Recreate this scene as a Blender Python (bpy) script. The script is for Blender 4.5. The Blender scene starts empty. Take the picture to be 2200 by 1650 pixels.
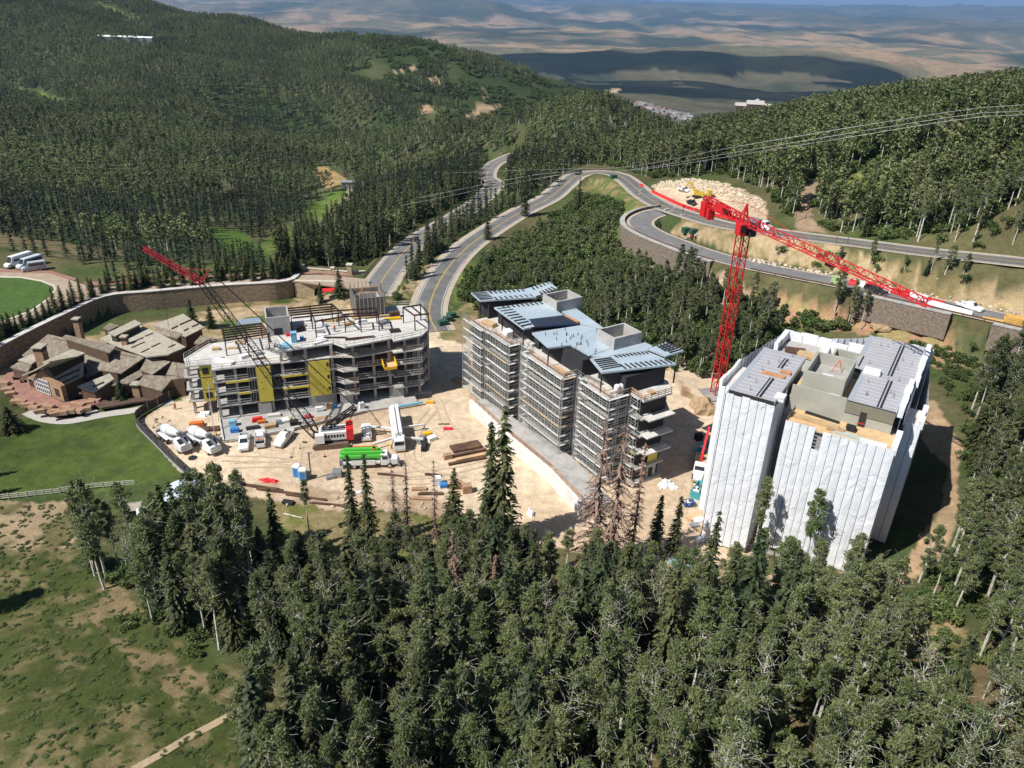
import bpy, math, random, time
import numpy as np
from mathutils import Vector, Matrix
T0 = time.time()
random.seed(7); RS = np.random.RandomState(11)
scene = bpy.context.scene
COL = scene.collection
rad = math.radians

# ------------------------------------------------------------ camera, sky, sun, exposure
PW, PH, PF = 2200.0, 1650.0, 1640.0            # photograph size and focal length in its pixels
CAMH = 80.0
_th = rad(27.13); _ph = math.atan(100/3200)
FW = np.array([0, math.cos(_th), -math.sin(_th)]); _r0 = np.array([1.0, 0, 0]); _u0 = np.array([0, math.sin(_th), math.cos(_th)])
RT = math.cos(_ph)*_r0 + math.sin(_ph)*_u0; UP = math.cos(_ph)*_u0 - math.sin(_ph)*_r0
CC = np.array([0, 0, CAMH])
cam = bpy.data.cameras.new('camera'); camo = bpy.data.objects.new('camera', cam); COL.objects.link(camo)
cam.sensor_fit = 'HORIZONTAL'; cam.sensor_width = 36; cam.lens = PF/PW*36; cam.clip_start = 1.0; cam.clip_end = 150000
camo.matrix_world = Matrix(((RT[0], UP[0], -FW[0], 0), (RT[1], UP[1], -FW[1], 0), (RT[2], UP[2], -FW[2], CAMH), (0, 0, 0, 1)))
scene.camera = camo
scene.render.resolution_x = 1024; scene.render.resolution_y = 768

SUN_AZ, SUN_EL = 32.0, 51.0                    # the way shadows run in plan (degrees from +X), and the sun's height
SHX, SHY = math.cos(rad(SUN_AZ)), math.sin(rad(SUN_AZ))
world = bpy.data.worlds.new('World'); scene.world = world; world.use_nodes = True
wn = world.node_tree; wn.nodes.clear()
sky = wn.nodes.new('ShaderNodeTexSky'); sky.sky_type = 'NISHITA'; sky.sun_disc = False
sky.sun_elevation = rad(SUN_EL); sky.sun_rotation = math.atan2(-SHX, -SHY); sky.altitude = 2400; sky.air_density = 1.0; sky.dust_density = 1.0; sky.ozone_density = 1.0
bg = wn.nodes.new('ShaderNodeBackground'); bg.inputs[1].default_value = 0.07
wo = wn.nodes.new('ShaderNodeOutputWorld'); wn.links.new(sky.outputs[0], bg.inputs[0]); wn.links.new(bg.outputs[0], wo.inputs[0])
sl = bpy.data.lights.new('sun', 'SUN'); sl.energy = 5.0; sl.angle = rad(0.53); sl.color = (1.0, 0.965, 0.91)
so = bpy.data.objects.new('sun', sl); COL.objects.link(so)
so.rotation_euler = Vector((SHX*math.cos(rad(SUN_EL)), SHY*math.cos(rad(SUN_EL)), -math.sin(rad(SUN_EL)))).to_track_quat('-Z', 'Y').to_euler()
so.location = (-200, -150, 400)
scene.view_settings.view_transform = 'Standard'; scene.view_settings.look = 'None'
scene.view_settings.exposure = 0.32; scene.view_settings.gamma = 1.0; scene.view_settings.use_curve_mapping = False

# ------------------------------------------------------------ pixel <-> world
def ray(x, y):
    return FW*PF + RT*(x-PW/2) - UP*(y-PH/2)
def atz(x, y, z=0.0):
    d = ray(x, y); return CC + d*((z-CAMH)/d[2])
def atd(x, y, depth):
    return CC + ray(x, y)*(depth/PF)
def project(P):
    d = np.asarray(P, float) - CC; w = d@FW
    ws = np.where(np.abs(w) < 1e-3, 1e-3, w)
    return PW/2 + PF*(d@RT)/ws, PH/2 - PF*(d@UP)/ws, w

# ------------------------------------------------------------ noise, polygons
def _hash(ix, iy, s):
    h = (ix.astype(np.int64)*374761393 + iy.astype(np.int64)*668265263 + s*1274126177) & 0xffffffff
    h = ((h ^ (h >> 13))*1274126177) & 0xffffffff
    return ((h ^ (h >> 16)) & 0xffff)/65535.0
def vnoise(x, y, s=0):
    ix = np.floor(x); iy = np.floor(y); fx = x-ix; fy = y-iy
    fx = fx*fx*(3-2*fx); fy = fy*fy*(3-2*fy)
    a = _hash(ix, iy, s); b = _hash(ix+1, iy, s); c = _hash(ix, iy+1, s); d = _hash(ix+1, iy+1, s)
    return (a*(1-fx)+b*fx)*(1-fy) + (c*(1-fx)+d*fx)*fy
def fbm(x, y, oct=4, s=0):
    v = 0; a = 0.5; t = 0
    for o in range(oct):
        v = v + a*vnoise(x*2**o, y*2**o, s+o*17); t += a; a *= 0.5
    return v/t
def in_poly(px, py, poly):
    c = np.zeros(px.shape, bool); n = len(poly)
    for i in range(n):
        x1, y1 = poly[i]; x2, y2 = poly[(i+1) % n]
        if y1 == y2: continue
        c ^= ((py < y1) != (py < y2)) & (px < (x2-x1)*(py-y1)/(y2-y1)+x1)
    return c
def seg_dist(px, py, pts):
    """distance to a polyline and the height interpolated along it"""
    best = np.full(px.shape, 1e9); zz = np.zeros(px.shape)
    for i in range(len(pts)-1):
        x1, y1, z1 = pts[i]; x2, y2, z2 = pts[i+1]
        dx, dy = x2-x1, y2-y1; L = dx*dx+dy*dy+1e-9
        t = np.clip(((px-x1)*dx+(py-y1)*dy)/L, 0, 1)
        d = np.hypot(px-x1-t*dx, py-y1-t*dy); m = d < best
        best = np.where(m, d, best); zz = np.where(m, z1+t*(z2-z1), zz)
    return best, zz
def smooth(a, b, x):
    t = np.clip((x-a)/(b-a), 0, 1); return t*t*(3-2*t)

# ------------------------------------------------------------ roads (pixel, height above the yard), used by terrain and built later
def spline(pts, step=2.0):
    P = [np.array(p, float) for p in pts]; P = [2*P[0]-P[1]] + P + [2*P[-1]-P[-2]]; out = []
    for i in range(1, len(P)-2):
        n = max(2, int(np.linalg.norm(P[i+1]-P[i])/step))
        for k in range(n):
            t = k/n
            out.append(0.5*((2*P[i])+(-P[i-1]+P[i+1])*t+(2*P[i-1]-5*P[i]+4*P[i+1]-P[i+2])*t*t+(-P[i-1]+3*P[i]-3*P[i+1]+P[i+2])*t**3))
    out.append(P[-2]); return [tuple(q) for q in out]
def pz(lst):
    return [tuple(atz(x, y, z)) for x, y, z in lst]
ROAD_LEFT = spline(pz([(798, 640, -2.5), (815, 612, -3), (840, 575, -5), (872, 537, -8), (915, 503, -11), (975, 468, -14), (1030, 430, -19), (1062, 395, -24), (1046, 378, -27), (1062, 352, -31), (1112, 328, -35)]))
ROAD_MID = spline(pz([(938, 712, 0.5), (922, 672, 0.5), (935, 622, 0.6), (968, 568, 0.8), (1010, 526, 1.2), (1062, 490, 1.8), (1120, 455, 2.5), (1180, 425, 3.6), (1216, 395, 4.5), (1240, 377, 5.5), (1285, 370, 7), (1325, 375, 8.5), (1350, 390, 10), (1385, 420, 11.6), (1430, 445, 13), (1490, 465, 14.5), (1560, 484, 16), (1640, 495, 17.8), (1730, 508, 19.5), (1850, 523, 21.5), (1980, 540, 23.5), (2120, 555, 25.5), (2330, 578, 28)]))
ROAD_LOW = spline(pz([(1440, 452, 13.0), (1405, 458, 12.9), (1380, 470, 12.8), (1378, 484, 12.7), (1402, 500, 12.7), (1450, 520, 12.8), (1520, 545, 13.2), (1600, 566, 13.8), (1700, 587, 14.5), (1800, 606, 15.2), (1920, 632, 16), (2083, 668, 16.6), (2250, 705, 17.4), (2450, 750, 18.5)]))
_b2 = lambda u, v: (-10.8+u*math.cos(rad(-57))-v*math.sin(rad(-57)), 150.9+u*math.sin(rad(-57))+v*math.cos(rad(-57)))
SITE_POLY = [tuple(atz(x, y, 0)[:2]) if x > 100 else _b2(abs(x) if x < 0 else -x, abs(y)) for x, y in [(296, 905), (392, 1012), (500, 1060), (760, 1095), (950, 1110), (1100, 1145), (1250, 1190), (1400, 1240), (1500, 1215), (1640, 1180), (1560, 900), (1530, 835), (-46, 23), (-20, -21.5), (2, -21), (940, 705), (860, 692), (560, 680), (440, 760), (395, 850)]]

# ------------------------------------------------------------ terrain heights: control points seen in the photograph
_cp = []
def cz(*l):
    for x, y, z in l: p = atz(x, y, z); _cp.append(tuple(p))
def cd(*l):
    for x, y, d in l: p = atd(x, y, d); _cp.append(tuple(p))
cz((500, 1000, 0), (900, 1000, 0), (760, 880, 0), (1100, 1060, 0), (1450, 1050, 0), (1500, 1180, 0), (640, 700, 0), (880, 700, 0.4), (420, 840, -0.3))
cz((150, 990, -1.2), (30, 930, -1.5), (100, 1150, -0.6), (60, 1400, 0.5), (300, 1350, 0.3), (0, 1640, 2.0), (420, 1600, 1.6), (750, 1250, -0.4), (800, 1500, 1.0), (1100, 1300, 0.2), (1100, 1640, 2), (1500, 1400, 1.5), (1900, 1420, 4), (2200, 1640, 7), (1600, 1640, 3.5))
cz((1750, 1235, 2.6), (1843, 1238, 3.2), (2000, 1180, 4.2), (2030, 1000, 5.5), (2120, 1050, 7), (2190, 1250, 8), (2100, 830, 9.5), (2190, 900, 12), (1990, 770, 9), (1800, 705, 7), (1650, 690, 5), (2190, 770, 12.5))
cz((1540, 838, 0.8), (1500, 800, 1.0), (1430, 700, 3.0), (1300, 640, 2.2), (1150, 610, 1.0), (1060, 620, 0.5), (1200, 520, 3.0), (1300, 470, 6), (1350, 540, 6.2), (1450, 590, 6.4), (1550, 640, 7), (1700, 660, 8.5), (1300, 420, 7.5), (1100, 540, 1.5))
cz((1480, 420, 14.2), (1560, 445, 15.5), (1520, 400, 17.5), (1600, 430, 19))
cz((130, 700, -0.8), (300, 690, -0.6), (60, 760, -1.0), (560, 660, -0.4), (30, 585, 4.5), (60, 625, 4.5), (300, 590, 4.5), (500, 580, 4.2), (690, 578, 3.0), (0, 560, 4.4))
cz((700, 600, -2), (780, 560, -10), (830, 530, -12))
cd((0, 505, 300), (150, 520, 300), (300, 545, 290), (450, 540, 330), (540, 540, 360), (640, 485, 430), (740, 405, 560), (800, 480, 400), (850, 410, 510), (700, 520, 360))
cd((100, 430, 480), (250, 450, 440), (0, 380, 640), (200, 350, 720), (400, 350, 690), (600, 380, 600), (850, 345, 680), (980, 340, 720), (1060, 310, 850), (1180, 300, 950))
cd((0, 250, 950), (200, 230, 1000), (400, 250, 960), (700, 250, 1000), (900, 230, 1060), (1050, 240, 1060), (1200, 260, 1080), (1300, 285, 1050))
cd((0, 100, 1300), (200, 120, 1280), (300, 150, 1240), (600, 150, 1250), (900, 150, 1260), (1050, 170, 1280), (1180, 230, 1230))
cd((0, -40, 1600), (140, -20, 1650), (270, 0, 1700), (400, 42, 1650), (500, 66, 1550), (620, 78, 1520), (760, 82, 1500), (860, 84, 1480), (960, 96, 1450), (1040, 122, 1430), (1100, 155, 1400), (1200, 205, 1360), (1290, 240, 1320), (1400, 290, 1200), (-200, -120, 1700), (-300, 200, 1100), (-300, 500, 330), (-200, 900, 150))
for x in range(300, 1450, 130): _cp.append(tuple(np.append(atd(x, 150, 2500)[:2], -230.0)))
cd((1420, 250, 2500), (1390, 235, 2700), (1480, 275, 2300), (1250, 200, 3000))
cz((1300, 335, -6), (1400, 345, 2), (1500, 340, 8), (1480, 375, 14), (1600, 380, 20), (1700, 400, 25), (1620, 320, 18), (1700, 300, 26), (1750, 440, 22.5), (1830, 420, 26), (1860, 390, 27.5), (1950, 480, 24.5), (2000, 400, 30), (2000, 270, 38), (2190, 480, 29), (2190, 330, 40), (2190, 235, 49), (1850, 300, 31), (1800, 262, 28), (2400, 300, 55), (2500, 500, 34), (2500, 800, 20))
cz((1950, 580, 19), (2100, 610, 20.5), (1750, 545, 16.5), (2190, 640, 20))
cd((1440, 300, 600), (1330, 305, 620), (1570, 262, 640), (1640, 252, 690), (1750, 250, 640))
for x, z in ((1500, -70), (1650, -40), (1850, -30), (2050, -20), (2250, 0)): _cp.append(tuple(np.append(atd(x, 200, 950)[:2], z)))
for x in (1500, 1650, 1850, 2050, 2250): _cp.append(tuple(np.append(atd(x, 200, 2400)[:2], -255.0))); _cp.append(tuple(np.append(atd(x, 200, 3500)[:2], -292.0)))
cd((1130, 140, 4600), (1290, 143, 4600), (1380, 156, 4500), (1460, 126, 4700), (1530, 137, 4600), (1600, 150, 4600), (1700, 131, 4700), (1780, 121, 4800), (1850, 123, 4800), (1930, 150, 4700), (1960, 160, 4700), (2010, 146, 4800), (2060, 166, 4800), (2110, 188, 4700), (2200, 190, 4700))
for x in range(300, 2300, 200): _cp.append(tuple(np.append(atd(x, 100, 6600)[:2], -345.0))); _cp.append(tuple(np.append(atd(x, 90, 9500)[:2], -350.0)))
cd((1100, 65, 9800), (2080, 103, 7800), (2190, 112, 7800), (1950, 120, 7600), (1250, 90, 8200))
cd((1700, 66, 14500), (1900, 62, 14500), (2100, 58, 14500), (2200, 60, 14500), (1400, 58, 15000), (1180, 40, 15000), (1000, 8, 14500), (800, 5, 15500), (600, 20, 14000))
for x in range(200, 2400, 220): _cp.append(tuple(np.append(atd(x, 40, 19000)[:2], -300.0)))
cd((300, -30, 27000), (600, -22, 27000), (900, -12, 28000), (1100, 0, 28000), (1250, 2, 30000), (1450, 14, 30000), (1600, 22, 31000), (1750, 20, 30000), (1900, 20, 30000), (2000, 16, 30000), (2200, 18, 30000))
for a in (-75, -60, 60, 75):
    for r, z in ((60, 3), (150, 5 if a > 0 else -2), (400, 35 if a > 0 else -10), (1200, 20), (3500, -200), (9000, -330), (28000, -50)):
        _cp.append((r*math.sin(rad(a)), r*math.cos(rad(a)), z))
for a in (-45, -20, 0, 20, 45): _cp.append((30*math.sin(rad(a)), 30*math.cos(rad(a)), 4.5))
for a in (-34, -17, 0, 17, 34): _cp.append((60000*math.sin(rad(a)), 60000*math.cos(rad(a)), -250))
_cp = np.array(_cp)
_cp = _cp[np.hypot(_cp[:, 0], _cp[:, 1]) > 5]
def _lp(x, y): return np.arctan2(x, y), np.log(np.hypot(x, y)+1e-6)
_ca, _cr = _lp(_cp[:, 0], _cp[:, 1])
def _k(d2): return np.where(d2 > 0, 0.5*d2*np.log(d2+1e-20), 0.0)
_n = len(_cp); _A = np.zeros((_n+3, _n+3))
_A[:_n, :_n] = _k((_ca[:, None]-_ca)**2+(_cr[:, None]-_cr)**2) + np.eye(_n)*2e-5
_A[:_n, _n] = 1; _A[:_n, _n+1] = _ca; _A[:_n, _n+2] = _cr; _A[_n:, :_n] = _A[:_n, _n:].T
_zs = _cp[:, 2]
_w = np.linalg.solve(_A, np.append(_zs, [0, 0, 0]))
WALL_LINE = pz([(-40, 765, 4.6), (40, 722, 4.6), (130, 678, 4.6), (225, 637, 4.6), (330, 626, 4.6), (480, 613, 4.6), (590, 607, 4.6), (628, 600, 4.6), (640, 590, 4.4)])
TERR_POLY = [tuple(atz(x, y, 4.3)[:2]) for x, y in [(-120, 770), (40, 722), (130, 678), (225, 637), (330, 626), (480, 613), (590, 607), (640, 592), (700, 592), (690, 576), (520, 572), (300, 575), (130, 568), (60, 545), (-150, 545)]]
def gully(x, y): return fbm((x*.71-y*.70)/430, (x*.70+y*.71)/170, 3, 41)
def hgt(x, y):
    x = np.asarray(x, float); y = np.asarray(y, float); shp = x.shape; x = x.ravel(); y = y.ravel()
    out = np.empty(len(x))
    for i in range(0, len(x), 20000):
        xs, ys = x[i:i+20000], y[i:i+20000]
        a, r = _lp(xs, ys); ac = np.clip(a, -1.35, 1.35); rc = np.clip(r, math.log(25), math.log(60000))
        z = _k((ac[:, None]-_ca)**2+(rc[:, None]-_cr)**2)@_w[:_n] + _w[_n] + _w[_n+1]*ac + _w[_n+2]*rc
        R = np.exp(r)
        back = smooth(1.2, 1.5, np.abs(a)); z = z*(1-back) + np.where(R < 300, 3, 3-np.minimum(R-300, 3000)*0.05)*back
        z = z + (fbm(xs/9, ys/9, 3, 3)-.5)*0.5*smooth(20, 60, R) + (fbm(xs/45, ys/45, 3, 5)-.5)*3.0*smooth(250, 600, R)
        z = z + (fbm(xs/220, ys/220, 3, 8)-.5)*22*smooth(500, 1300, R) 
        gl = (1-smooth(.08, .20, a))*smooth(430, 680, R)*(1-smooth(1700, 2200, R))*(1-.6*smooth(1200, 1450, R)); z = z + (gully(xs, ys)-.5)*135*gl
        rg = 1-np.abs(2*fbm(xs/1500, ys/1500, 4, 19)-1); z = z + (rg-.93)*150*smooth(2900, 4300, R)*(1-.55*smooth(5400, 6800, R)) + (fbm(xs/420, ys/420, 3, 9)-.5)*60*smooth(2900, 4300, R)
        rg = 1-np.abs(2*fbm(xs/4600, ys/4600, 5, 29)-1); z = z + (rg-.74)*430*smooth(8500, 15000, R) + (fbm(xs/700, ys/700, 3, 37)-.5)*130*smooth(7500, 12000, R)
        near = R < 1500
        if near.any():
            xn, yn, zn = xs[near], ys[near], z[near]
            # terrace behind the stone wall: a real step
            d, _ = seg_dist(xn, yn, WALL_LINE); dl, _ = seg_dist(xn, yn, [(p[0]*1.042, p[1]*1.042, 0) for p in WALL_LINE]); dn, _ = seg_dist(xn, yn, [(p[0]*0.97, p[1]*0.97, 0) for p in WALL_LINE])
            w = 1-smooth(4, 16, d); zn = zn*(1-w) + w*np.where(dl < dn, 4.3, -0.6)
            ins = in_poly(xn, yn, TERR_POLY); ds, _ = seg_dist(xn, yn, [(p[0], p[1], 0) for p in TERR_POLY+TERR_POLY[:1]])
            w = np.where(ins, 1.0, np.where(dl < dn, 1-smooth(0, 8, ds), 0)); zn = zn*(1-w) + w*4.3
            # construction yard is graded flat
            ins = in_poly(xn, yn, SITE_POLY); ds, _ = seg_dist(xn, yn, [(p[0], p[1], 0) for p in SITE_POLY+SITE_POLY[:1]])
            w = np.where(ins, 1.0, 1-smooth(0, 7, ds)); zn = zn*(1-w) + w*(fbm(xn/5, yn/5, 3, 4)-.5)*0.12
            for pl, hw in ((ROAD_LEFT, 6.6), (ROAD_MID, 6.2), (ROAD_LOW, 5.0)):
                d, rz = seg_dist(xn, yn, pl); w = 1-smooth(hw, hw+5.5, d)
                if pl is ROAD_LOW:      # the camera side is held by retaining walls: the ground drops at the wall
                    d2, _ = seg_dist(xn*1.02, yn*1.02, pl); ppx, _, _ = project(np.stack([xn, yn, rz], 1))
                    held = (d2 < d) & ((ppx < 1530) | ((ppx > 1830) & (ppx < 2060)) | (ppx > 2130))
                    w = np.where(held, 1-smooth(hw+.5, hw+1.1, d), w)
                zn = zn*(1-w) + (rz-0.12)*w
            z[near] = zn
        out[i:i+20000] = z
    return out.reshape(shp)
# ------------------------------------------------------------ the terrain grid (log-polar rows so near ground is fine and the far ground reaches the horizon)
TA = np.radians(np.concatenate([np.arange(-180, -46, 6), np.arange(-46, -40, 1.0), np.arange(-40, 40.01, 0.22), np.arange(41, 47, 1.0), np.arange(48, 181, 6)]))
TR = np.log(np.concatenate([[4, 8, 14, 20, 25], 30*np.exp(np.arange(0, math.log(20), 0.0072)), 600*np.exp(np.arange(0, math.log(75000/600), 0.0125))]))
_ga, _gr = np.meshgrid(TA, TR)
GX = np.sin(_ga)*np.exp(_gr); GY = np.cos(_ga)*np.exp(_gr)
GZ = hgt(GX, GY)
def hf(x, y):
    x = np.asarray(x, float); y = np.asarray(y, float)
    a = np.arctan2(x, y); r = np.clip(np.log(np.hypot(x, y)+1e-9), TR[0], TR[-1]-1e-6)
    i = np.clip(np.searchsorted(TR, r)-1, 0, len(TR)-2); j = np.clip(np.searchsorted(TA, a)-1, 0, len(TA)-2)
    u = (r-TR[i])/(TR[i+1]-TR[i]); v = np.clip((a-TA[j])/(TA[j+1]-TA[j]), 0, 1)
    return (GZ[i, j]*(1-v)+GZ[i, j+1]*v)*(1-u) + (GZ[i+1, j]*(1-v)+GZ[i+1, j+1]*v)*u
def hit(px, py, rmin=35, rmax=3000, n=900):
    """where a pixel's line of sight first meets the terrain (vectorised)"""
    px = np.atleast_1d(np.asarray(px, float)); py = np.atleast_1d(np.asarray(py, float)); res = np.zeros((len(px), 3))
    t = np.geomspace(rmin, rmax, n)
    for i0 in range(0, len(px), 400):
        D = np.array([ray(a, b) for a, b in zip(px[i0:i0+400], py[i0:i0+400])]); D /= np.hypot(D[:, 0], D[:, 1])[:, None]
        X = D[:, 0, None]*t; Y = D[:, 1, None]*t; Z = CAMH + D[:, 2, None]*t
        under = Z < hf(X, Y)
        k = np.clip(np.argmax(under, 1), 1, n-1); k = np.where(under.any(1), k, n-1)
        lo = t[k-1].copy(); hi = t[k].copy()
        for _ in range(7):
            m = (lo+hi)/2; u = CAMH+D[:, 2]*m < hf(D[:, 0]*m, D[:, 1]*m); hi = np.where(u, m, hi); lo = np.where(u, lo, m)
        m = (lo+hi)/2; x, y = D[:, 0]*m, D[:, 1]*m; res[i0:i0+400] = np.stack([x, y, hf(x, y)], 1)
    return res
def G(px, py, **k): return hit([px], [py], **k)[0]
# ------------------------------------------------------------ materials
MATS = {}
def nd(nt, typ, **kw):
    n = nt.nodes.new(typ)
    for k, v in kw.items():
        if k.startswith('i_'): n.inputs[int(k[2:]) if k[2:].isdigit() else k[2:]].default_value = v
        else: setattr(n, k, v)
    return n
def mat(name, col, rough=0.8, metal=0.0, var=0.12, scale=1.5, bump=0.0, bscale=8.0, spec=0.3, col2=None, rnd=0.0, stretch=None):
    """a surface with two octaves of colour mottling, optional second colour in patches, optional relief"""
    if name in MATS: return MATS[name]
    m = bpy.data.materials.new(name); m.use_nodes = True; nt = m.node_tree; b = nt.nodes['Principled BSDF']
    b.inputs['Roughness'].default_value = rough; b.inputs['Metallic'].default_value = metal; b.inputs['Specular IOR Level'].default_value = spec
    tc = nd(nt, 'ShaderNodeTexCoord'); src = tc.outputs['Object']
    if stretch:
        mp = nd(nt, 'ShaderNodeMapping'); mp.inputs['Scale'].default_value = stretch; nt.links.new(src, mp.inputs[0]); src = mp.outputs[0]
    n1 = nd(nt, 'ShaderNodeTexNoise', i_Scale=scale, i_Detail=6.0, i_Roughness=0.65); nt.links.new(src, n1.inputs['Vector'])
    cr = nd(nt, 'ShaderNodeMapRange'); cr.inputs[1].default_value = 0.3; cr.inputs[2].default_value = 0.7; cr.inputs[3].default_value = 1-var; cr.inputs[4].default_value = 1+var
    nt.links.new(n1.outputs[0], cr.inputs[0])
    base = nd(nt, 'ShaderNodeMix', data_type='RGBA'); base.inputs[6].default_value = (*col, 1); base.inputs[7].default_value = (*(col2 or col), 1); base.inputs[0].default_value = 0
    if col2:
        n2 = nd(nt, 'ShaderNodeTexNoise', i_Scale=scale*0.6, i_Detail=4.0, i_Roughness=0.7); nt.links.new(src, n2.inputs['Vector'])
        c2 = nd(nt, 'ShaderNodeMapRange'); c2.inputs[1].default_value = 0.48; c2.inputs[2].default_value = 0.62; nt.links.new(n2.outputs[0], c2.inputs[0]); nt.links.new(c2.outputs[0], base.inputs[0])
    mul = nd(nt, 'ShaderNodeVectorMath', operation='MULTIPLY'); nt.links.new(base.outputs[2], mul.inputs[0]); nt.links.new(cr.outputs[0], mul.inputs[1])
    out = mul.outputs[0]
    if rnd:
        oi = nd(nt, 'ShaderNodeObjectInfo'); rr = nd(nt, 'ShaderNodeMapRange'); rr.inputs[3].default_value = 1-rnd; rr.inputs[4].default_value = 1+rnd; nt.links.new(oi.outputs['Random'], rr.inputs[0])
        m2 = nd(nt, 'ShaderNodeVectorMath', operation='MULTIPLY'); nt.links.new(out, m2.inputs[0]); nt.links.new(rr.outputs[0], m2.inputs[1]); out = m2.outputs[0]
    nt.links.new(out, b.inputs['Base Color'])
    if bump:
        nb = nd(nt, 'ShaderNodeTexNoise', i_Scale=bscale, i_Detail=5.0, i_Roughness=0.6); nt.links.new(src, nb.inputs['Vector'])
        bp = nd(nt, 'ShaderNodeBump', i_Strength=bump, i_Distance=0.1); nt.links.new(nb.outputs[0], bp.inputs['Height']); nt.links.new(bp.outputs[0], b.inputs['Normal'])
    MATS[name] = m; return m
def leafmat(name, col, col2, trans=0.25, var=0.45):
    m = bpy.data.materials.new(name); m.use_nodes = True; nt = m.node_tree; nt.nodes.clear()
    oi = nd(nt, 'ShaderNodeObjectInfo'); at = nd(nt, 'ShaderNodeAttribute', attribute_name='rnd')
    mx = nd(nt, 'ShaderNodeMix', data_type='RGBA'); mx.inputs[6].default_value = (*col, 1); mx.inputs[7].default_value = (*col2, 1); nt.links.new(oi.outputs['Random'], mx.inputs[0])
    mr = nd(nt, 'ShaderNodeMapRange'); mr.inputs[3].default_value = 1-var; mr.inputs[4].default_value = 1+var; nt.links.new(at.outputs['Fac'], mr.inputs[0])
    mu = nd(nt, 'ShaderNodeVectorMath', operation='MULTIPLY'); nt.links.new(mx.outputs[2], mu.inputs[0]); nt.links.new(mr.outputs[0], mu.inputs[1])
    ln_ = nd(nt, 'ShaderNodeTexNoise', i_Scale=0.012, i_Detail=3.0); nt.links.new(oi.outputs['Location'], ln_.inputs['Vector']); lm = nd(nt, 'ShaderNodeMapRange'); lm.inputs[1].default_value = .35; lm.inputs[2].default_value = .65; lm.inputs[3].default_value = .72; lm.inputs[4].default_value = 1.3; nt.links.new(ln_.outputs[0], lm.inputs[0])
    m3 = nd(nt, 'ShaderNodeVectorMath', operation='MULTIPLY'); nt.links.new(mu.outputs[0], m3.inputs[0]); nt.links.new(lm.outputs[0], m3.inputs[1]); mu = m3
    d = nd(nt, 'ShaderNodeBsdfPrincipled'); d.inputs['Roughness'].default_value = 0.55; d.inputs['Specular IOR Level'].default_value = 0.25; nt.links.new(mu.outputs[0], d.inputs['Base Color'])
    t = nd(nt, 'ShaderNodeBsdfTranslucent'); nt.links.new(mu.outputs[0], t.inputs[0])
    ms = nd(nt, 'ShaderNodeMixShader'); ms.inputs[0].default_value = trans; nt.links.new(d.outputs[0], ms.inputs[1]); nt.links.new(t.outputs[0], ms.inputs[2])
    o = nd(nt, 'ShaderNodeOutputMaterial'); nt.links.new(ms.outputs[0], o.inputs[0]); MATS[name] = m; return m

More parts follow.
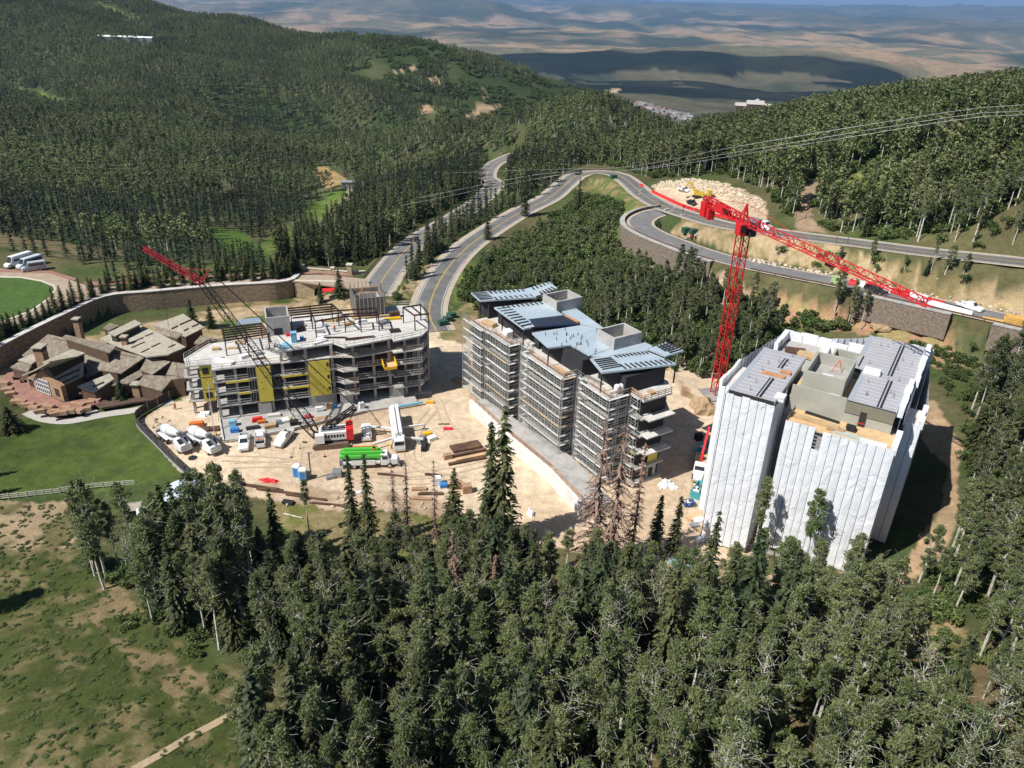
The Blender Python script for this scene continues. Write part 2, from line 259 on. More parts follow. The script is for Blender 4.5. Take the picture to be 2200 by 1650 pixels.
# ------------------------------------------------------------ mesh building
class MB:
    def __init__(s): s.v = []; s.f = []; s.mi = []
    def add(s, vs, fs, mi=0):
        o = len(s.v); s.v.extend([tuple(map(float, p)) for p in vs]); s.f.extend([tuple(i+o for i in f) for f in fs]); s.mi.extend([mi]*len(fs)); return s
    def box(s, x0, x1, y0, y1, z0, z1, mi=0):
        return s.add([(x0, y0, z0), (x1, y0, z0), (x1, y1, z0), (x0, y1, z0), (x0, y0, z1), (x1, y0, z1), (x1, y1, z1), (x0, y1, z1)],
                     [(3, 2, 1, 0), (4, 5, 6, 7), (0, 1, 5, 4), (1, 2, 6, 5), (2, 3, 7, 6), (3, 0, 4, 7)], mi)
    def cbox(s, c, sz, rz=0.0, mi=0, ry=0.0):
        M = Matrix.Rotation(rz, 3, 'Z') @ Matrix.Rotation(ry, 3, 'Y'); a, b, h = sz[0]/2, sz[1]/2, sz[2]/2
        vs = [Vector(c)+M@Vector(p) for p in [(-a, -b, -h), (a, -b, -h), (a, b, -h), (-a, b, -h), (-a, -b, h), (a, -b, h), (a, b, h), (-a, b, h)]]
        return s.add(vs, [(3, 2, 1, 0), (4, 5, 6, 7), (0, 1, 5, 4), (1, 2, 6, 5), (2, 3, 7, 6), (3, 0, 4, 7)], mi)
    def beam(s, p, q, w=0.1, h=None, mi=0):
        p = Vector(p); q = Vector(q); d = q-p; L = d.length
        if L < 1e-6: return s
        d /= L; h = h or w
        up = Vector((0, 0, 1)) if abs(d.z) < 0.95 else Vector((1, 0, 0))
        a = d.cross(up).normalized()*w/2; b = a.cross(d).normalized()*h/2
        return s.add([p-a-b, p+a-b, p+a+b, p-a+b, q-a-b, q+a-b, q+a+b, q-a+b], [(0, 3, 2, 1), (4, 5, 6, 7), (0, 1, 5, 4), (1, 2, 6, 5), (2, 3, 7, 6), (3, 0, 4, 7)], mi)
    def tube(s, pts, rs, n=7, mi=0, cap=True):
        pts = [Vector(p) for p in pts]; rs = rs if hasattr(rs, '__len__') else [rs]*len(pts); o = len(s.v); k = len(pts); V = []
        for i, p in enumerate(pts):
            d = (pts[min(i+1, k-1)]-pts[max(i-1, 0)]).normalized(); up = Vector((0, 0, 1)) if abs(d.z) < 0.9 else Vector((1, 0, 0))
            a = d.cross(up).normalized(); b = a.cross(d).normalized()
            for j in range(n):
                t = 2*math.pi*j/n; V.append(p+(a*math.cos(t)+b*math.sin(t))*rs[i])
        F = [(i*n+j, i*n+(j+1) % n, (i+1)*n+(j+1) % n, (i+1)*n+j) for i in range(k-1) for j in range(n)]
        if cap: F += [tuple(range(n-1, -1, -1)), tuple((k-1)*n+j for j in range(n))]
        return s.add(V, F, mi)
    def cyl(s, p, q, r, n=12, mi=0, r2=None): return s.tube([p, q], [r, r2 if r2 is not None else r], n, mi)
    def prism(s, poly, z0, z1, mi=0):
        n = len(poly); A = sum(poly[i][0]*poly[(i+1) % n][1]-poly[(i+1) % n][0]*poly[i][1] for i in range(n))
        if A < 0: poly = poly[::-1]
        V = [(x, y, z0) for x, y in poly]+[(x, y, z1) for x, y in poly]
        return s.add(V, [tuple(range(n-1, -1, -1)), tuple(range(n, 2*n))]+[(i, (i+1) % n, n+(i+1) % n, n+i) for i in range(n)], mi)
    def xprism(s, poly, y0, y1, mi=0):
        """profile in (x, z) swept along y"""
        n = len(poly); A = sum(poly[i][0]*poly[(i+1) % n][1]-poly[(i+1) % n][0]*poly[i][1] for i in range(n))
        if A > 0: poly = poly[::-1]
        V = [(x, y0, z) for x, z in poly]+[(x, y1, z) for x, z in poly]
        return s.add(V, [tuple(range(n-1, -1, -1)), tuple(range(n, 2*n))]+[(i, (i+1) % n, n+(i+1) % n, n+i) for i in range(n)], mi)
    def slab4(s, a, b, c, d, t, mi=0):
        """a sloped panel: four top corners, thickness straight down"""
        V = [a, b, c, d]; W = [(p[0], p[1], p[2]-t) for p in V]
        return s.add(list(V)+W, [(0, 1, 2, 3), (7, 6, 5, 4), (0, 4, 5, 1), (1, 5, 6, 2), (2, 6, 7, 3), (3, 7, 4, 0)], mi)
    def mesh(s, name, mats):
        me = bpy.data.meshes.new(name); me.from_pydata(s.v, [], s.f)
        for m in (mats if isinstance(mats, (list, tuple)) else [mats]): me.materials.append(m)
        if any(s.mi): me.polygons.foreach_set('material_index', s.mi)
        me.update(); return me
    def build(s, name, mats, parent=None, smooth=False):
        me = s.mesh(name, mats)
        if smooth: me.polygons.foreach_set('use_smooth', [True]*len(me.polygons))
        o = bpy.data.objects.new(name, me); COL.objects.link(o); o.parent = parent; return o
def link(name, me, parent=None, loc=(0, 0, 0), rz=0.0, sc=None):
    o = bpy.data.objects.new(name, me); COL.objects.link(o); o.parent = parent; o.location = loc; o.rotation_euler = (0, 0, rz)
    if sc: o.scale = sc
    return o
def tag(o, label=None, cat=None, group=None, kind=None):
    if label: o['label'] = label
    if cat: o['category'] = cat
    if group: o['group'] = group
    if kind: o['kind'] = kind
    return o
def thing(name, label, cat, loc=(0, 0, 0), rz=0.0, group=None, sc=None):
    o = bpy.data.objects.new(name, None); COL.objects.link(o); o.location = loc; o.rotation_euler = (0, 0, rz); o.empty_display_size = 0.5
    if sc: o.scale = sc
    return tag(o, label, cat, group)
def dup(root, loc, rz, label=None, group=None, sc=None):
    r = root.copy(); COL.objects.link(r); r.location = loc; r.rotation_euler = (0, 0, rz)
    if sc: r.scale = sc
    if label: r['label'] = label
    if group: r['group'] = group
    for ch in root.children:
        c = ch.copy(); COL.objects.link(c); c.parent = r
        for g in ch.children:
            d = g.copy(); COL.objects.link(d); d.parent = c
    return r
def npmesh(name, V, Fq, mats, attr=None, smooth=False):
    """quads or triangles from numpy arrays"""
    me = bpy.data.meshes.new(name); V = np.asarray(V, np.float32); Fq = np.asarray(Fq, np.int32); k = Fq.shape[1]
    me.vertices.add(len(V)); me.vertices.foreach_set('co', V.ravel()); me.loops.add(Fq.size); me.loops.foreach_set('vertex_index', Fq.ravel())
    me.polygons.add(len(Fq)); me.polygons.foreach_set('loop_start', np.arange(len(Fq), dtype=np.int32)*k)
    try: me.polygons.foreach_set('loop_total', np.full(len(Fq), k, np.int32))
    except Exception: pass
    for m in (mats if isinstance(mats, (list, tuple)) else [mats]): me.materials.append(m)
    me.update(calc_edges=True)
    if attr is not None:
        a = me.attributes.new('rnd', 'FLOAT', 'POINT'); a.data.foreach_set('value', np.asarray(attr, np.float32))
    if smooth: me.polygons.foreach_set('use_smooth', np.ones(len(Fq), bool))
    return me

# ------------------------------------------------------------ ground sheet with its land cover
nr, na = GX.shape
gx, gy, gz = GX.ravel(), GY.ravel(), GZ.ravel(); gr = np.hypot(gx, gy)
ppx, ppy, pw = project(np.stack([gx, gy, gz], 1)); ok = pw > 5
jx = (fbm(gx/6, gy/6, 3, 31)-.5); jy = (fbm(gx/6, gy/6, 3, 47)-.5)
jit = 26*np.clip(120/np.maximum(gr, 60), 0.15, 1.2)
qx = ppx+jx*jit; qy = ppy+jy*jit
C_ = np.zeros((len(gx), 3))
def C(v): return np.array(v)
n1 = fbm(gx/14, gy/14, 4, 61); n2 = fbm(gx/60, gy/60, 4, 62); n3 = fbm(gx/400, gy/400, 4, 63); n4 = fbm(gx/1600, gy/1600, 5, 64)
def mixc(a, b, t): return C(a)*(1-t[:, None]) + C(b)*t[:, None]
C_[:] = mixc((0.062, 0.085, 0.028), (0.105, 0.098, 0.046), smooth(0.4, 0.65, n1))
far = smooth(500, 900, gr)
C_ = C_*(1-far[:, None]) + mixc((0.040, 0.060, 0.022), (0.070, 0.080, 0.034), smooth(0.35, 0.65, n2))*far[:, None]
vf = smooth(1900, 2600, gr)
C_ = C_*(1-vf[:, None]) + mixc((0.045, 0.055, 0.032), (0.10, 0.09, 0.055), smooth(0.4, 0.65, n3))*vf[:, None]
v2 = smooth(5000, 6200, gr); plain = mixc((0.30, 0.215, 0.13), (0.13, 0.125, 0.075), smooth(0.42, 0.60, n3)); plain = plain*(1-smooth(.5, .68, n4)[:, None]) + C((0.05, 0.062, 0.042))*smooth(.5, .68, n4)[:, None]
C_ = C_*(1-v2[:, None]) + plain*v2[:, None]
hill = smooth(10500, 13500, gr)*smooth(-330, -230, gz); C_ = C_*(1-0.75*hill[:, None]) + C((0.07, 0.085, 0.055))*0.75*hill[:, None]
dk = ok & (gr > 3000+n4*900) & (gr < 5600) & (gz > -318+(n3-.5)*60); C_[dk] = mixc((0.011, 0.016, 0.010), (0.024, 0.028, 0.017), smooth(0.48, 0.7, n3))[dk]  # dark scrub hills, blackened further: cloud shade put into the ground colour
def paint(poly, c1, c2=None, nn=None, lo=0.42, hi=0.62, rmin=0, rmax=900, amt=1.0):
    m = ok & (gr > rmin) & (gr < rmax); idx = np.nonzero(m)[0]; idx = idx[in_poly(qx[idx], qy[idx], poly)]
    c = C(c1)[None, :] if c2 is None else mixc(c1, c2, smooth(lo, hi, (n1 if nn is None else nn)[idx]))
    C_[idx] = C_[idx]*(1-amt) + c*amt
CREAM = (0.60, 0.475, 0.335); TAN = (0.36, 0.27, 0.165); RED = (0.33, 0.20, 0.115); DRY = (0.24, 0.18, 0.095); GRS = (0.055, 0.085, 0.020); LAWN = (0.078, 0.112, 0.026)
nf = fbm(gx/3, gy/3, 3, 71); nm = fbm(gx/7, gy/22, 4, 72)
paint([(-60, 1100), (170, 1090), (200, 1250), (420, 1400), (620, 1480), (620, 1700), (-80, 1700)], (0.062, 0.078, 0.022), (0.175, 0.145, 0.07), fbm(gx/2.2, gy/2.2, 4, 75)*.6+n1*.4, 0.50, 0.66)      # meadow
paint([(-60, 1075), (150, 1080), (185, 1160), (120, 1185), (-60, 1190)], TAN, (0.15, 0.13, 0.06), nf, .45, .6)
paint([(170, 1290), (250, 1240), (330, 1350), (420, 1430), (560, 1470), (560, 1510), (420, 1520), (300, 1450)], (0.21, 0.16, 0.085), (0.06, 0.075, 0.022), nf, .42, .58)
paint([(1560, 1240), (1700, 1230), (2200, 1200), (2300, 1700), (600, 1700), (600, 1500), (900, 1250)], (0.06, 0.07, 0.028), (0.15, 0.11, 0.055), n1, .45, .62)
paint([(1880, 1370), (1960, 1330), (2080, 1360), (2060, 1470), (2000, 1570), (1930, 1500)], (0.32, 0.23, 0.12), (0.14, 0.13, 0.05), nf, .45, .62)
paint([(1430, 1200), (1570, 1215), (1680, 1240), (1700, 1290), (1560, 1320), (1430, 1280)], TAN, (0.13, 0.11, 0.05), nf, .5, .65)
paint([(-80, 900), (140, 890), (300, 880), (360, 850), (300, 900), (330, 960), (395, 1015), (400, 1030), (200, 1065), (-80, 1070)], LAWN, (0.064, 0.092, 0.025), nf, .35, .7)
paint([(180, 860), (370, 845), (330, 885), (210, 905)], LAWN, (0.064, 0.092, 0.025), nf, .35, .7)
paint([(560, 1060), (760, 1100), (960, 1110), (960, 1180), (780, 1230), (600, 1130)], (0.15, 0.16, 0.045), (0.26, 0.21, 0.10), nf, .45, .62)
paint([(-60, 770), (200, 720), (460, 665), (640, 640), (760, 625), (800, 640), (900, 690), (500, 700), (440, 780), (420, 850), (395, 850), (300, 760), (0, 830)], (0.42, 0.32, 0.20), (0.27, 0.21, 0.11), nf, .45, .65)    # tan ground round the lodge
paint([(400, 640), (620, 625), (640, 650), (480, 665)], DRY, GRS, nf)
paint([(470, 690), (640, 668), (660, 700), (480, 730)], (0.12, 0.16, 0.05))
site = [(296, 905), (330, 950), (392, 1012), (500, 1050), (640, 1062), (760, 1085), (950, 1105), (1100, 1145), (1250, 1190), (1440, 1225), (1560, 1215), (1640, 1180), (1560, 900), (1535, 830), (1480, 800), (1380, 790), (1000, 720), (940, 700), (860, 688), (560, 690), (440, 770), (395, 850), (330, 880)]
paint(site, CREAM, (0.52, 0.395, 0.27), n1, .4, .65, rmax=260)
paint([(440, 1040), (640, 1045), (960, 1075), (960, 1110), (600, 1085), (500, 1062)], (0.40, 0.29, 0.19), (0.55, 0.42, 0.29), nf, .4, .6)
paint([(1780, 1222), (1843, 1232), (1950, 1190), (2010, 1110), (2040, 1010), (1990, 960), (1960, 860), (2010, 870), (2060, 960), (2060, 1080), (2040, 1180), (1990, 1225), (1900, 1265), (1790, 1262)], (0.40, 0.275, 0.165), (0.33, 0.235, 0.14), nf, .4, .65)
paint([(1480, 640), (1600, 620), (1700, 640), (1800, 660), (1950, 680), (2060, 720), (2120, 790), (2010, 790), (1960, 760), (1880, 720), (1660, 690), (1540, 680), (1460, 850), (1520, 860), (1560, 760)], RED, (0.30, 0.24, 0.11), nf, .45, .62)
paint([(1480, 770), (1540, 790), (1560, 860), (1500, 860), (1430, 790)], (0.38, 0.24, 0.14), CREAM, n1, .5, .65)
paint([(2050, 700), (2200, 740), (2300, 800), (2200, 800), (2060, 790)], (0.10, 0.115, 0.05), DRY, nf, .45, .62)
paint([(1430, 560), (1480, 560), (1560, 590), (1620, 640), (1480, 650), (1290, 610), (1300, 590)], (0.46, 0.34, 0.23), (0.09, 0.11, 0.03), nf, .4, .58)
paint([(1440, 500), (1470, 470), (1700, 500), (1900, 560), (2200, 640), (2200, 690), (1900, 610), (1700, 570), (1560, 540)], (0.38, 0.285, 0.165), (0.21, 0.17, 0.08), nf, .47, .65)
paint([(1400, 400), (1480, 385), (1560, 395), (1640, 430), (1650, 475), (1560, 470), (1440, 440)], CREAM, (0.50, 0.37, 0.25), n1, .4, .65)
paint([(1320, 380), (1345, 400), (1390, 430), (1430, 455), (1380, 470), (1345, 500), (1330, 480), (1250, 430), (1240, 400), (1280, 385)], (0.10, 0.13, 0.04), (0.24, 0.19, 0.09), nf, .42, .6)
paint([(980, 580), (1010, 560), (1200, 500), (1340, 470), (1350, 540), (1480, 580), (1300, 640), (1060, 640), (970, 640)], (0.075, 0.105, 0.03), (0.12, 0.15, 0.042), n1, .45, .6)
paint([(985, 590), (1010, 600), (1010, 640), (975, 650), (955, 700), (1000, 735), (1010, 680), (960, 690)], (0.17, 0.16, 0.06), (0.09, 0.13, 0.03), nf)
paint([(950, 690), (1020, 640), (1030, 680), (1000, 740), (940, 730)], (0.30, 0.23, 0.12), (0.17, 0.16, 0.07), nf)
paint([(930, 520), (990, 500), (930, 580), (890, 640), (850, 660), (830, 645), (880, 590)], (0.28, 0.22, 0.125), (0.12, 0.13, 0.045), nf, .45, .62)
paint([(560, 520), (640, 470), (700, 420), (760, 395), (765, 440), (700, 500), (640, 530), (580, 560)], (0.085, 0.135, 0.026), (0.13, 0.16, 0.04), n1, .45, .6, rmin=300)
paint([(590, 548), (650, 505), (700, 465), (735, 430), (752, 405), (768, 415), (750, 450), (700, 490), (640, 540), (590, 575)], (0.42, 0.35, 0.24), (0.12, 0.15, 0.04), nf, .45, .6, rmin=300)
paint([(455, 485), (520, 500), (580, 545), (540, 570), (470, 540)], (0.075, 0.13, 0.025), None, rmin=280)
paint([(665, 365), (700, 358), (735, 378), (748, 400), (700, 400), (680, 385)], (0.36, 0.24, 0.115), (0.22, 0.18, 0.07), nf, .5, .65, rmin=400, rmax=1000)
paint([(-60, 490), (60, 505), (200, 535), (300, 545), (200, 560), (60, 540), (-60, 520)], (0.20, 0.15, 0.085), (0.09, 0.10, 0.04), nf, .45, .62)
paint([(20, 188), (80, 195), (150, 225), (190, 250), (140, 240), (60, 210)], (0.13, 0.18, 0.045), None, rmin=500, rmax=1500)
paint([(185, 0), (230, 12), (270, 30), (310, 50), (290, 50), (230, 25)], (0.16, 0.17, 0.06), None, rmin=800, rmax=2500)
paint([(75, 410), (130, 425), (125, 440), (90, 430)], (0.10, 0.16, 0.035), None, rmin=300)
paint([(1770, 395), (1850, 375), (1930, 385), (1925, 410), (1850, 440), (1800, 445)], (0.12, 0.15, 0.04), (0.20, 0.18, 0.06), n1, .45, .6)
paint([(1920, 375), (1980, 368), (2010, 378), (1980, 398), (1930, 395)], (0.33, 0.22, 0.125))
paint([(1735, 395), (1765, 385), (1750, 430), (1745, 470), (1775, 500), (1710, 495), (1705, 460), (1715, 430)], (0.26, 0.185, 0.12))
paint([(1820, 375), (1920, 358), (2010, 360), (2000, 368), (1900, 372)], (0.10, 0.15, 0.04))
paint([(1295, 195), (1335, 190), (1315, 205)], (0.40, 0.32, 0.20), None, rmin=1500, rmax=5000)
# bare tracks on the far hillside
TRACKS = [[(1040, 195), (1046, 205), (1030, 225), (1012, 228), (1050, 232), (1075, 228), (1040, 245), (1000, 250), (1040, 262), (1090, 270), (1160, 285), (1140, 300)], [(920, 175), (940, 170), (950, 185)], [(848, 155), (890, 145)], [(905, 230), (915, 225), (925, 235), (915, 245), (905, 236)]]
for tr in TRACKS:
    m = ok & (gr > 700) & (gr < 1700); idx = np.nonzero(m)[0]; d, _ = seg_dist(ppx[idx], ppy[idx], [(a, b, 0) for a, b in tr]); C_[idx[d < 2.3]] = C((0.42, 0.30, 0.19))
paint([(903, 226), (918, 222), (928, 234), (916, 246), (906, 238)], (0.36, 0.24, 0.14), None, rmin=700, rmax=1700)
paint([(1295, 292), (1340, 282), (1385, 305), (1350, 312), (1300, 308)], (0.40, 0.30, 0.17), None, rmin=300, rmax=1700)
gm = bpy.data.materials.new('ground'); gm.use_nodes = True; nt = gm.node_tree; b = nt.nodes['Principled BSDF']; b.inputs['Roughness'].default_value = 0.95; b.inputs['Specular IOR Level'].default_value = 0.1
at = nd(nt, 'ShaderNodeAttribute', attribute_name='cover'); ge = nd(nt, 'ShaderNodeNewGeometry'); last = at.outputs['Color']
for sc, am in ((3.2, 0.22), (0.55, 0.24), (0.03, 0.18), (0.011, 0.20), (0.004, 0.16)):
    n_ = nd(nt, 'ShaderNodeTexNoise', i_Scale=sc, i_Detail=7.0, i_Roughness=0.68); nt.links.new(ge.outputs['Position'], n_.inputs['Vector'])
    mr = nd(nt, 'ShaderNodeMapRange'); mr.inputs[1].default_value = 0.32; mr.inputs[2].default_value = 0.68; mr.inputs[3].default_value = 1-am; mr.inputs[4].default_value = 1+am; nt.links.new(n_.outputs[0], mr.inputs[0])
    mu = nd(nt, 'ShaderNodeVectorMath', operation='MULTIPLY'); nt.links.new(last, mu.inputs[0]); nt.links.new(mr.outputs[0], mu.inputs[1]); last = mu.outputs[0]
nt.links.new(last, b.inputs['Base Color'])
n_ = nd(nt, 'ShaderNodeTexNoise', i_Scale=2.2, i_Detail=6.0, i_Roughness=0.65); nt.links.new(ge.outputs['Position'], n_.inputs['Vector'])
bp = nd(nt, 'ShaderNodeBump', i_Strength=0.6, i_Distance=0.25); nt.links.new(n_.outputs[0], bp.inputs['Height']); nt.links.new(bp.outputs[0], b.inputs['Normal'])
ii = (np.arange(nr-1)[:, None]*na + np.arange(na-1)[None, :]).ravel()
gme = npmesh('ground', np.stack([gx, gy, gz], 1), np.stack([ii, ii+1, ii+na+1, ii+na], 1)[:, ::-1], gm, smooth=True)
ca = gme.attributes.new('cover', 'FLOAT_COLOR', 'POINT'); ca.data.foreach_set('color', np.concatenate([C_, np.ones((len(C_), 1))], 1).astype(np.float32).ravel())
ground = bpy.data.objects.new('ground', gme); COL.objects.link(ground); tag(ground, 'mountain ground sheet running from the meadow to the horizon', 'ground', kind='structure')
print('ground', round(time.time()-T0, 1))
# ------------------------------------------------------------ trees: meshes
M_ASP = leafmat('aspen_leaves', (0.110, 0.150, 0.052), (0.186, 0.208, 0.084), 0.34, 0.5)
M_SPR = leafmat('spruce_needles', (0.034, 0.052, 0.020), (0.080, 0.086, 0.030), 0.10, 0.5)
M_DEAD = leafmat('dead_needles', (0.24, 0.13, 0.09), (0.26, 0.19, 0.15), 0.10, 0.4)
M_SHR = leafmat('shrub_leaves', (0.066, 0.108, 0.030), (0.130, 0.160, 0.052), 0.2, 0.5)
M_FAR = leafmat('distant_aspen_leaves', (0.085, 0.118, 0.040), (0.165, 0.178, 0.078), 0.2, 0.5)
M_FSPR = leafmat('distant_spruce_needles', (0.022, 0.036, 0.016), (0.044, 0.056, 0.025), 0.08, 0.5)
M_WBARK = mat('aspen_bark', (0.60, 0.57, 0.49), 0.8, var=0.25, scale=2.0, col2=(0.30, 0.27, 0.22), rnd=0.15)
M_BARK = mat('spruce_bark', (0.12, 0.09, 0.065), 0.95, var=0.3, scale=3, rnd=0.2)
M_GBARK = mat('dead_bark', (0.24, 0.20, 0.17), 0.95, var=0.3, scale=3, rnd=0.2)
def leaf_quads(cen, size, rs, flat=0.35, aspect=0.75):
    """one small bent-free quad per centre with a random facing"""
    n = len(cen); nm_ = rs.normal(size=(n, 3)); nm_[:, 2] = np.abs(nm_[:, 2])+flat; nm_ /= np.linalg.norm(nm_, axis=1)[:, None]
    t = np.cross(nm_, rs.normal(size=(n, 3))); t /= np.linalg.norm(t, axis=1)[:, None]+1e-9; b_ = np.cross(nm_, t)
    s = (size*rs.uniform(.6, 1.3, n))[:, None]; t = t*s/2; b_ = b_*s*aspect/2
    V = np.stack([cen-t-b_, cen+t-b_*.3, cen+t*.8+b_, cen-t*.6+b_*.8], 1).reshape(-1, 3)
    return V, np.arange(n*4).reshape(n, 4), np.repeat(rs.uniform(0, 1, n), 4)
def aspen_mesh(seed, H=14.0, base=0.42, nc=26, nl=150, leaf=0.20, rad_=1.4, cl=0.62, far=False, leafm=None, bare=False):
    rs = np.random.RandomState(seed); mb = MB()
    k = 7; zs = np.linspace(-0.4, H*0.97, k); bx_ = np.cumsum(rs.normal(0, 0.10 if not far else 0.05, k))*(0.3+zs/H); by_ = np.cumsum(rs.normal(0, 0.10 if not far else .05, k))*(0.3+zs/H); bx_ -= bx_[0]; by_ -= by_[0]
    r0 = 0.017*H*0.5+0.065; rr = [max(0.025, r0*(1-0.9*z/H)) for z in zs]
    mb.tube(list(zip(bx_, by_, zs)), rr, 5 if not far else 4)
    cens = []
    for i in range(nc):
        u = (i+0.5)/nc; z = H*(base+(1.0-base)*u**0.85); prof = math.sin(math.pi*min(0.98, 0.12+0.86*u))**0.7
        a = i*2.399+rs.uniform(-.5, .5); R = rad_*prof*rs.uniform(0.35, 1.05)
        tx = np.interp(z, zs, bx_); ty = np.interp(z, zs, by_); c = np.array([tx+R*math.cos(a), ty+R*math.sin(a), z+rs.uniform(-.3, .3)]); cens.append((c, prof))
        if not far:
            zb = max(H*base*0.8, z-R*rs.uniform(.5, 1.0)); p0 = (np.interp(zb, zs, bx_), np.interp(zb, zs, by_), zb)
            mid = tuple((np.array(p0)+c)/2+rs.normal(0, .12, 3)); rb = 0.042*(1-u)+0.018
            mb.tube([p0, mid, tuple(c)], [rb, rb*.7, rb*.35], 4, cap=False)
            for _ in range(3 if not bare else 4):
                e = c+rs.normal(0, .7, 3)+np.array([0, 0, .3]); s0 = np.array(mid if rs.rand() < .5 else c); k2 = (s0+e)/2+rs.normal(0, .12, 3); mb.tube([tuple(s0), tuple(k2), tuple(e)], [rb*.5, rb*.35, .008], 3, cap=False)
        elif i % 4 == 0:
            mb.tube([(tx, ty, z-R*.7), tuple(c)], [.05, .02], 3, cap=False)
    tr = mb.mesh('aspen_trunk', M_WBARK)
    P = []
    for c, prof in cens:
        n = int(nl*rs.uniform(.5, 1.2)); d = rs.normal(size=(n, 3)); d /= np.linalg.norm(d, axis=1)[:, None]; d *= (rs.uniform(0.15, 1, n)**.55)[:, None]
        P.append(c+d*np.array([cl, cl, cl*.85])*rs.uniform(.65, 1.15))
    P = np.concatenate(P); V, F, A = leaf_quads(P, leaf, rs)
    return tr, npmesh('aspen_crown', V, F, leafm or M_ASP, A)
def spruce_mesh(seed, H=18.0, R=2.1, levels=36, nb=9, far=False, dead=False, leafm=None):
    rs = np.random.RandomState(seed); mb = MB(); mb.tube([(0, 0, -0.4), (0, 0, H*.5), (0, 0, H)], [.013*H, .008*H, .02], 5 if not far else 4)
    Vs = []; asym = rs.uniform(0, 6.28)
    for l in range(levels):
        u = (l+rs.uniform(0, .8))/levels; z = H*(0.05+0.95*u); L0 = R*((1-u)**0.75)*(0.70+0.30*min(1, u*5+.3))+0.16
        for k in range(max(4, int(nb*(1.1-0.45*u)))):
            a = rs.uniform(0, 6.283); L = L0*rs.uniform(.55, 1.2)*(1+.12*math.cos(a-asym))
            if dead and rs.rand() < .22: continue
            ca_, sa_ = math.cos(a), math.sin(a); droop = rs.uniform(.12, .45) if not dead else rs.uniform(.2, .7)
            if dead or (not far and rs.rand() < .05): mb.tube([(0, 0, z), (ca_*L, sa_*L, z-droop*L)], [.03, .012], 3, cap=False)
            m = max(2, int(L/(0.24 if not far else .75)))
            for q in range(m):
                t = (q+.6)/m*L; w = (0.27 if not far else .6)*(1.15-.6*t/(L+.01))+.06; ln = (0.40 if not far else .9)
                if dead: w *= .5; ln *= .85
                c = np.array([ca_*t, sa_*t, z-droop*t*t/(L+.01)]) + rs.normal(0, .05, 3); dr = np.array([ca_, sa_, -droop]); sd = np.array([-sa_, ca_, rs.uniform(-.5, .5)])
                dr = dr+rs.normal(0, .25, 3)
                Vs += [c-dr*ln*.5-sd*w*.6, c-dr*ln*.4+sd*w*.6, c+dr*ln*.6+sd*w*.35-np.array([0, 0, .06]), c+dr*ln*.6-sd*w*.35-np.array([0, 0, .06])]
    V = np.array(Vs); n = len(V)//4
    tr = mb.mesh('spruce_trunk', M_GBARK if dead else M_BARK)
    return tr, npmesh('spruce_crown', V, np.arange(n*4).reshape(n, 4), leafm or (M_DEAD if dead else M_SPR), np.repeat(rs.uniform(0, 1, n), 4))
ASP = [aspen_mesh(100+i, base=b_, nc=n_, rad_=r_) for i, (b_, n_, r_) in enumerate([(.36, 36, 1.3), (.44, 30, 1.2), (.30, 40, 1.45), (.50, 28, 1.05), (.40, 34, 1.35), (.34, 36, 1.2), (.60, 20, 1.0)])]
ASPB = [aspen_mesh(150+i, base=.45, nc=22, nl=40, rad_=1.5, bare=True) for i in range(2)]         # thin, half-bare crowns
SPR = [spruce_mesh(200+i, R=r_, nb=n_) for i, (r_, n_) in enumerate([(2.5, 13), (2.1, 13), (2.9, 13), (1.8, 13), (2.4, 11)])]
SPD = [spruce_mesh(260+i, R=r_, levels=34, nb=10, dead=True) for i, r_ in enumerate((2.0, 1.4, 2.4))]
FASP = [aspen_mesh(300+i, base=b_, nc=15, nl=24, leaf=0.78, rad_=2.0, cl=1.25, far=True, leafm=M_FAR) for i, b_ in enumerate((.28, .36, .45, .32))]
FSPR = [spruce_mesh(340+i, R=r_, levels=15, nb=6, far=True, leafm=M_FSPR) for i, r_ in enumerate((2.2, 1.8, 2.6))]
def shrub_mesh(seed):
    rs = np.random.RandomState(seed); P = []
    for i in range(7):
        c = np.array([rs.normal(0, .45), rs.normal(0, .45), rs.uniform(.25, .75)]); n = 60; d = rs.normal(size=(n, 3)); d /= np.linalg.norm(d, axis=1)[:, None]; P.append(c+d*np.array([.42, .42, .34])*rs.uniform(.3, 1, n)[:, None])
    V, F, A = leaf_quads(np.concatenate(P), 0.19, rs); return npmesh('shrub_crown', V, F, M_SHR, A)
SHR = [shrub_mesh(400+i) for i in range(4)]
print('tree meshes', round(time.time()-T0, 1))

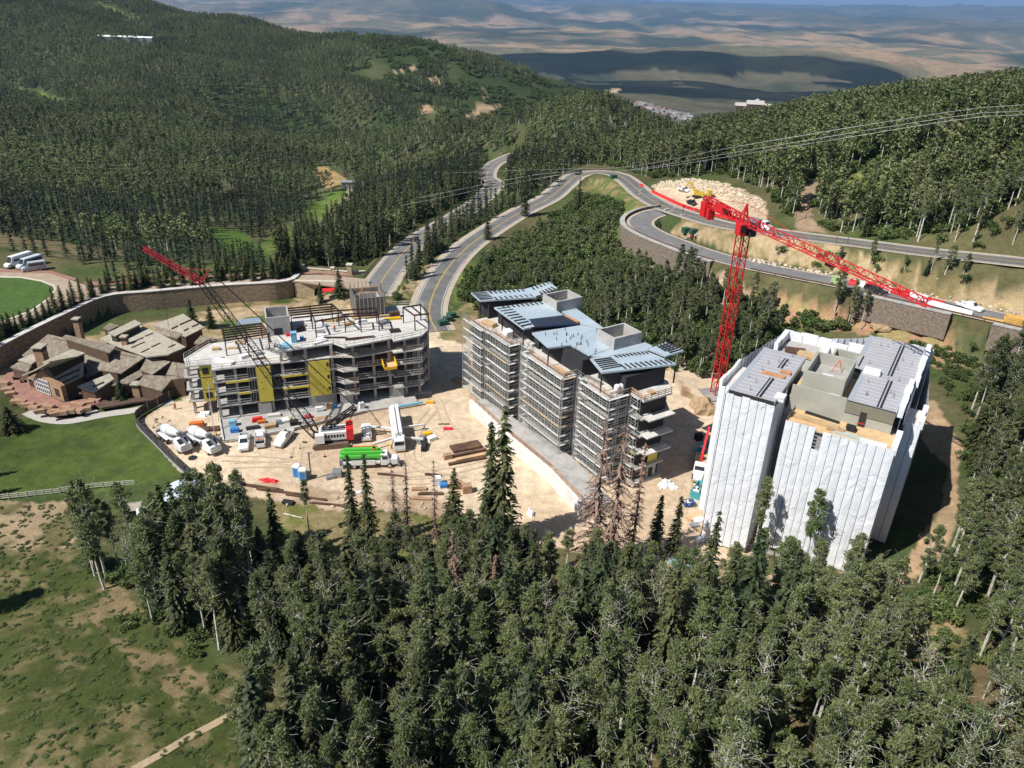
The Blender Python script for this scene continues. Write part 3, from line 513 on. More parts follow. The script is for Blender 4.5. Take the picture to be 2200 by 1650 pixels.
# ------------------------------------------------------------ trees: where they stand
FOOT = []        # footprints to keep clear: (origin, yaw, x0, x1, y0, y1)
def keep(o, yaw, x0, x1, y0, y1): FOOT.append((o[0], o[1], rad(yaw), x0, x1, y0, y1))
B1O, B1Y = (-52.2, 137.7), 19.6
B2O, B2Y = (-10.8, 150.9), -57.0
B3O, B3Y = (32.6, 101.9), -31.5
keep(B1O, B1Y, -15, 40, -10, 22); keep(B2O, B2Y, -3, 54, -7, 24); keep(B3O, B3Y, -5, 29, -2, 38); keep((-97, 148), 19, -18, 32, -16, 36)
YARD2 = [tuple(atz(x, y, 3)[:2]) for x, y in [(1780, 1222), (1843, 1262), (1990, 1225), (2050, 1150), (2064, 960), (1990, 860), (1960, 880), (1900, 1150)]]
OPEN = [[(1755, 400), (1850, 372), (2015, 362), (2020, 400), (1930, 410), (1850, 445), (1800, 448)], [(1735, 385), (1770, 385), (1755, 430), (1750, 470), (1790, 510), (1700, 500), (1705, 460), (1715, 430)], [(1395, 395), (1480, 380), (1570, 390), (1650, 430), (1660, 480), (1560, 475), (1440, 445)], [(560, 520), (640, 470), (700, 420), (760, 395), (768, 440), (720, 500), (640, 535), (590, 580), (470, 545), (450, 485), (520, 500)], [(665, 360), (700, 355), (735, 375), (755, 405), (700, 405)], [(1290, 290), (1340, 280), (1385, 305), (1350, 314), (1300, 310)], [(20, 188), (80, 193), (150, 222), (190, 250), (140, 243), (60, 212)], [(185, 0), (230, 8), (270, 26), (310, 50), (290, 52), (230, 27)]]
def scatter(poly, dens, rmin, rmax, spacing=1.5, seed=1, clear=True, noise=None):
    rs = np.random.RandomState(seed); P = np.array(poly, float)
    az = [math.atan2(*ray(x, y)[:2]) for x, y in poly]; a0, a1 = min(az)-.03, max(az)+.03
    n = int((a1-a0)*(rmax**2-rmin**2)/2*dens); a = rs.uniform(a0, a1, n); r = np.sqrt(rs.uniform(rmin**2, rmax**2, n)); x, y = r*np.sin(a), r*np.cos(a); z = hf(x, y)
    px, py, w = project(np.stack([x, y, z], 1)); m = in_poly(px, py, poly)
    if noise: m &= noise(x, y)
    for o in OPEN: m &= ~(in_poly(px, py, o) & (r > 150))
    if clear:
        m &= ~in_poly(x, y, SITE_POLY) & ~in_poly(x, y, YARD2)
        for pl, hw in ((ROAD_LEFT, 7.5), (ROAD_MID, 6.5), (ROAD_LOW, 8.0)):
            i = np.nonzero(m)[0]; d, _ = seg_dist(x[i], y[i], pl[::2]+pl[-1:]); m[i] &= d > hw
        for ox, oy, yw, x0, x1, y0, y1 in FOOT:
            dx, dy = x-ox, y-oy; u = dx*math.cos(yw)+dy*math.sin(yw); v = -dx*math.sin(yw)+dy*math.cos(yw); m &= ~((u > x0) & (u < x1) & (v > y0) & (v < y1))
    idx = np.nonzero(m)[0]; keepi = []; cells = {}
    for i in idx:
        c = (int(x[i]//spacing), int(y[i]//spacing)); bad = False
        for p in range(-1, 2):
            for q in range(-1, 2):
                for j in cells.get((c[0]+p, c[1]+q), ()):
                    if (x[i]-x[j])**2+(y[i]-y[j])**2 < spacing*spacing: bad = True; break
        if not bad: cells.setdefault(c, []).append(i); keepi.append(i)
    return np.stack([x[keepi], y[keepi], z[keepi]], 1) if keepi else np.zeros((0, 3))
TREES = []       # kind, x, y, z, height, region
def plant(kind, pts, h0, h1, region, seed=5):
    rs = np.random.RandomState(seed)
    for p in pts:
        h = rs.uniform(h0, h1)
        if region == 'fore':
            px, py, _ = project(p[None, :]); px, py = px[0], py[0]
            if in_poly(np.array([px]), np.array([py]), [(550, 1060), (790, 1090), (775, 1235), (690, 1265), (620, 1215), (575, 1150)])[0]: continue
            if py < 1300 and px > 560: h = min(h, rs.uniform(6, 10.5)) if kind == 'aspen' else min(h, rs.uniform(7, 12))
            elif py < 1400 and px > 560: h *= .85
        TREES.append((kind, p[0], p[1], p[2], h, region))
FOREG = [(185, 1215), (330, 1190), (520, 1175), (640, 1230), (760, 1215), (1000, 1170), (1230, 1235), (1430, 1300), (1560, 1265), (1700, 1262), (1860, 1300), (1890, 1380), (1940, 1560), (2050, 1700), (2050, 2300), (500, 2300), (540, 1640), (640, 1500), (560, 1440), (400, 1390), (300, 1330), (215, 1270)]
plant('aspen', scatter(FOREG, 0.15, 38, 125, 2.0, 1), 11.0, 17.0, 'fore')
plant('spruce', scatter(FOREG, 0.022, 40, 125, 3.0, 2), 12.0, 21, 'fore')
plant('aspen', scatter([(1960, 1250), (2060, 1170), (2075, 1000), (2060, 900), (2120, 800), (2350, 760), (2700, 1300), (2500, 2200), (2080, 2000), (2110, 1560), (2090, 1400), (2060, 1330)], 0.15, 60, 190, 1.8, 3), 8, 14.5, 'right')
plant('spruce', scatter([(2080, 1250), (2090, 900), (2200, 780), (2400, 1300), (2200, 1700)], 0.008, 60, 190, 3.0, 4), 8, 14, 'right')
MIDS = [(1010, 640), (1045, 560), (1180, 485), (1320, 470), (1335, 548), (1470, 590), (1580, 655), (1680, 700), (1600, 800), (1540, 835), (1420, 790), (1300, 740), (1150, 690), (1050, 680)]
plant('aspen', scatter(MIDS, 0.11, 140, 300, 1.8, 6), 3.0, 6.0, 'slope')
plant('aspen', scatter([(1250, 640), (1400, 600), (1480, 600), (1580, 655), (1700, 700), (1600, 800), (1540, 835), (1420, 790), (1300, 740)], 0.035, 140, 260, 2.6, 26), 8.5, 12, 'slope')
plant('spruce', scatter(MIDS, 0.003, 140, 300, 3.0, 7), 4, 7, 'slope')
plant('aspen', scatter([(1600, 640), (1720, 655), (1880, 690), (1880, 712), (1700, 706), (1620, 700)], 0.035, 110, 220, 2.2, 8), 8, 12.5, 'slope')
plant('aspen', scatter([(1760, 545), (2000, 582), (2200, 612), (2400, 640), (2400, 668), (2150, 640), (1950, 600), (1800, 570)], 0.13, 150, 260, 1.8, 9), 3.5, 8, 'between')
plant('spruce', scatter([(1860, 565), (2200, 612), (2400, 640), (2400, 668), (2150, 640)], 0.035, 150, 260, 2.2, 10), 4, 8, 'between')
RH = [(1270, 352), (1420, 325), (1570, 275), (1700, 245), (2000, 210), (2250, 170), (2500, 250), (2500, 560), (2200, 545), (1980, 522), (1790, 500), (1700, 470), (1640, 410), (1560, 375), (1400, 385), (1330, 360)]
plant('aspen', scatter(RH, 0.075, 190, 560, 2.1, 12), 10, 15, 'hill')
plant('spruce', scatter(RH, 0.011, 190, 560, 3.0, 13), 10, 17, 'hill')
plant('spruce', scatter([(860, 590), (950, 500), (1100, 432), (1190, 395), (1190, 412), (1110, 448), (1000, 512), (935, 570), (890, 630)], 0.035, 200, 420, 2.6, 14), 8, 15, 'roads')
plant('aspen', scatter([(860, 600), (950, 510), (1100, 438), (1190, 400), (1190, 412), (1110, 448), (1000, 512), (935, 570), (890, 640)], 0.05, 200, 420, 2.0, 15), 3, 6, 'roads')
CON = [(590, 575), (640, 535), (760, 448), (800, 405), (1000, 352), (1055, 365), (1035, 405), (960, 452), (880, 495), (830, 540), (785, 572), (700, 575)]
plant('spruce', scatter(CON, 0.030, 220, 640, 2.6, 16), 12, 20, 'band')
plant('aspen', scatter(CON, 0.028, 220, 640, 2.2, 17), 9, 13, 'band')
C2P = [(1060, 335), (1240, 308), (1400, 300), (1330, 340), (1230, 362), (1195, 395), (1110, 430), (1070, 405), (1120, 340)]
plant('spruce', scatter(C2P, 0.022, 280, 800, 2.8, 18), 11, 18, 'bend'); plant('aspen', scatter(C2P, 0.04, 280, 800, 2.2, 19), 9, 13, 'bend')
# young spruces on the terrace above the stone wall
rs = np.random.RandomState(77)
for i in range(54):
    t = (i+rs.uniform(-.3, .3))/54; k = t*(len(WALL_LINE)-1.001); j = int(k); f_ = k-j; a_ = np.array(WALL_LINE[max(0, j)]); b_ = np.array(WALL_LINE[min(j+1, len(WALL_LINE)-1)]); p = a_+(b_-a_)*f_
    off = 1+rs.uniform(3.0, 6.0)/np.hypot(p[0], p[1]); x, y = p[0]*off, p[1]*off; TREES.append(('spruce', x, y, float(hf(x, y)), rs.uniform(4.0, 7.0), 'terrace'))
plant('spruce', scatter([(200, 585), (330, 560), (560, 572), (640, 575), (600, 596), (420, 606), (300, 612), (215, 612)], 0.045, 170, 330, 2.4, 21), 5, 9, 'terrace')
plant('spruce', scatter([(-60, 540), (60, 545), (120, 560), (230, 575), (560, 570), (540, 560), (300, 552), (100, 540)], 0.030, 200, 380, 2.6, 22), 6, 10, 'terrace')
print('scatter', len(TREES), round(time.time()-T0, 1))
# trees that can be named one by one: base pixel, top pixel row -> height
SOLO = []
def solo(kind, bx, by, ty, label, var=0, w=1.0, cat='tree'):
    p = G(bx, by); d = ray(bx, ty); hd = math.hypot(p[0], p[1]); t = hd/math.hypot(d[0], d[1]); h = max(3.0, (CAMH+d[2]*t-p[2])/1.0)
    SOLO.append((kind, p, h, label, var, w))
solo('aspen', 1612, 1215, 1018, 'tall aspen with a narrow crown before the left wrapped face of the white building', 3, .8)
solo('aspen', 1728, 1225, 1040, 'leafy aspen throwing its shadow on the white wrapping of the right-hand building', 1, 1.05)
solo('aspen', 228, 1240, 1022, 'leaning white-trunked aspen at the far left end of the foreground grove', 0)
solo('aspen', 300, 1235, 1030, 'aspen with bare white stem, second from the left end of the grove', 6)
solo('aspen', 205, 1238, 1040, 'slim aspen on the outer left edge of the grove', 3)
solo('aspen', 440, 1255, 1010, 'tall aspen whose crown hides the left of the yard fence', 4)
solo('aspen', 500, 1260, 1000, 'tall aspen standing before the cement mixers', 2)
solo('aspen', 380, 1250, 1050, 'aspen with a broad crown in front of the pale canopy roof', 5)
solo('aspen', 540, 1262, 1070, 'aspen with straight white trunk right of the pale canopy roof', 1)
solo('aspen', 666, 1150, 1030, 'single aspen standing below the blue portable toilets', 6, .8)
solo('spruce', 598, 1200, 1045, 'dark spire-shaped spruce left of the portable toilets', 3)
solo('spruce', 762, 1180, 975, 'thin dark spruce in front of the rear of the green pump truck', 3, .85)
solo('spruce', 795, 1180, 972, 'thin dark spruce in front of the middle of the green pump truck', 1, .8)
solo('spruce', 976, 1150, 1005, 'stout spruce standing before the steel stack on the yard', 2)
solo('spruce', 1052, 1170, 905, 'tall twin spruce, the left spire before the scaffold walkway', 1)
solo('spruce', 1078, 1175, 868, 'tallest dark spruce, the right spire before the scaffold walkway', 0)
solo('dead', 1270, 1230, 895, 'rust-brown dead spruce before the near end of the scaffold', 2, 1.15)
solo('dead', 1308, 1235, 905, 'grey-brown dead spruce touching the near corner of the scaffold', 0, 1.1)
solo('dead', 1352, 1230, 945, 'bare dead spruce right of the two rusty ones', 1)
solo('dead', 878, 1170, 990, 'bare dead spruce below the white pump truck', 1, .8)
solo('dead', 935, 1160, 985, 'thin bare dead spruce left of the stout spruce', 1, .7)
solo('dead', 850, 1180, 1000, 'grey dead spruce under the cab of the green pump truck', 0, .8)
solo('dead', 975, 1330, 1140, 'pinkish dead spruce in the middle of the foreground forest', 0)
solo('dead', 1060, 1360, 1190, 'fallen-topped grey spruce in the foreground forest', 1)
solo('spruce', 1060, 1340, 1110, 'tall sunlit spruce in the centre of the foreground forest', 0)
solo('spruce', 1140, 1300, 1130, 'sunlit spruce right of the centre of the foreground forest', 4)
solo('spruce', 1325, 1350, 1170, 'yellow-green spruce below the dead rusty trees', 2)
solo('spruce', 1405, 1190, 1060, 'small spruce at the edge of the yard, left of the blue skip', 1)
solo('spruce', 1445, 1195, 1062, 'small spruce at the edge of the yard beside the blue skip', 3)
solo('spruce', 1690, 1235, 1150, 'little spruce at the foot of the white wrapped wall', 1)
solo('spruce', 1575, 1240, 1165, 'bushy little spruce at the foot of the left wrapped face', 2)
solo('spruce', 505, 1380, 1170, 'brownish spruce in the left part of the foreground grove', 4)
solo('spruce', 355, 1300, 1130, 'dark spruce on the left flank of the grove', 0)
solo('spruce', 1243, 452, 380, 'lone dark spruce beside the curve of the road', 2)
solo('spruce', 1128, 465, 352, 'tall spruce between the two roads', 1)
solo('spruce', 1047, 515, 455, 'dark spruce overhanging the middle road', 2)
solo('spruce', 730, 640, 578, 'dark spruce by the stone bridge', 2, 1.2)
solo('spruce', 690, 650, 605, 'young spruce before the bridge arch', 0)
solo('spruce', 415, 700, 640, 'bushy spruce behind the lodge roof', 2, 1.2)
solo('spruce', 455, 705, 655, 'second bushy spruce behind the lodge roof', 0, 1.2)
solo('spruce', 265, 865, 810, 'spruce before the lodge, in the planting bed', 2, 1.2)
solo('spruce', 138, 715, 690, 'small spruce beside the lodge chimney', 1)
solo('spruce', -70, 1075, 960, 'spruce just left of the frame whose shadow crosses the lawn', 2); solo('spruce', -110, 1040, 900, 'second spruce left of the frame shading the lawn', 0); solo('aspen', -95, 1330, 1180, 'aspen left of the frame shading the meadow', 2, 1.5); solo('aspen', -40, 1310, 1190, 'smaller aspen left of the frame shading the meadow', 0, 1.4); solo('spruce', 25, 925, 868, 'dark bushy spruce at the left end of the lodge patio', 2, 1.7)
solo('aspen', 1452, 610, 540, 'aspen standing before the curved retaining wall', 3, .8)
solo('aspen', 1820, 702, 600, 'tall thin aspen by the orange flag behind the white building', 6, .8)
solo('aspen', 2000, 583, 515, 'bare-stemmed aspen on the bank below the upper road', 6, .7)

LBL = {('aspen', 'fore'): 'green aspen with white branches in the dense foreground forest', ('spruce', 'fore'): 'dark spruce among the aspens of the foreground forest', ('aspen', 'right'): 'aspen in the wood along the right edge beyond the dirt track', ('spruce', 'right'): 'dark spruce in the wood along the right edge',
       ('aspen', 'slope'): 'white-stemmed aspen on the slope behind the building sites', ('spruce', 'slope'): 'small spruce on the brushy slope behind the scaffolded building', ('aspen', 'between'): 'scrubby aspen on the bank between the lower and upper road', ('spruce', 'between'): 'small dark spruce on the bank between the lower and upper road',
       ('aspen', 'hill'): 'tall white-stemmed aspen on the hill above the upper road', ('spruce', 'hill'): 'dark spruce on the wooded hill above the upper road', ('aspen', 'roads'): 'bushy young aspen between the two winding roads', ('spruce', 'roads'): 'spruce in the strip between the two winding roads',
       ('aspen', 'band'): 'pale aspen among the spruces left of the winding road', ('spruce', 'band'): 'tall narrow spruce in the belt left of the winding road', ('aspen', 'bend'): 'aspen in the wood around the far road bend', ('spruce', 'bend'): 'spruce in the wood around the far road bend', ('spruce', 'terrace'): 'young spruce planted on the terrace above the stone wall'}
def put_tree(kind, p, h, label, group, var, w=1.0, rz=0.0):
    tr, cr = {'aspen': ASP, 'spruce': SPR, 'dead': SPD, 'thin': ASPB}[kind][var]; H0 = 14.0 if kind in ('aspen', 'thin') else 18.0
    s = h/H0; sx = (0.35+0.65*s)*w*1.05 if kind != 'spruce' else (0.3+0.7*s)*w
    nm_ = {'aspen': 'aspen_tree', 'thin': 'aspen_tree', 'spruce': 'spruce_tree', 'dead': 'dead_spruce'}[kind]
    t = thing(nm_, label, 'tree', (p[0], p[1], p[2]-.05), rz, group, (sx, sx, s)); link('trunk', tr, t); link('crown', cr, t); return t
rs = np.random.RandomState(9)
for kind, p, h, label, var, w in SOLO: put_tree(kind, p, h, label, None, var, w, rs.uniform(0, 6.28))
def vis(t):
    px, py, w = project(np.array([[t[1], t[2], t[3]+t[4]*.6]])); return (-60 < px[0] < 2260) and (-50 < py[0] < 1720)
WH = {'fore': ['below the cement mixers', 'below the portable toilets', 'below the green pump truck', 'below the twin spruces', 'below the scaffold end', 'below the wrapped building', 'right of the wrapped building']}
def which(t, kd):
    px, py, _ = project(np.array([[t[1], t[2], t[3]]])); px, py = px[0], py[0]; b = LBL[(t[0], t[5])]
    sz = ('tall' if t[4] > 13 else 'short' if t[4] < 10 else 'middling') if t[0] == 'aspen' else ('tall' if t[4] > 15 else 'short' if t[4] < 9 else 'middling')
    sz = ('half-bare ' if kd == 'thin' else '')+sz
    if t[5] == 'fore':
        w = WH['fore'][min(6, int(np.searchsorted([560, 740, 940, 1150, 1430, 1800], px)))]; row = 'at the yard edge' if py < 1290 else 'in the middle rows' if py < 1480 else 'near the bottom edge'
        return f"{sz} {'spruce' if t[0] == 'spruce' else 'aspen'} in foreground forest {row}, {w}"
    if t[5] == 'right': return f"{sz} {'spruce' if t[0] == 'spruce' else 'aspen'} of the right-edge wood, " + ('level with the wrapped roof' if py < 1000 else 'beside the dirt track' if py < 1300 else 'low beside the trail signs')
    if t[5] == 'hill': return f"{sz} {'spruce' if t[0] == 'spruce' else 'aspen'} on the wooded hill, " + ('behind the gravel pad' if px < 1700 else 'around the green clearing' if px < 1950 else 'towards the right edge')
    if t[5] == 'band': return f"{sz} {'spruce' if t[0] == 'spruce' else 'aspen'} in the belt left of the winding road, " + ('beside the grassy run' if px < 720 else 'in its middle' if px < 880 else 'at its far end')
    if t[5] == 'terrace': return f"{sz} young spruce on the terrace, " + ('round the oval lawn' if px < 200 else 'above the middle of the stone wall' if px < 430 else 'towards the stone bridge')
    return b
REST = {'aspen': [], 'spruce': []}
for kind in ('aspen', 'spruce'):
    ns = sum(1 for s_ in SOLO if s_[0] == kind)
    L = [t for t in TREES if t[0] == kind]; V_ = [t for t in L if vis(t)]; V_.sort(key=lambda t: -t[4]/math.hypot(t[1], t[2])); take = V_[:295-ns]; tk = set(id(t) for t in take)
    REST[kind] = [t for t in L if id(t) not in tk]
    for t in take:
        v = rs.randint(len(ASP if kind == 'aspen' else SPR)); kd = kind
        if kind == 'aspen' and t[5] in ('fore', 'right') and rs.rand() < .12: kd = 'thin'; v = rs.randint(2)
        put_tree(kd, t[1:4], t[4], which(t, kd), LBL[(kind, t[5])]+' group', v, rs.uniform(.85, 1.15), rs.uniform(0, 6.28))
# ---- woods too many to count: instanced through geometry nodes
def wood(name, label, cat, variants, pts, hs, H0, tilt=0.0):
    rs = np.random.RandomState(len(pts)); col = bpy.data.collections.new(name+'_kinds')
    for i, parts in enumerate(variants):
        # trunk and crown joined per kind
        me = parts if not isinstance(parts, tuple) else None
        if me is None:
            tr, cr = parts; vs = []; fs = []; mi = []; o = 0; av = []
            for k, m_ in enumerate((tr, cr)):
                n = len(m_.vertices); co = np.empty(n*3, np.float32); m_.vertices.foreach_get('co', co); vs.append(co.reshape(-1, 3))
                for pl in m_.polygons: fs.append(tuple(v+o for v in pl.vertices)); mi.append(k)
                if k: a_ = np.empty(n, np.float32); m_.attributes['rnd'].data.foreach_get('value', a_); av.append(a_)
                else: av.append(np.full(n, .5, np.float32))
                o += n
            me = bpy.data.meshes.new(name+'_kind'); me.from_pydata(np.concatenate(vs).tolist(), [], fs); me.materials.append(tr.materials[0]); me.materials.append(cr.materials[0]); me.polygons.foreach_set('material_index', mi)
            a = me.attributes.new('rnd', 'FLOAT', 'POINT'); a.data.foreach_set('value', np.concatenate(av)); me.update()
        col.objects.link(bpy.data.objects.new(name+'_kind', me))
    pm = bpy.data.meshes.new(name); pm.from_pydata([tuple(map(float, p)) for p in pts], [], [])
    n = len(pts); s = np.asarray(hs, np.float32)/H0
    a = pm.attributes.new('size', 'FLOAT_VECTOR', 'POINT'); w = rs.uniform(.85, 1.2, n)*(0.3+0.7*s); a.data.foreach_set('vector', np.stack([w, w, s], 1).astype(np.float32).ravel())
    a = pm.attributes.new('turn', 'FLOAT_VECTOR', 'POINT'); a.data.foreach_set('vector', np.stack([rs.normal(0, tilt, n), rs.normal(0, tilt, n), rs.uniform(0, 6.28, n)], 1).astype(np.float32).ravel())
    o = bpy.data.objects.new(name, pm); COL.objects.link(o); tag(o, label, cat, kind='stuff')
    ng = bpy.data.node_groups.new(name, 'GeometryNodeTree'); ng.interface.new_socket('Geometry', in_out='INPUT', socket_type='NodeSocketGeometry'); ng.interface.new_socket('Geometry', in_out='OUTPUT', socket_type='NodeSocketGeometry')
    gi = ng.nodes.new('NodeGroupInput'); go = ng.nodes.new('NodeGroupOutput'); ip = ng.nodes.new('GeometryNodeInstanceOnPoints'); ci = ng.nodes.new('GeometryNodeCollectionInfo')
    ci.inputs['Collection'].default_value = col; ci.inputs['Separate Children'].default_value = True; ci.inputs['Reset Children'].default_value = True; ip.inputs['Pick Instance'].default_value = True
    na1 = ng.nodes.new('GeometryNodeInputNamedAttribute'); na1.data_type = 'FLOAT_VECTOR'; na1.inputs['Name'].default_value = 'size'; na2 = ng.nodes.new('GeometryNodeInputNamedAttribute'); na2.data_type = 'FLOAT_VECTOR'; na2.inputs['Name'].default_value = 'turn'
    mp = ng.nodes.new('GeometryNodeMeshToPoints')
    ng.links.new(gi.outputs[0], mp.inputs[0]); ng.links.new(mp.outputs[0], ip.inputs['Points']); ng.links.new(ci.outputs[0], ip.inputs['Instance'])
    ng.links.new(na1.outputs[0], ip.inputs['Scale']); ng.links.new(na2.outputs[0], ip.inputs['Rotation']); ng.links.new(ip.outputs[0], go.inputs[0])
    md = o.modifiers.new('instances', 'NODES'); md.node_group = ng
    return o
def rest_split(kind, near):
    A = REST[kind]; return [t for t in A if (math.hypot(t[1], t[2]) < 235) == near]
for kind, near, V_, nm_, lb in (('aspen', True, ASP, 'aspen_grove', 'aspens filling the gaps of the near woods'), ('spruce', True, SPR, 'spruce_grove', 'spruces filling the gaps of the near woods'), ('aspen', False, FASP, 'aspen_woodland', 'aspen woods on the hill behind the roads'), ('spruce', False, FSPR, 'spruce_woodland', 'spruce woods behind the winding roads')):
    A = rest_split(kind, near)
    if A: wood(nm_, lb, 'forest', V_, [t[1:4] for t in A], [t[4] for t in A], 14.0 if kind == 'aspen' else 18.0)
LH = [(-80, 495), (120, 520), (320, 548), (480, 540), (590, 560), (640, 530), (760, 445), (800, 400), (1000, 350), (1060, 330), (1240, 305), (1450, 292), (1340, 225), (1230, 180), (1130, 120), (980, 60), (760, 46), (500, 40), (400, 16), (270, -20), (100, -60), (-80, -80)]
con_n = lambda x, y: (gully(x, y)*.75+fbm(x/60, y/60, 3, 91)*.25 < .455)
def off_track(x, y):
    px, py, _ = project(np.stack([x, y, hf(x, y)], 1)); return np.min([seg_dist(px, py, [(a, b, 0) for a, b in t])[0] for t in TRACKS], 0) > 5.5
scrub_w = lambda x, y: (project(np.stack([x, y, hf(x, y)], 1))[0] > 870+(fbm(x/120, y/120, 3, 97)-.5)*520) & (np.hypot(x, y) > 900)
pa = scatter(LH, 0.034, 290, 2600, 3.6, 31, noise=lambda x, y: (~con_n(x, y) | (np.hypot(x, y) > 1250)) & ~(scrub_w(x, y) & (fbm(x/70, y/70, 3, 93) < .62)) & off_track(x, y))
pb = scatter(LH, 0.026, 290, 1700, 4.0, 32, noise=lambda x, y: con_n(x, y) & (np.hypot(x, y) < 1250) & ~scrub_w(x, y))
pc = scatter(LH, 0.036, 700, 2000, 3.4, 33, noise=lambda x, y: scrub_w(x, y) & off_track(x, y) & (fbm(x/40, y/40, 3, 95) > .40))
print('far woods', len(pa), len(pb), len(pc), round(time.time()-T0, 1))
wood('hillside_aspens', 'aspen wood covering the big hillside on the left', 'forest', FASP, pa, np.random.RandomState(1).uniform(7, 11.5, len(pa)), 10.0)
wood('hillside_spruces', 'dark spruce patches on the big hillside on the left', 'forest', FSPR, pb, np.random.RandomState(2).uniform(10, 18, len(pb)), 18.0)
wood('hillside_scrub', 'scrub oak on the far end of the left hillside', 'scrub', SHR, pc, np.random.RandomState(3).uniform(3, 6.5, len(pc)), 1.0)
# undergrowth
US = [(FOREG, 0.22, 38, 125, .8, 2.2), ([(1960, 1250), (2060, 1170), (2075, 1000), (2060, 900), (2120, 800), (2350, 760), (2500, 1300), (2300, 1700), (2080, 1700), (1900, 1700), (1880, 1400)], 0.22, 60, 190, .8, 2.4), ([(985, 640), (1010, 590), (1060, 550), (1190, 470), (1250, 420), (1340, 440), (1335, 548), (1480, 600), (1700, 670), (1900, 715), (1700, 712), (1560, 810), (1480, 810), (1380, 770), (1200, 700), (1060, 690)], 0.26, 140, 330, 1.2, 3.6),
      ([(1660, 520), (1760, 545), (2000, 582), (2200, 612), (2400, 640), (2400, 675), (2150, 650), (1950, 610), (1700, 565)], 0.13, 150, 260, .8, 2.4), (RH, 0.10, 190, 480, 1.2, 3.4), (CON, 0.06, 220, 560, 1.0, 2.5), ([(840, 640), (900, 570), (980, 500), (1120, 430), (1190, 400), (1190, 412), (1000, 515), (940, 570), (870, 660)], .08, 180, 420, .8, 2.0), ([(1950, 740), (2060, 740), (2200, 760), (2200, 800), (2060, 880), (2000, 790)], .20, 100, 200, .6, 2.0), ([(150, 1230), (300, 1320), (450, 1420), (600, 1480), (560, 1520), (380, 1420), (200, 1310)], .06, 60, 130, .5, 1.2)]
up_ = []; uh = []
for i, (pl, dn, r0, r1, h0, h1) in enumerate(US):
    q = scatter(pl, dn, r0, r1, 1.0, 50+i); up_ += list(q); uh += list(np.random.RandomState(i).uniform(h0, h1, len(q)))
wood('undergrowth', 'green undergrowth and bushes between the trees', 'undergrowth', SHR, up_, uh, 1.0)
tuft = scatter([(-60, 1090), (190, 1085), (230, 1280), (430, 1420), (620, 1500), (560, 1700), (-80, 1700)], .55, 55, 150, .55, 81); wood('grass_tufts', 'grass and weed tufts of the meadow', 'grass', SHR, tuft, np.random.RandomState(4).uniform(.12, .42, len(tuft))*.8, 1.0)
print('trees done', len(up_), round(time.time()-T0, 1))
# ------------------------------------------------------------ roads
M_ASPH = mat('asphalt', (0.135, 0.133, 0.132), 0.9, var=0.16, scale=0.25, bump=.1, col2=(0.17, 0.165, 0.16))
M_ASPH2 = mat('pale_asphalt', (0.17, 0.167, 0.165), 0.9, var=0.12, scale=0.3, col2=(0.21, 0.20, 0.195))
M_SHLD = mat('gravel_shoulder', (0.42, 0.355, 0.28), 0.95, var=0.2, scale=0.8, bump=.3)
M_YEL = mat('yellow_road_paint', (0.55, 0.38, 0.06), 0.7, var=0.2, scale=1)
M_WPAINT = mat('white_road_paint', (0.62, 0.60, 0.56), 0.7, var=0.2, scale=1)
M_GALV = mat('galvanised_steel', (0.42, 0.43, 0.44), 0.45, 0.6, var=0.15, scale=1)
M_RUST = mat('rusty_steel', (0.10, 0.06, 0.042), 0.8, 0.2, var=0.3, scale=1.2, col2=(0.16, 0.085, 0.05))
M_WOODP = mat('weathered_post', (0.16, 0.12, 0.085), 0.9, var=0.2)
M_CONC = mat('concrete', (0.40, 0.385, 0.36), 0.9, var=0.16, scale=0.5, bump=.12, bscale=3, col2=(0.33, 0.32, 0.30))
M_CONCL = mat('pale_concrete', (0.56, 0.54, 0.50), 0.9, var=0.12, scale=0.5, bump=.1, bscale=3, col2=(0.47, 0.45, 0.42))
M_DKCONC = mat('dark_concrete', (0.26, 0.25, 0.235), 0.9, var=0.18, scale=0.5, col2=(0.32, 0.31, 0.29))
def stonemat(name, c1, c2, mort, sc=1.0):
    m = bpy.data.materials.new(name); m.use_nodes = True; nt = m.node_tree; b = nt.nodes['Principled BSDF']; b.inputs['Roughness'].default_value = .95; b.inputs['Specular IOR Level'].default_value = .15
    uv = nd(nt, 'ShaderNodeUVMap'); br = nd(nt, 'ShaderNodeTexBrick'); br.inputs['Color1'].default_value = (*c1, 1); br.inputs['Color2'].default_value = (*c2, 1); br.inputs['Mortar'].default_value = (*mort, 1)
    br.inputs['Scale'].default_value = sc; br.inputs['Mortar Size'].default_value = .03; br.inputs['Brick Width'].default_value = .9; br.inputs['Row Height'].default_value = .4; br.inputs['Bias'].default_value = -.1
    nt.links.new(uv.outputs[0], br.inputs['Vector']); nz = nd(nt, 'ShaderNodeTexNoise', i_Scale=1.6, i_Detail=6.0); nt.links.new(uv.outputs[0], nz.inputs['Vector'])
    mr = nd(nt, 'ShaderNodeMapRange'); mr.inputs[1].default_value = .3; mr.inputs[2].default_value = .7; mr.inputs[3].default_value = .7; mr.inputs[4].default_value = 1.3; nt.links.new(nz.outputs[0], mr.inputs[0])
    mu = nd(nt, 'ShaderNodeVectorMath', operation='MULTIPLY'); nt.links.new(br.outputs[0], mu.inputs[0]); nt.links.new(mr.outputs[0], mu.inputs[1]); nt.links.new(mu.outputs[0], b.inputs['Base Color'])
    bp = nd(nt, 'ShaderNodeBump', i_Strength=.8, i_Distance=.15); bp.invert = True; nt.links.new(br.outputs['Fac'], bp.inputs['Height']); nt.links.new(bp.outputs[0], b.inputs['Normal']); MATS[name] = m; return m
M_STONE = stonemat('stone_block_wall', (0.33, 0.26, 0.18), (0.24, 0.185, 0.13), (0.14, 0.11, 0.08))
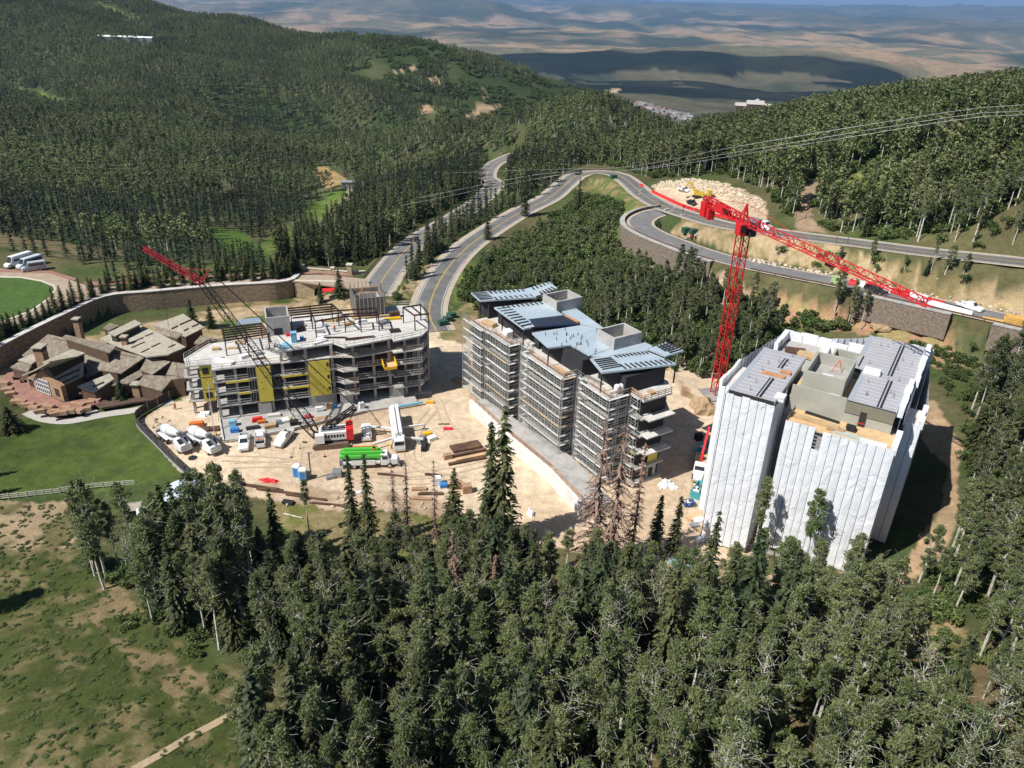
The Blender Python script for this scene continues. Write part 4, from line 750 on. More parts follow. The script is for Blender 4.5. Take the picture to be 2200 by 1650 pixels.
M_GSTONE = stonemat('brown_block_wall', (0.27, 0.215, 0.17), (0.22, 0.175, 0.14), (0.15, 0.12, 0.10))
def offs(pts, d):
    """shift a polyline sideways in plan (positive = left of travel)"""
    P = np.array(pts, float); T = np.gradient(P[:, :2], axis=0); T /= np.linalg.norm(T, axis=1)[:, None]+1e-9
    Q = P.copy(); Q[:, 0] -= T[:, 1]*d; Q[:, 1] += T[:, 0]*d; return Q
def strip(name, pts, a, b, dz, m, parent=None):
    A = offs(pts, a); B = offs(pts, b); n = len(A); V = np.concatenate([A, B]); V[:, 2] += dz; i = np.arange(n-1)
    me = npmesh(name, V, np.stack([i, i+1, i+n+1, i+n], 1) if a < b else np.stack([i+n, i+n+1, i+1, i], 1), m); o = bpy.data.objects.new(name, me); COL.objects.link(o); o.parent = parent
    return o
def road(pts, hl, hr, m, label, yellow=True, sl_=1.6, sr=1.6, edge=True):
    r = strip('road', pts, -hr, hl, 0.0, m); tag(r, label, 'road', kind='structure')
    strip('road_shoulder', pts, hl-.1, hl+sl_, -.02, M_SHLD, r); strip('road_shoulder', pts, -hr-sr, -hr+.1, -.02, M_SHLD, r)
    if yellow:
        for o in (-.13, .13): strip('road_marking', pts, o-.07, o+.07, .012, M_YEL, r)
    if edge:
        for o in (hl-.35, -hr+.35): strip('road_marking', pts, o-.07, o+.07, .012, M_WPAINT, r)
    return r
road(ROAD_LEFT, 4.4, 4.4, M_ASPH2, 'winding two-lane road climbing past the entrance bridge', True, 1.6, 2.0)
k = 46
road(ROAD_MID, 3.9, 3.7, M_ASPH, 'two-lane road curving up round the hill to the upper right', True, 1.9, 1.5)
road(ROAD_LOW, 3.6, 3.6, M_ASPH2, 'lower road running down along the retaining walls on the right', False, 1.0, 1.0, False)
def wall_run(name, label, pts, h_lo, h_hi, th, m, capm=None, cat='wall'):
    """a wall along a plan polyline; pts carry the top height"""
    t = thing(name, label, cat, (pts[0][0], pts[0][1], 0)); ox, oy = pts[0][0], pts[0][1]
    A = offs(pts, th/2); B = offs(pts, -th/2); mb = MB(); n = len(A); V = []
    for i in range(n):
        zt = pts[i][2]+h_hi; zb = pts[i][2]+h_lo; V += [(A[i][0]-ox, A[i][1]-oy, zb), (A[i][0]-ox, A[i][1]-oy, zt), (B[i][0]-ox, B[i][1]-oy, zt), (B[i][0]-ox, B[i][1]-oy, zb)]
    F = []
    for i in range(n-1):
        for j in range(4): F.append((i*4+j, i*4+(j+1) % 4, (i+1)*4+(j+1) % 4, (i+1)*4+j))
    F += [(3, 2, 1, 0), tuple((n-1)*4+j for j in range(4))]; mb.add(V, F); o = mb.build('wall', m, t)
    uv = o.data.uv_layers.new(name='UVMap'); L = np.concatenate([[0], np.cumsum(np.linalg.norm(np.diff(np.array(pts)[:, :2], axis=0), axis=1))])
    for pl in o.data.polygons:
        for li in pl.loop_indices:
            vi = o.data.loops[li].vertex_index; uv.data[li].uv = (L[vi//4]+(.3 if vi % 4 in (1, 2) and abs(pl.normal.z) > .7 else 0), o.data.vertices[vi].co.z)
    if capm:
        step = max(1, int(2.0/max(.01, L[-1]/(n-1))))
        for i in range(0, n-1, step):
            j = min(n-1, i+step); c = MB(); a = Vector((pts[i][0]-ox, pts[i][1]-oy, pts[i][2]+h_hi+.09)); b = Vector((pts[j][0]-ox, pts[j][1]-oy, pts[j][2]+h_hi+.09)); d = (b-a).normalized()*.03; c.beam(a+d, b-d, th+.25, .18); c.build('coping_stone', capm, t)
    return t
WL = spline(WALL_LINE, 2.0); WL = [(p[0], p[1], 4.6) for p in WL]
wall_run('retaining_wall', 'long curved stone block wall below the row of young spruces', WL, -6.4, .15, 1.3, M_STONE, M_CONCL)
def low_wall(x0, x1, off, lo, label, m=M_GSTONE):
    q = [p for p in offs(ROAD_LOW, off).tolist() if x0 < project(np.array([p]))[0][0] < x1]
    return wall_run('retaining_wall', label, q, lo, .25, 1.5, m, M_CONC)
_side = 1 if offs(ROAD_LOW, 3)[-10][1] < ROAD_LOW[-10][1] else -1
low_wall(1330, 1530, _side*6.1, -8.5, 'tall curved brown retaining wall under the road hairpin')
low_wall(1835, 2060, _side*6.1, -6.0, 'straight brown retaining wall below the parked black and white pickups')
low_wall(2130, 2420, _side*6.1, -6.0, 'brown retaining wall at the right edge below the lower road')
def guardrail(pts, label):
    t = thing('guardrail', label, 'guardrail', (pts[0][0], pts[0][1], 0)); ox, oy = pts[0][0], pts[0][1]
    mb = MB()
    for a, b in zip(pts[:-1], pts[1:]): mb.beam((a[0]-ox, a[1]-oy, a[2]+.62), (b[0]-ox, b[1]-oy, b[2]+.62), .10, .34)
    mb.build('rail', M_RUST, t); pm = MB().box(-.09, .09, -.09, .09, -.6, .78).mesh('post', M_WOODP)
    d = 0
    for a, b in zip(pts[:-1], pts[1:]):
        d += math.hypot(a[0]-b[0], a[1]-b[1])
        if d > 3.6: d = 0; link('post', pm, t, (a[0]-ox, a[1]-oy, a[2]))
    return t
def sub(pts, off, x0, x1): return [tuple(p) for p in offs(pts, off).tolist() if x0 < project(np.array([p]))[0][0] < x1]
_sl = 1 if offs(ROAD_LEFT, 3)[20][0] < ROAD_LEFT[20][0] else -1
guardrail([p for p in sub(ROAD_LEFT, _sl*6.3, 780, 1010)], 'weathered guardrail along the left edge of the winding road')
guardrail(sub(ROAD_LOW, _side*5.2, 1340, 1540), 'rusty guardrail round the road hairpin')
guardrail(sub(ROAD_LOW, _side*5.2, 1600, 2400), 'rusty guardrail along the outer edge of the lower road')
guardrail(sub(ROAD_MID[20:], 5.4, 1195, 1390)[:60], 'guardrail round the outside of the far road bend')
# ------------------------------------------------------------ terrace drive with the oval lawn, bridge and gate wall
M_PAVE = mat('brown_pavers', (0.36, 0.28, 0.205), 0.9, var=.18, scale=.6)
M_BRICKP = mat('red_pavers', (0.29, 0.155, 0.12), 0.9, var=.2, scale=.8)
M_LAWN = mat('lawn_grass', (0.06, 0.11, 0.02), 0.95, var=.25, scale=.5, bump=.3, bscale=5)
M_KERB = mat('pale_kerb', (0.55, 0.49, 0.40), .9, var=.12)
def sheet(name, px, z, m, label=None, cat=None, kind=None, parent=None, th=.0):
    P = [atz(x, y, z)[:2] for x, y in px]; mb = MB(); mb.prism([tuple(p) for p in P], z-.4, z); o = mb.build(name, m, parent); tag(o, label, cat, kind=kind); return o
dr = sheet('driveway', [(-90, 585), (0, 577), (60, 583), (110, 588), (165, 606), (200, 618), (330, 612), (480, 600), (600, 592), (700, 590), (790, 600), (800, 640), (760, 620), (640, 604), (560, 606), (400, 620), (230, 634), (190, 642), (130, 660), (60, 690), (-90, 740)], 4.42, M_PAVE, 'brown paved terrace drive round the oval lawn', 'driveway', 'structure')
sheet('kerb', [(-90, 594), (0, 593), (45, 594), (90, 602), (118, 613), (121, 622), (110, 640), (70, 668), (-90, 730)], 4.52, M_KERB, parent=dr)
sheet('lawn', [(-90, 597), (0, 596), (44, 597), (88, 605), (113, 615), (116, 622), (105, 638), (66, 665), (-90, 727)], 4.58, M_LAWN, parent=dr)
sheet('sidewalk', [(-60, 577), (50, 580), (110, 582), (165, 598), (160, 602), (105, 587), (50, 585), (-60, 583)], 4.50, M_BRICKP, parent=dr)
sheet('sidewalk', [(180, 606), (330, 600), (480, 590), (690, 582), (760, 588), (758, 593), (690, 587), (480, 595), (330, 606), (190, 613)], 4.48, M_BRICKP, parent=dr)
ap = [atz(x, y, z) for x, y, z in [(752, 605, 3.9), (792, 592, -1.6), (830, 588, -3.7), (806, 628, -2.5), (770, 632, 3.2)]]
# bridge with an arch in its face
br0 = atz(632, 604, 4.4); br1 = atz(735, 606, 4.4); bd = br1-br0; bl = math.hypot(bd[0], bd[1]); ba = math.atan2(bd[1], bd[0])
bt = thing('stone_bridge', 'small stone bridge with an arched opening beside the entrance road', 'bridge', (br0[0], br0[1], 0), ba)
ax, aw, ah = 9.0, 3.6, 3.2; prof = [(0, -1.2), (ax-aw, -1.2)]+[(ax-aw*math.cos(t), ah*.35+(ah*.65)*math.sin(t)) for t in np.linspace(0, math.pi, 13)]+[(ax+aw, -1.2), (bl, -1.2), (bl, 4.3), (0, 4.3)]
mb = MB(); mb.xprism([(0, -1.2), (ax-aw, -1.2), (ax-aw, 4.3), (0, 4.3)], 0, .9); mb.xprism([(ax+aw, -1.2), (bl, -1.2), (bl, 4.3), (ax+aw, 4.3)], 0, .9)
ar = prof[2:15]
for (xa, za), (xb, zb) in zip(ar[:-1], ar[1:]): mb.xprism([(xa, za), (xb, zb), (xb, 4.3), (xa, 4.3)], 0, .9)
M_BSTONE = mat('bridge_stone', (0.42, 0.34, 0.22), .95, var=.3, scale=1.6, bump=.6, bscale=3, col2=(0.33, 0.26, 0.17)); mb.build('wall', M_BSTONE, bt)
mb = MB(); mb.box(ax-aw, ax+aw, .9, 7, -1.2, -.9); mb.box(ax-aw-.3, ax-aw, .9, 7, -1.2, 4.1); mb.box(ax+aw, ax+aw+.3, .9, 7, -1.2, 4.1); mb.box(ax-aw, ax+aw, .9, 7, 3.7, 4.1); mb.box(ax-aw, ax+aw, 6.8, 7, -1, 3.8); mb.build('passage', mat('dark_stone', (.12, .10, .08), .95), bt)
for i in range(int(bl/2)): MB().box(i*2+.03, i*2+1.97, -.15, 1.05, 4.302, 4.52).build('coping_stone', M_KERB, bt)
gw = [atz(x, y, 4.4) for x, y in [(632, 582), (650, 581), (715, 586), (752, 590), (785, 588)]]
gt = thing('gate_wall', 'low pale capped wall with a stone pillar at the drive entrance', 'wall', (gw[0][0], gw[0][1], 4.3))
for a, b in zip(gw[:-1], gw[1:]): MB().beam(Vector(a-gw[0])+Vector((0, 0, .45)), Vector(b-gw[0])+Vector((0, 0, .45)), .5, .9).build('wall', M_BSTONE, gt); MB().beam(Vector(a-gw[0])+Vector((0, 0, 1.0)), Vector(b-gw[0])+Vector((0, 0, 1.0)), .75, .2).build('coping_stone', M_KERB, gt)
for p, s, h in ((gw[0], .9, 1.5), (gw[1], 1.1, 1.8), (gw[2], 1.0, 1.6), (gw[3], 1.4, 3.2)):
    c = p-gw[0]; MB().box(c[0]-s/2, c[0]+s/2, c[1]-s/2, c[1]+s/2, 0, h).build('pillar', M_BSTONE, gt); MB().box(c[0]-s*.65, c[0]+s*.65, c[1]-s*.65, c[1]+s*.65, h+.002, h+.25).build('pillar_cap', M_KERB, gt)
# paths
def path(name, px, w, z, m, label, dz=.06):
    P = spline([tuple(G(x, y)) for x, y in px], 1.2); P = [(p[0], p[1], float(hf(p[0], p[1]))+dz) for p in P]; o = strip(name, P, -w/2, w/2, 0, m); return tag(o, label, 'path', kind='structure')
path('path', [(60, 885), (95, 900), (150, 905), (215, 893), (270, 885), (330, 872), (372, 862)], 2.6, 0, mat('pale_path', (0.42, 0.40, 0.36), .95, var=.12), 'pale concrete path curving in front of the lodge lawn', .1)
path('path', [(205, 892), (192, 883), (182, 875)], 2.4, 0, MATS['pale_path'], 'short concrete spur from the path to the lodge terrace', .13)
path('trail', [(285, 1655), (340, 1625), (400, 1588), (450, 1562), (500, 1535), (545, 1512)], 1.0, 0, mat('trail_dirt', (0.40, 0.30, 0.19), .95, var=.2, scale=2), 'narrow dirt trail crossing the meadow at bottom left', .10)
path('trail', [(1915, 1312), (1908, 1330), (1905, 1350), (1925, 1375), (1960, 1395)], 1.1, 0, mat('red_trail_dirt', (0.36, 0.235, 0.14), .95, var=.2, scale=2), 'narrow reddish trail leaving the dirt track at lower right', .10)
path('trail', [(2005, 1302), (2015, 1325), (2040, 1350), (2060, 1378)], .9, 0, MATS['red_trail_dirt'], 'faint reddish trail among bushes at lower right', .10)
path('trail', [(1233, 455), (1229, 470), (1232, 485), (1228, 500)], 1.2, 0, MATS['red_trail_dirt'], 'short bare trail on the slope below the road bend', .10)
M_RUT = mat('tyre_track_dirt', (0.47, 0.355, 0.245), .95, var=.25, scale=1.5)
for k, px in enumerate([[(480, 985), (600, 990), (720, 1015), (860, 1020), (980, 1010), (1060, 990)], [(500, 1000), (640, 1000), (760, 1025), (900, 1035), (1000, 1020)], [(930, 880), (900, 920), (880, 985), (940, 1020), (1000, 1030)], [(640, 960), (640, 1000), (700, 1030)], [(940, 860), (960, 910), (990, 940)], [(1480, 1030), (1465, 1080), (1470, 1140)]]):
    for o in (-.85, .85):
        P = spline([tuple(atz(x, y, 0)) for x, y in px], 1.5); P = [(q[0], q[1], float(hf(q[0], q[1]))+.05+.004*k) for q in offs(P, o).tolist()]; tag(strip('tyre_track', P, -.2, .2, 0, M_RUT), 'faint tyre track across the yard', 'track', kind='structure')
# ------------------------------------------------------------ power lines
M_WIRE = mat('power_cable', (0.45, 0.45, 0.44), .5, .3, var=.05)
for k, (pts, lb) in enumerate([([(2320, 226, 195), (2110, 231, 200), (1600, 312, 225), (1350, 358, 280), (1180, 364, 330), (950, 372, 420)], 'topmost of the three overhead cables crossing the wooded hill'),
                               ([(2320, 243, 195), (2115, 242, 200), (1640, 317, 225), (1330, 368, 280), (1160, 374, 330), (900, 425, 330)], 'middle overhead cable of the three crossing the wooded hill'),
                               ([(2320, 250, 193), (2115, 250, 198), (1700, 315, 222), (1380, 364, 278), (1200, 376, 330), (860, 442, 320)], 'lowest of the three overhead cables crossing the wooded hill')]):
    P = spline([tuple(atd(*p)) for p in pts], 8); tag(MB().tube(P, .05, 4).build('power_cable', M_WIRE), lb, 'cable', 'overhead cables')
# ------------------------------------------------------------ roadside barriers, boulders, signs
M_REDP = mat('red_plastic', (0.62, 0.025, 0.028), .55, var=.12, scale=1, spec=.4)
bar = MB().xprism([(-.35, 0), (.35, 0), (.30, .25), (.16, .45), (.12, 1.05), (-.12, 1.05), (-.16, .45), (-.30, .25)], -.95, .95).mesh('barrier', M_REDP)
bl_ = [G(x, y) for x, y in [(1399, 413), (1430, 428), (1470, 446), (1510, 458), (1550, 468), (1590, 474), (1600, 476)]]
BP = spline([tuple(p) for p in bl_], .5); acc = 0; cnt = 0
for a, b in zip(BP[:-1], BP[1:]):
    acc += math.hypot(b[0]-a[0], b[1]-a[1])
    if acc > 2.0:
        acc = 0; o = link('traffic_barrier', bar, None, (a[0], a[1], float(hf(a[0], a[1]))), math.atan2(b[1]-a[1], b[0]-a[0])-math.pi/2); tag(o, 'red plastic traffic barrier in the row along the gravel pad', 'barrier', 'red barriers along the road'); cnt += 1
p = G(1378, 401); tag(link('traffic_barrier', bar, None, tuple(p), .6), 'single red barrier block left of the long red row', 'barrier', 'red barriers along the road')
def rock_mesh(seed, s=1.0):
    rs = np.random.RandomState(seed); import bmesh; bm = bmesh.new(); bmesh.ops.create_icosphere(bm, subdivisions=1, radius=.5*s)
    for v in bm.verts: v.co = v.co*rs.uniform(.7, 1.25); v.co.z *= .75
    me = bpy.data.meshes.new('boulder'); bm.to_mesh(me); bm.free(); me.materials.append(M_ROCK); return me
M_ROCK = mat('pale_rock', (0.50, 0.42, 0.31), .95, var=.25, scale=2, rnd=.25)
ROCKS = [rock_mesh(i) for i in range(5)]
q = scatter([(1395, 402), (1420, 392), (1480, 384), (1545, 392), (1600, 412), (1645, 438), (1625, 458), (1560, 428), (1500, 408), (1440, 402)], .0, 1, 2) if 0 else None
def rocks(poly, dens, r0, r1, h0, h1, name, label, seed):
    global OPEN
    sv = OPEN; OPEN = []; p = scatter(poly, dens, r0, r1, .7, seed, clear=False); OPEN = sv
    if len(p): wood(name, label, 'boulders', ROCKS, [(a[0], a[1], a[2]+.15) for a in p], np.random.RandomState(seed).uniform(h0, h1, len(p)), 1.0, .4)
rocks([(1395, 404), (1415, 393), (1480, 384), (1545, 392), (1600, 410), (1645, 436), (1632, 458), (1575, 436), (1510, 410), (1440, 404)], .75, 180, 330, .9, 1.9, 'boulder_bank', 'bank of pale boulders behind the gravel pad', 61)
rocks([(1610, 555), (1800, 590), (2000, 632), (2200, 672), (2200, 680), (2000, 641), (1800, 598), (1610, 562)], .9, 130, 260, .6, 1.3, 'stone_ledge', 'ledge of stacked tan rocks along the lower road', 62)
rocks([(1420, 560), (1480, 565), (1520, 590), (1460, 610), (1330, 605), (1300, 592)], .25, 130, 300, .5, 1.5, 'rubble', 'pale rubble spilled below the hairpin wall', 63)
rocks([(330, 900), (350, 890), (365, 905), (345, 925), (325, 930)], 1.2, 90, 200, .5, 1.2, 'rubble_heap', 'heap of grey rubble inside the yard fence', 64)
rocks([(880, 620), (930, 560), (940, 570), (900, 640)], .15, 180, 320, .5, 1.2, 'loose_stones', 'loose stones on the bank between the two roads', 65)
rocks([(600, 565), (660, 515), (735, 440), (745, 445), (670, 525), (610, 575)], .1, 280, 600, .5, 1.6, 'ski_run_stones', 'stones along the track down the grassy ski run', 66)
rocks([(560, 1085), (760, 1092), (950, 1105), (950, 1085), (760, 1070), (600, 1068)], .25, 90, 150, .25, .7, 'yard_rubble', 'scattered stones along the lower edge of the yard', 67)
print('roads', cnt, round(time.time()-T0, 1))
# ------------------------------------------------------------ buildings: shared helpers
def loc_fn(o, yaw):
    ca_, sa_ = math.cos(rad(yaw)), math.sin(rad(yaw))
    def f(px, z):
        p = atz(px[0], px[1], z); dx, dy = p[0]-o[0], p[1]-o[1]; return (dx*ca_+dy*sa_, -dx*sa_+dy*ca_, z)
    return f
def bx(t, name, m, x0, x1, y0, y1, z0, z1): return MB().box(x0, x1, y0, y1, z0, z1).build(name, m, t)
def rails(t, name, m, p, q, h=1.05, n=2, post=2.4, w=.055):
    """a guardrail run between two points"""
    p, q = Vector(p), Vector(q); L = (q-p).length; mb = MB()
    for i in range(n): z = Vector((0, 0, h*(i+1)/n)); mb.beam(p+z, q+z, w, w*1.6)
    k = max(1, round(L/post))
    for i in range(k+1): a = p+(q-p)*(i/k); mb.beam(a, a+Vector((0, 0, h+.1)), w*1.1)
    return mb.build(name, m, t)
M_RAILW = mat('timber_rail', (0.38, 0.27, 0.17), .85, var=.2)
M_RAILG = mat('grey_rail', (0.45, 0.42, 0.38), .7, var=.15)
M_RAILO = mat('orange_timber_rail', (0.48, 0.24, 0.11), .8, var=.2)
M_STEEL = mat('dark_red_steel', (0.055, 0.030, 0.026), .6, .3, var=.25)
M_STUD = mat('steel_stud', (0.38, 0.39, 0.40), .5, .5, var=.1)
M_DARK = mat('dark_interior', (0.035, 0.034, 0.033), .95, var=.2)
M_PLY = mat('plywood', (0.48, 0.33, 0.18), .85, var=.2, scale=1, rnd=.25)
M_WHITE = mat('white_plastic', (0.72, 0.72, 0.72), .6, var=.08)
M_BLUE = mat('blue_plastic', (0.05, 0.20, 0.50), .5, var=.1)
M_LBLUE = mat('light_blue', (0.20, 0.44, 0.58), .6, var=.1)
M_YELL = mat('yellow_paint', (0.70, 0.42, 0.02), .5, var=.08)
M_ORG = mat('orange_paint', (0.60, 0.16, 0.03), .6, var=.12)
M_GREY = mat('grey_metal', (0.30, 0.31, 0.33), .5, .4, var=.15)
M_BLACK = mat('black_rubber', (0.025, 0.025, 0.027), .8, var=.15)
def yelmat():
    m = bpy.data.materials.new('yellow_sheathing'); m.use_nodes = True; nt = m.node_tree; b = nt.nodes['Principled BSDF']; b.inputs['Roughness'].default_value = .7
    tc = nd(nt, 'ShaderNodeTexCoord'); mp = nd(nt, 'ShaderNodeMapping'); mp.inputs['Scale'].default_value = (1.15, 0, 1.15); mp.inputs['Rotation'].default_value = (0, rad(45), 0)
    nt.links.new(tc.outputs['Object'], mp.inputs[0]); vo = nd(nt, 'ShaderNodeTexVoronoi', i_Scale=1.0, i_Randomness=.35); nt.links.new(mp.outputs[0], vo.inputs['Vector'])
    lt = nd(nt, 'ShaderNodeMath', operation='LESS_THAN'); lt.inputs[1].default_value = .17; nt.links.new(vo.outputs['Distance'], lt.inputs[0])
    nz = nd(nt, 'ShaderNodeTexNoise', i_Scale=1.2, i_Detail=4.0); nt.links.new(tc.outputs['Object'], nz.inputs['Vector'])
    c1 = nd(nt, 'ShaderNodeMix', data_type='RGBA'); c1.inputs[6].default_value = (0.58, 0.47, 0.06, 1); c1.inputs[7].default_value = (0.70, 0.58, 0.10, 1); nt.links.new(nz.outputs[0], c1.inputs[0])
    c2 = nd(nt, 'ShaderNodeMix', data_type='RGBA'); nt.links.new(lt.outputs[0], c2.inputs[0]); nt.links.new(c1.outputs[2], c2.inputs[6]); c2.inputs[7].default_value = (0.26, 0.20, 0.03, 1); nt.links.new(c2.outputs[2], b.inputs['Base Color']); MATS['yel'] = m; return m
M_YSH = yelmat()

# ------------------------------------------------------------ building 1: concrete frame with yellow panels
b1 = thing('concrete_frame_building', 'half-built grey concrete block with yellow panels and bare steel on its roof', 'building', (B1O[0], B1O[1], 0), rad(B1Y))
LV = [0.6, 3.3, 6.0, 8.8, 11.7, 14.5]
SL = .24
for i, z in enumerate(LV):
    mb = MB()
    if i == 0: mb.prism([(-8.2, .2), (36.5, .2), (36.5, 18), (-8.2, 14)], -1.0, z)
    elif i < 4: mb.prism([(-13.5, 4.2), (-8, 3.6), (-8, .3), (5.2, .3), (5.2, 0), (16.4, 0), (17.6, -1.5), (20.6, -1.5), (20.6, 0), (28.2, 0), (28.2, -1.2), (34.4, -1.0), (36.6, 2.6), (38.2, 16.8), (32, 18.4), (22.5, 17.5), (8, 18), (3, 14.2), (-8.4, 13.8), (-13.6, 8.2)], z-SL, z)
    elif i == 4: mb.prism([(-13.3, 7.2), (-12.9, 3.2), (-8, 3.2), (-7.9, .2), (5.3, .3), (5.3, 0), (16.4, 0), (20.6, -1.2), (28.2, 0), (28.2, -1.2), (34.4, -1.0), (36.6, 2.6), (38.2, 16.8), (32, 18.4), (22.5, 17.5), (8, 18), (3, 14.2), (-8.5, 13.8)], z-SL, z)
    else: mb.prism([(4.1, 6.7), (5.5, -.6), (16.3, .8), (18.2, -1.9), (28.3, .1), (28.4, -1.6), (34.5, -.2), (37.0, 3.2), (38.6, 16.9), (32, 18.6), (22.5, 17.2), (8.5, 18.2), (3.8, 14.2)], z-SL-.08, z)
    mb.build('floor_slab', M_CONCL if i >= 4 else M_CONC, b1)
xs_f = [-7.5, -3.6, 2.9, 5.6, 10.4, 15.6, 20.0, 24.2, 27.6, 31.0, 34.0]
colm = MB().box(-.28, .28, -.28, .28, -1.0, 14.1).mesh('column', M_CONC); coll = MB().box(-.28, .28, -.28, .28, -1.0, 11.4).mesh('column', M_CONC)
for x in xs_f:
    for y in (.75, 6.5, 12.2, 16.6):
        if x < 4 and y > 13: continue
        link('column', coll if x < 4 else colm, b1, (x, y, 0))
for y in (5, 9, 13, 16): link('column', colm, b1, (36.6+.08*y, y, 0))
for x, y in ((-12.6, 5), (-12.8, 7.4), (-9.6, 4.4)): link('column', coll, b1, (x, y, 0))
for (x0, x1) in ((-.1, 2.5), (10.6, 15.3), (16.6, 19.4), (27.9, 30.4)): bx(b1, 'shear_wall', M_CONC, x0, x1, .02, .3, -.6, 3.05)
bx(b1, 'shear_wall', M_DARK, -8, 36.5, 9.3, 9.55, -.8, 11.4); bx(b1, 'shear_wall', M_DARK, 6, 36.5, 9.31, 9.56, 11.4, 14.15)  # inner walls near-black: shade of the deep open floors put into their colour
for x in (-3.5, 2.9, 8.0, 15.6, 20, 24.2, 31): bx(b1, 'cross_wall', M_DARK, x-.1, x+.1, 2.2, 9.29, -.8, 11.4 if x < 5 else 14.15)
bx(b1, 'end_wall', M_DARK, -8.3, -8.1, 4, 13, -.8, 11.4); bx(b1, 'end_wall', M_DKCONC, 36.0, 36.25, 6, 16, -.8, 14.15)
# yellow sheathing, one board per storey
for (x0, x1, y) in ((.4, 3.2, -.06), (10.6, 14.95, -.3)):
    for i in range(1, 4):
        z0, z1 = LV[i]+.02, LV[i+1]-.02
        if i == 3: z1 = 11.3
        for (a, b) in ((x0, (x0+x1)/2-.012), ((x0+x1)/2+.012, x1)): bx(b1, 'sheathing_board', M_YSH, a, b, y, y+.12, z0, z1)
for i in range(1, 4):
    bx(b1, 'sheathing_board', M_YSH, -10.4, -8.1, 3.42, 3.55, LV[i]+.02, LV[i+1]-.3)
    for (x0, x1) in ((-5.6, -.6), (5.3, 10.5)):
        if i < 3: bx(b1, 'sheathing_board', M_YSH, x0+(2 if i == 1 and x0 < 0 else 0), x1, -.12 if x0 > 0 else .16, (-.001 if x0 > 0 else .28), LV[i+1]-SL-.25, LV[i+1]-.05)
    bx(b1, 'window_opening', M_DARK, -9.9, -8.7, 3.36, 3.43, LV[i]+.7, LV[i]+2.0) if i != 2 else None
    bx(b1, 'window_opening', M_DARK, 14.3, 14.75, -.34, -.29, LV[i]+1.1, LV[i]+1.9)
# light steel stud walls
def studs(x0, x1, y, z0, z1, step=.42):
    mb = MB(); n = max(2, int((x1-x0)/step))
    for i in range(n+1): x = x0+(x1-x0)*i/n; mb.box(x-.035, x+.035, y, y+.12, z0, z1)
    mb.box(x0-.036, x1+.036, y-.003, y+.123, z1-.06, z1+.002); mb.box(x0-.036, x1+.036, y-.003, y+.123, z0-.002, z0+.06); return mb.build('stud_panel', M_STUD, b1)
for i in range(1, 4):
    studs(-1.2, .3, .05, LV[i]+.02, LV[i+1]-SL-.02); studs(27.2, 29.0, -.1 if i < 3 else .2, LV[i]+.02, LV[i+1]-SL-.02) if i > 1 else None
    studs(32.6, 34.3, -.85, LV[i]+.02, LV[i+1]-SL-.02) if i > 1 else studs(17.9, 19.6, -.5, LV[i]+.02, LV[i+1]-SL-.02)
# edge rails on each floor
for i in range(1, 5):
    z = LV[i]
    for (x0, x1, y) in ((-7.8, -1.4, .36), (5.4, 10.4, .06), (15.3, 16.5, .06), (20.7, 27.1, .06), (29, 34.3, -1.0)): rails(b1, 'guardrail', M_RAILG if i < 4 else M_RAILW, (x0, y, z), (x1, y, z))
    rails(b1, 'guardrail', M_RAILW, (17.65, -1.44, z), (20.5, -1.44, z)); rails(b1, 'guardrail', M_RAILG, (16.5, 0, z), (17.6, -1.44, z))
    rails(b1, 'guardrail', M_RAILG, (34.5, -.9, z), (36.5, 2.6, z)); rails(b1, 'guardrail', M_RAILG, (36.6, 2.7, z), (38.1, 16.6, z))
for a, b in (((5.6, -.5), (16.2, .9)), ((16.3, .9), (18.1, -1.8)), ((18.3, -1.8), (28.2, .2)), ((28.5, -1.5), (34.4, -.1)), ((34.6, -.1), (36.9, 3.2)), ((37, 3.3), (38.5, 16.8)), ((32, 18.5), (38.4, 17)), ((4.2, 6.6), (5.4, -.4)), ((8.6, 18.1), (22.4, 17.1))): rails(b1, 'guardrail', M_RAILG, (*a, 14.5), (*b, 14.5), post=2.0)
for a, b in (((-7.8, .3), (5.2, .4)), ((-12.8, 3.3), (-8, 3.3)), ((-13.2, 7.1), (-12.85, 3.3)), ((-13.2, 7.3), (-8.5, 13.6)), ((-8.4, 13.7), (2.8, 14.1))): rails(b1, 'guardrail', M_RAILG, (*a, 11.7), (*b, 11.7), post=2.0)
bx(b1, 'balcony_screen', M_CONCL, -13.4, -13.2, 4.6, 8.0, 3.32, 3.5)
# stair shaft and formwork tower
def shaft(t, x0, x1, y0, y1, z0, z1, m, th=.32):
    bx(t, 'shaft_wall', m, x0, x1, y0, y0+th, z0, z1); bx(t, 'shaft_wall', m, x0, x1, y1-th, y1, z0, z1); bx(t, 'shaft_wall', m, x0, x0+th, y0+th+.002, y1-th-.002, z0, z1); bx(t, 'shaft_wall', m, x1-th, x1, y0+th+.002, y1-th-.002, z0, z1)
shaft(b1, 3.5, 8.3, 7.8, 14.0, 13.0, 18.6, M_CONC); bx(b1, 'shaft_door', M_BLACK, 4.9, 6.6, 7.74, 7.79, 14.6, 16.1)
shaft(b1, 23.2, 28.7, 13.6, 19.6, 13.6, 17.9, M_CONC)
M_FORM = mat('grey_formwork', (0.20, 0.19, 0.175), .8, var=.2); M_WALER = mat('formwork_waler', (0.34, 0.31, 0.26), .7, var=.15)
ft = thing('formwork_tower', 'box of steel and timber formwork standing on the roof at the back', 'formwork', (B1O[0], B1O[1], 0), rad(B1Y))
for (x0, x1, y0, y1) in ((22.7, 29.2, 13.0, 13.25), (22.7, 29.2, 19.95, 20.2), (22.7, 22.95, 13.26, 19.94), (28.95, 29.2, 13.26, 19.94)): bx(ft, 'form_panel', M_FORM, x0, x1, y0, y1, 15.1, 19.0)
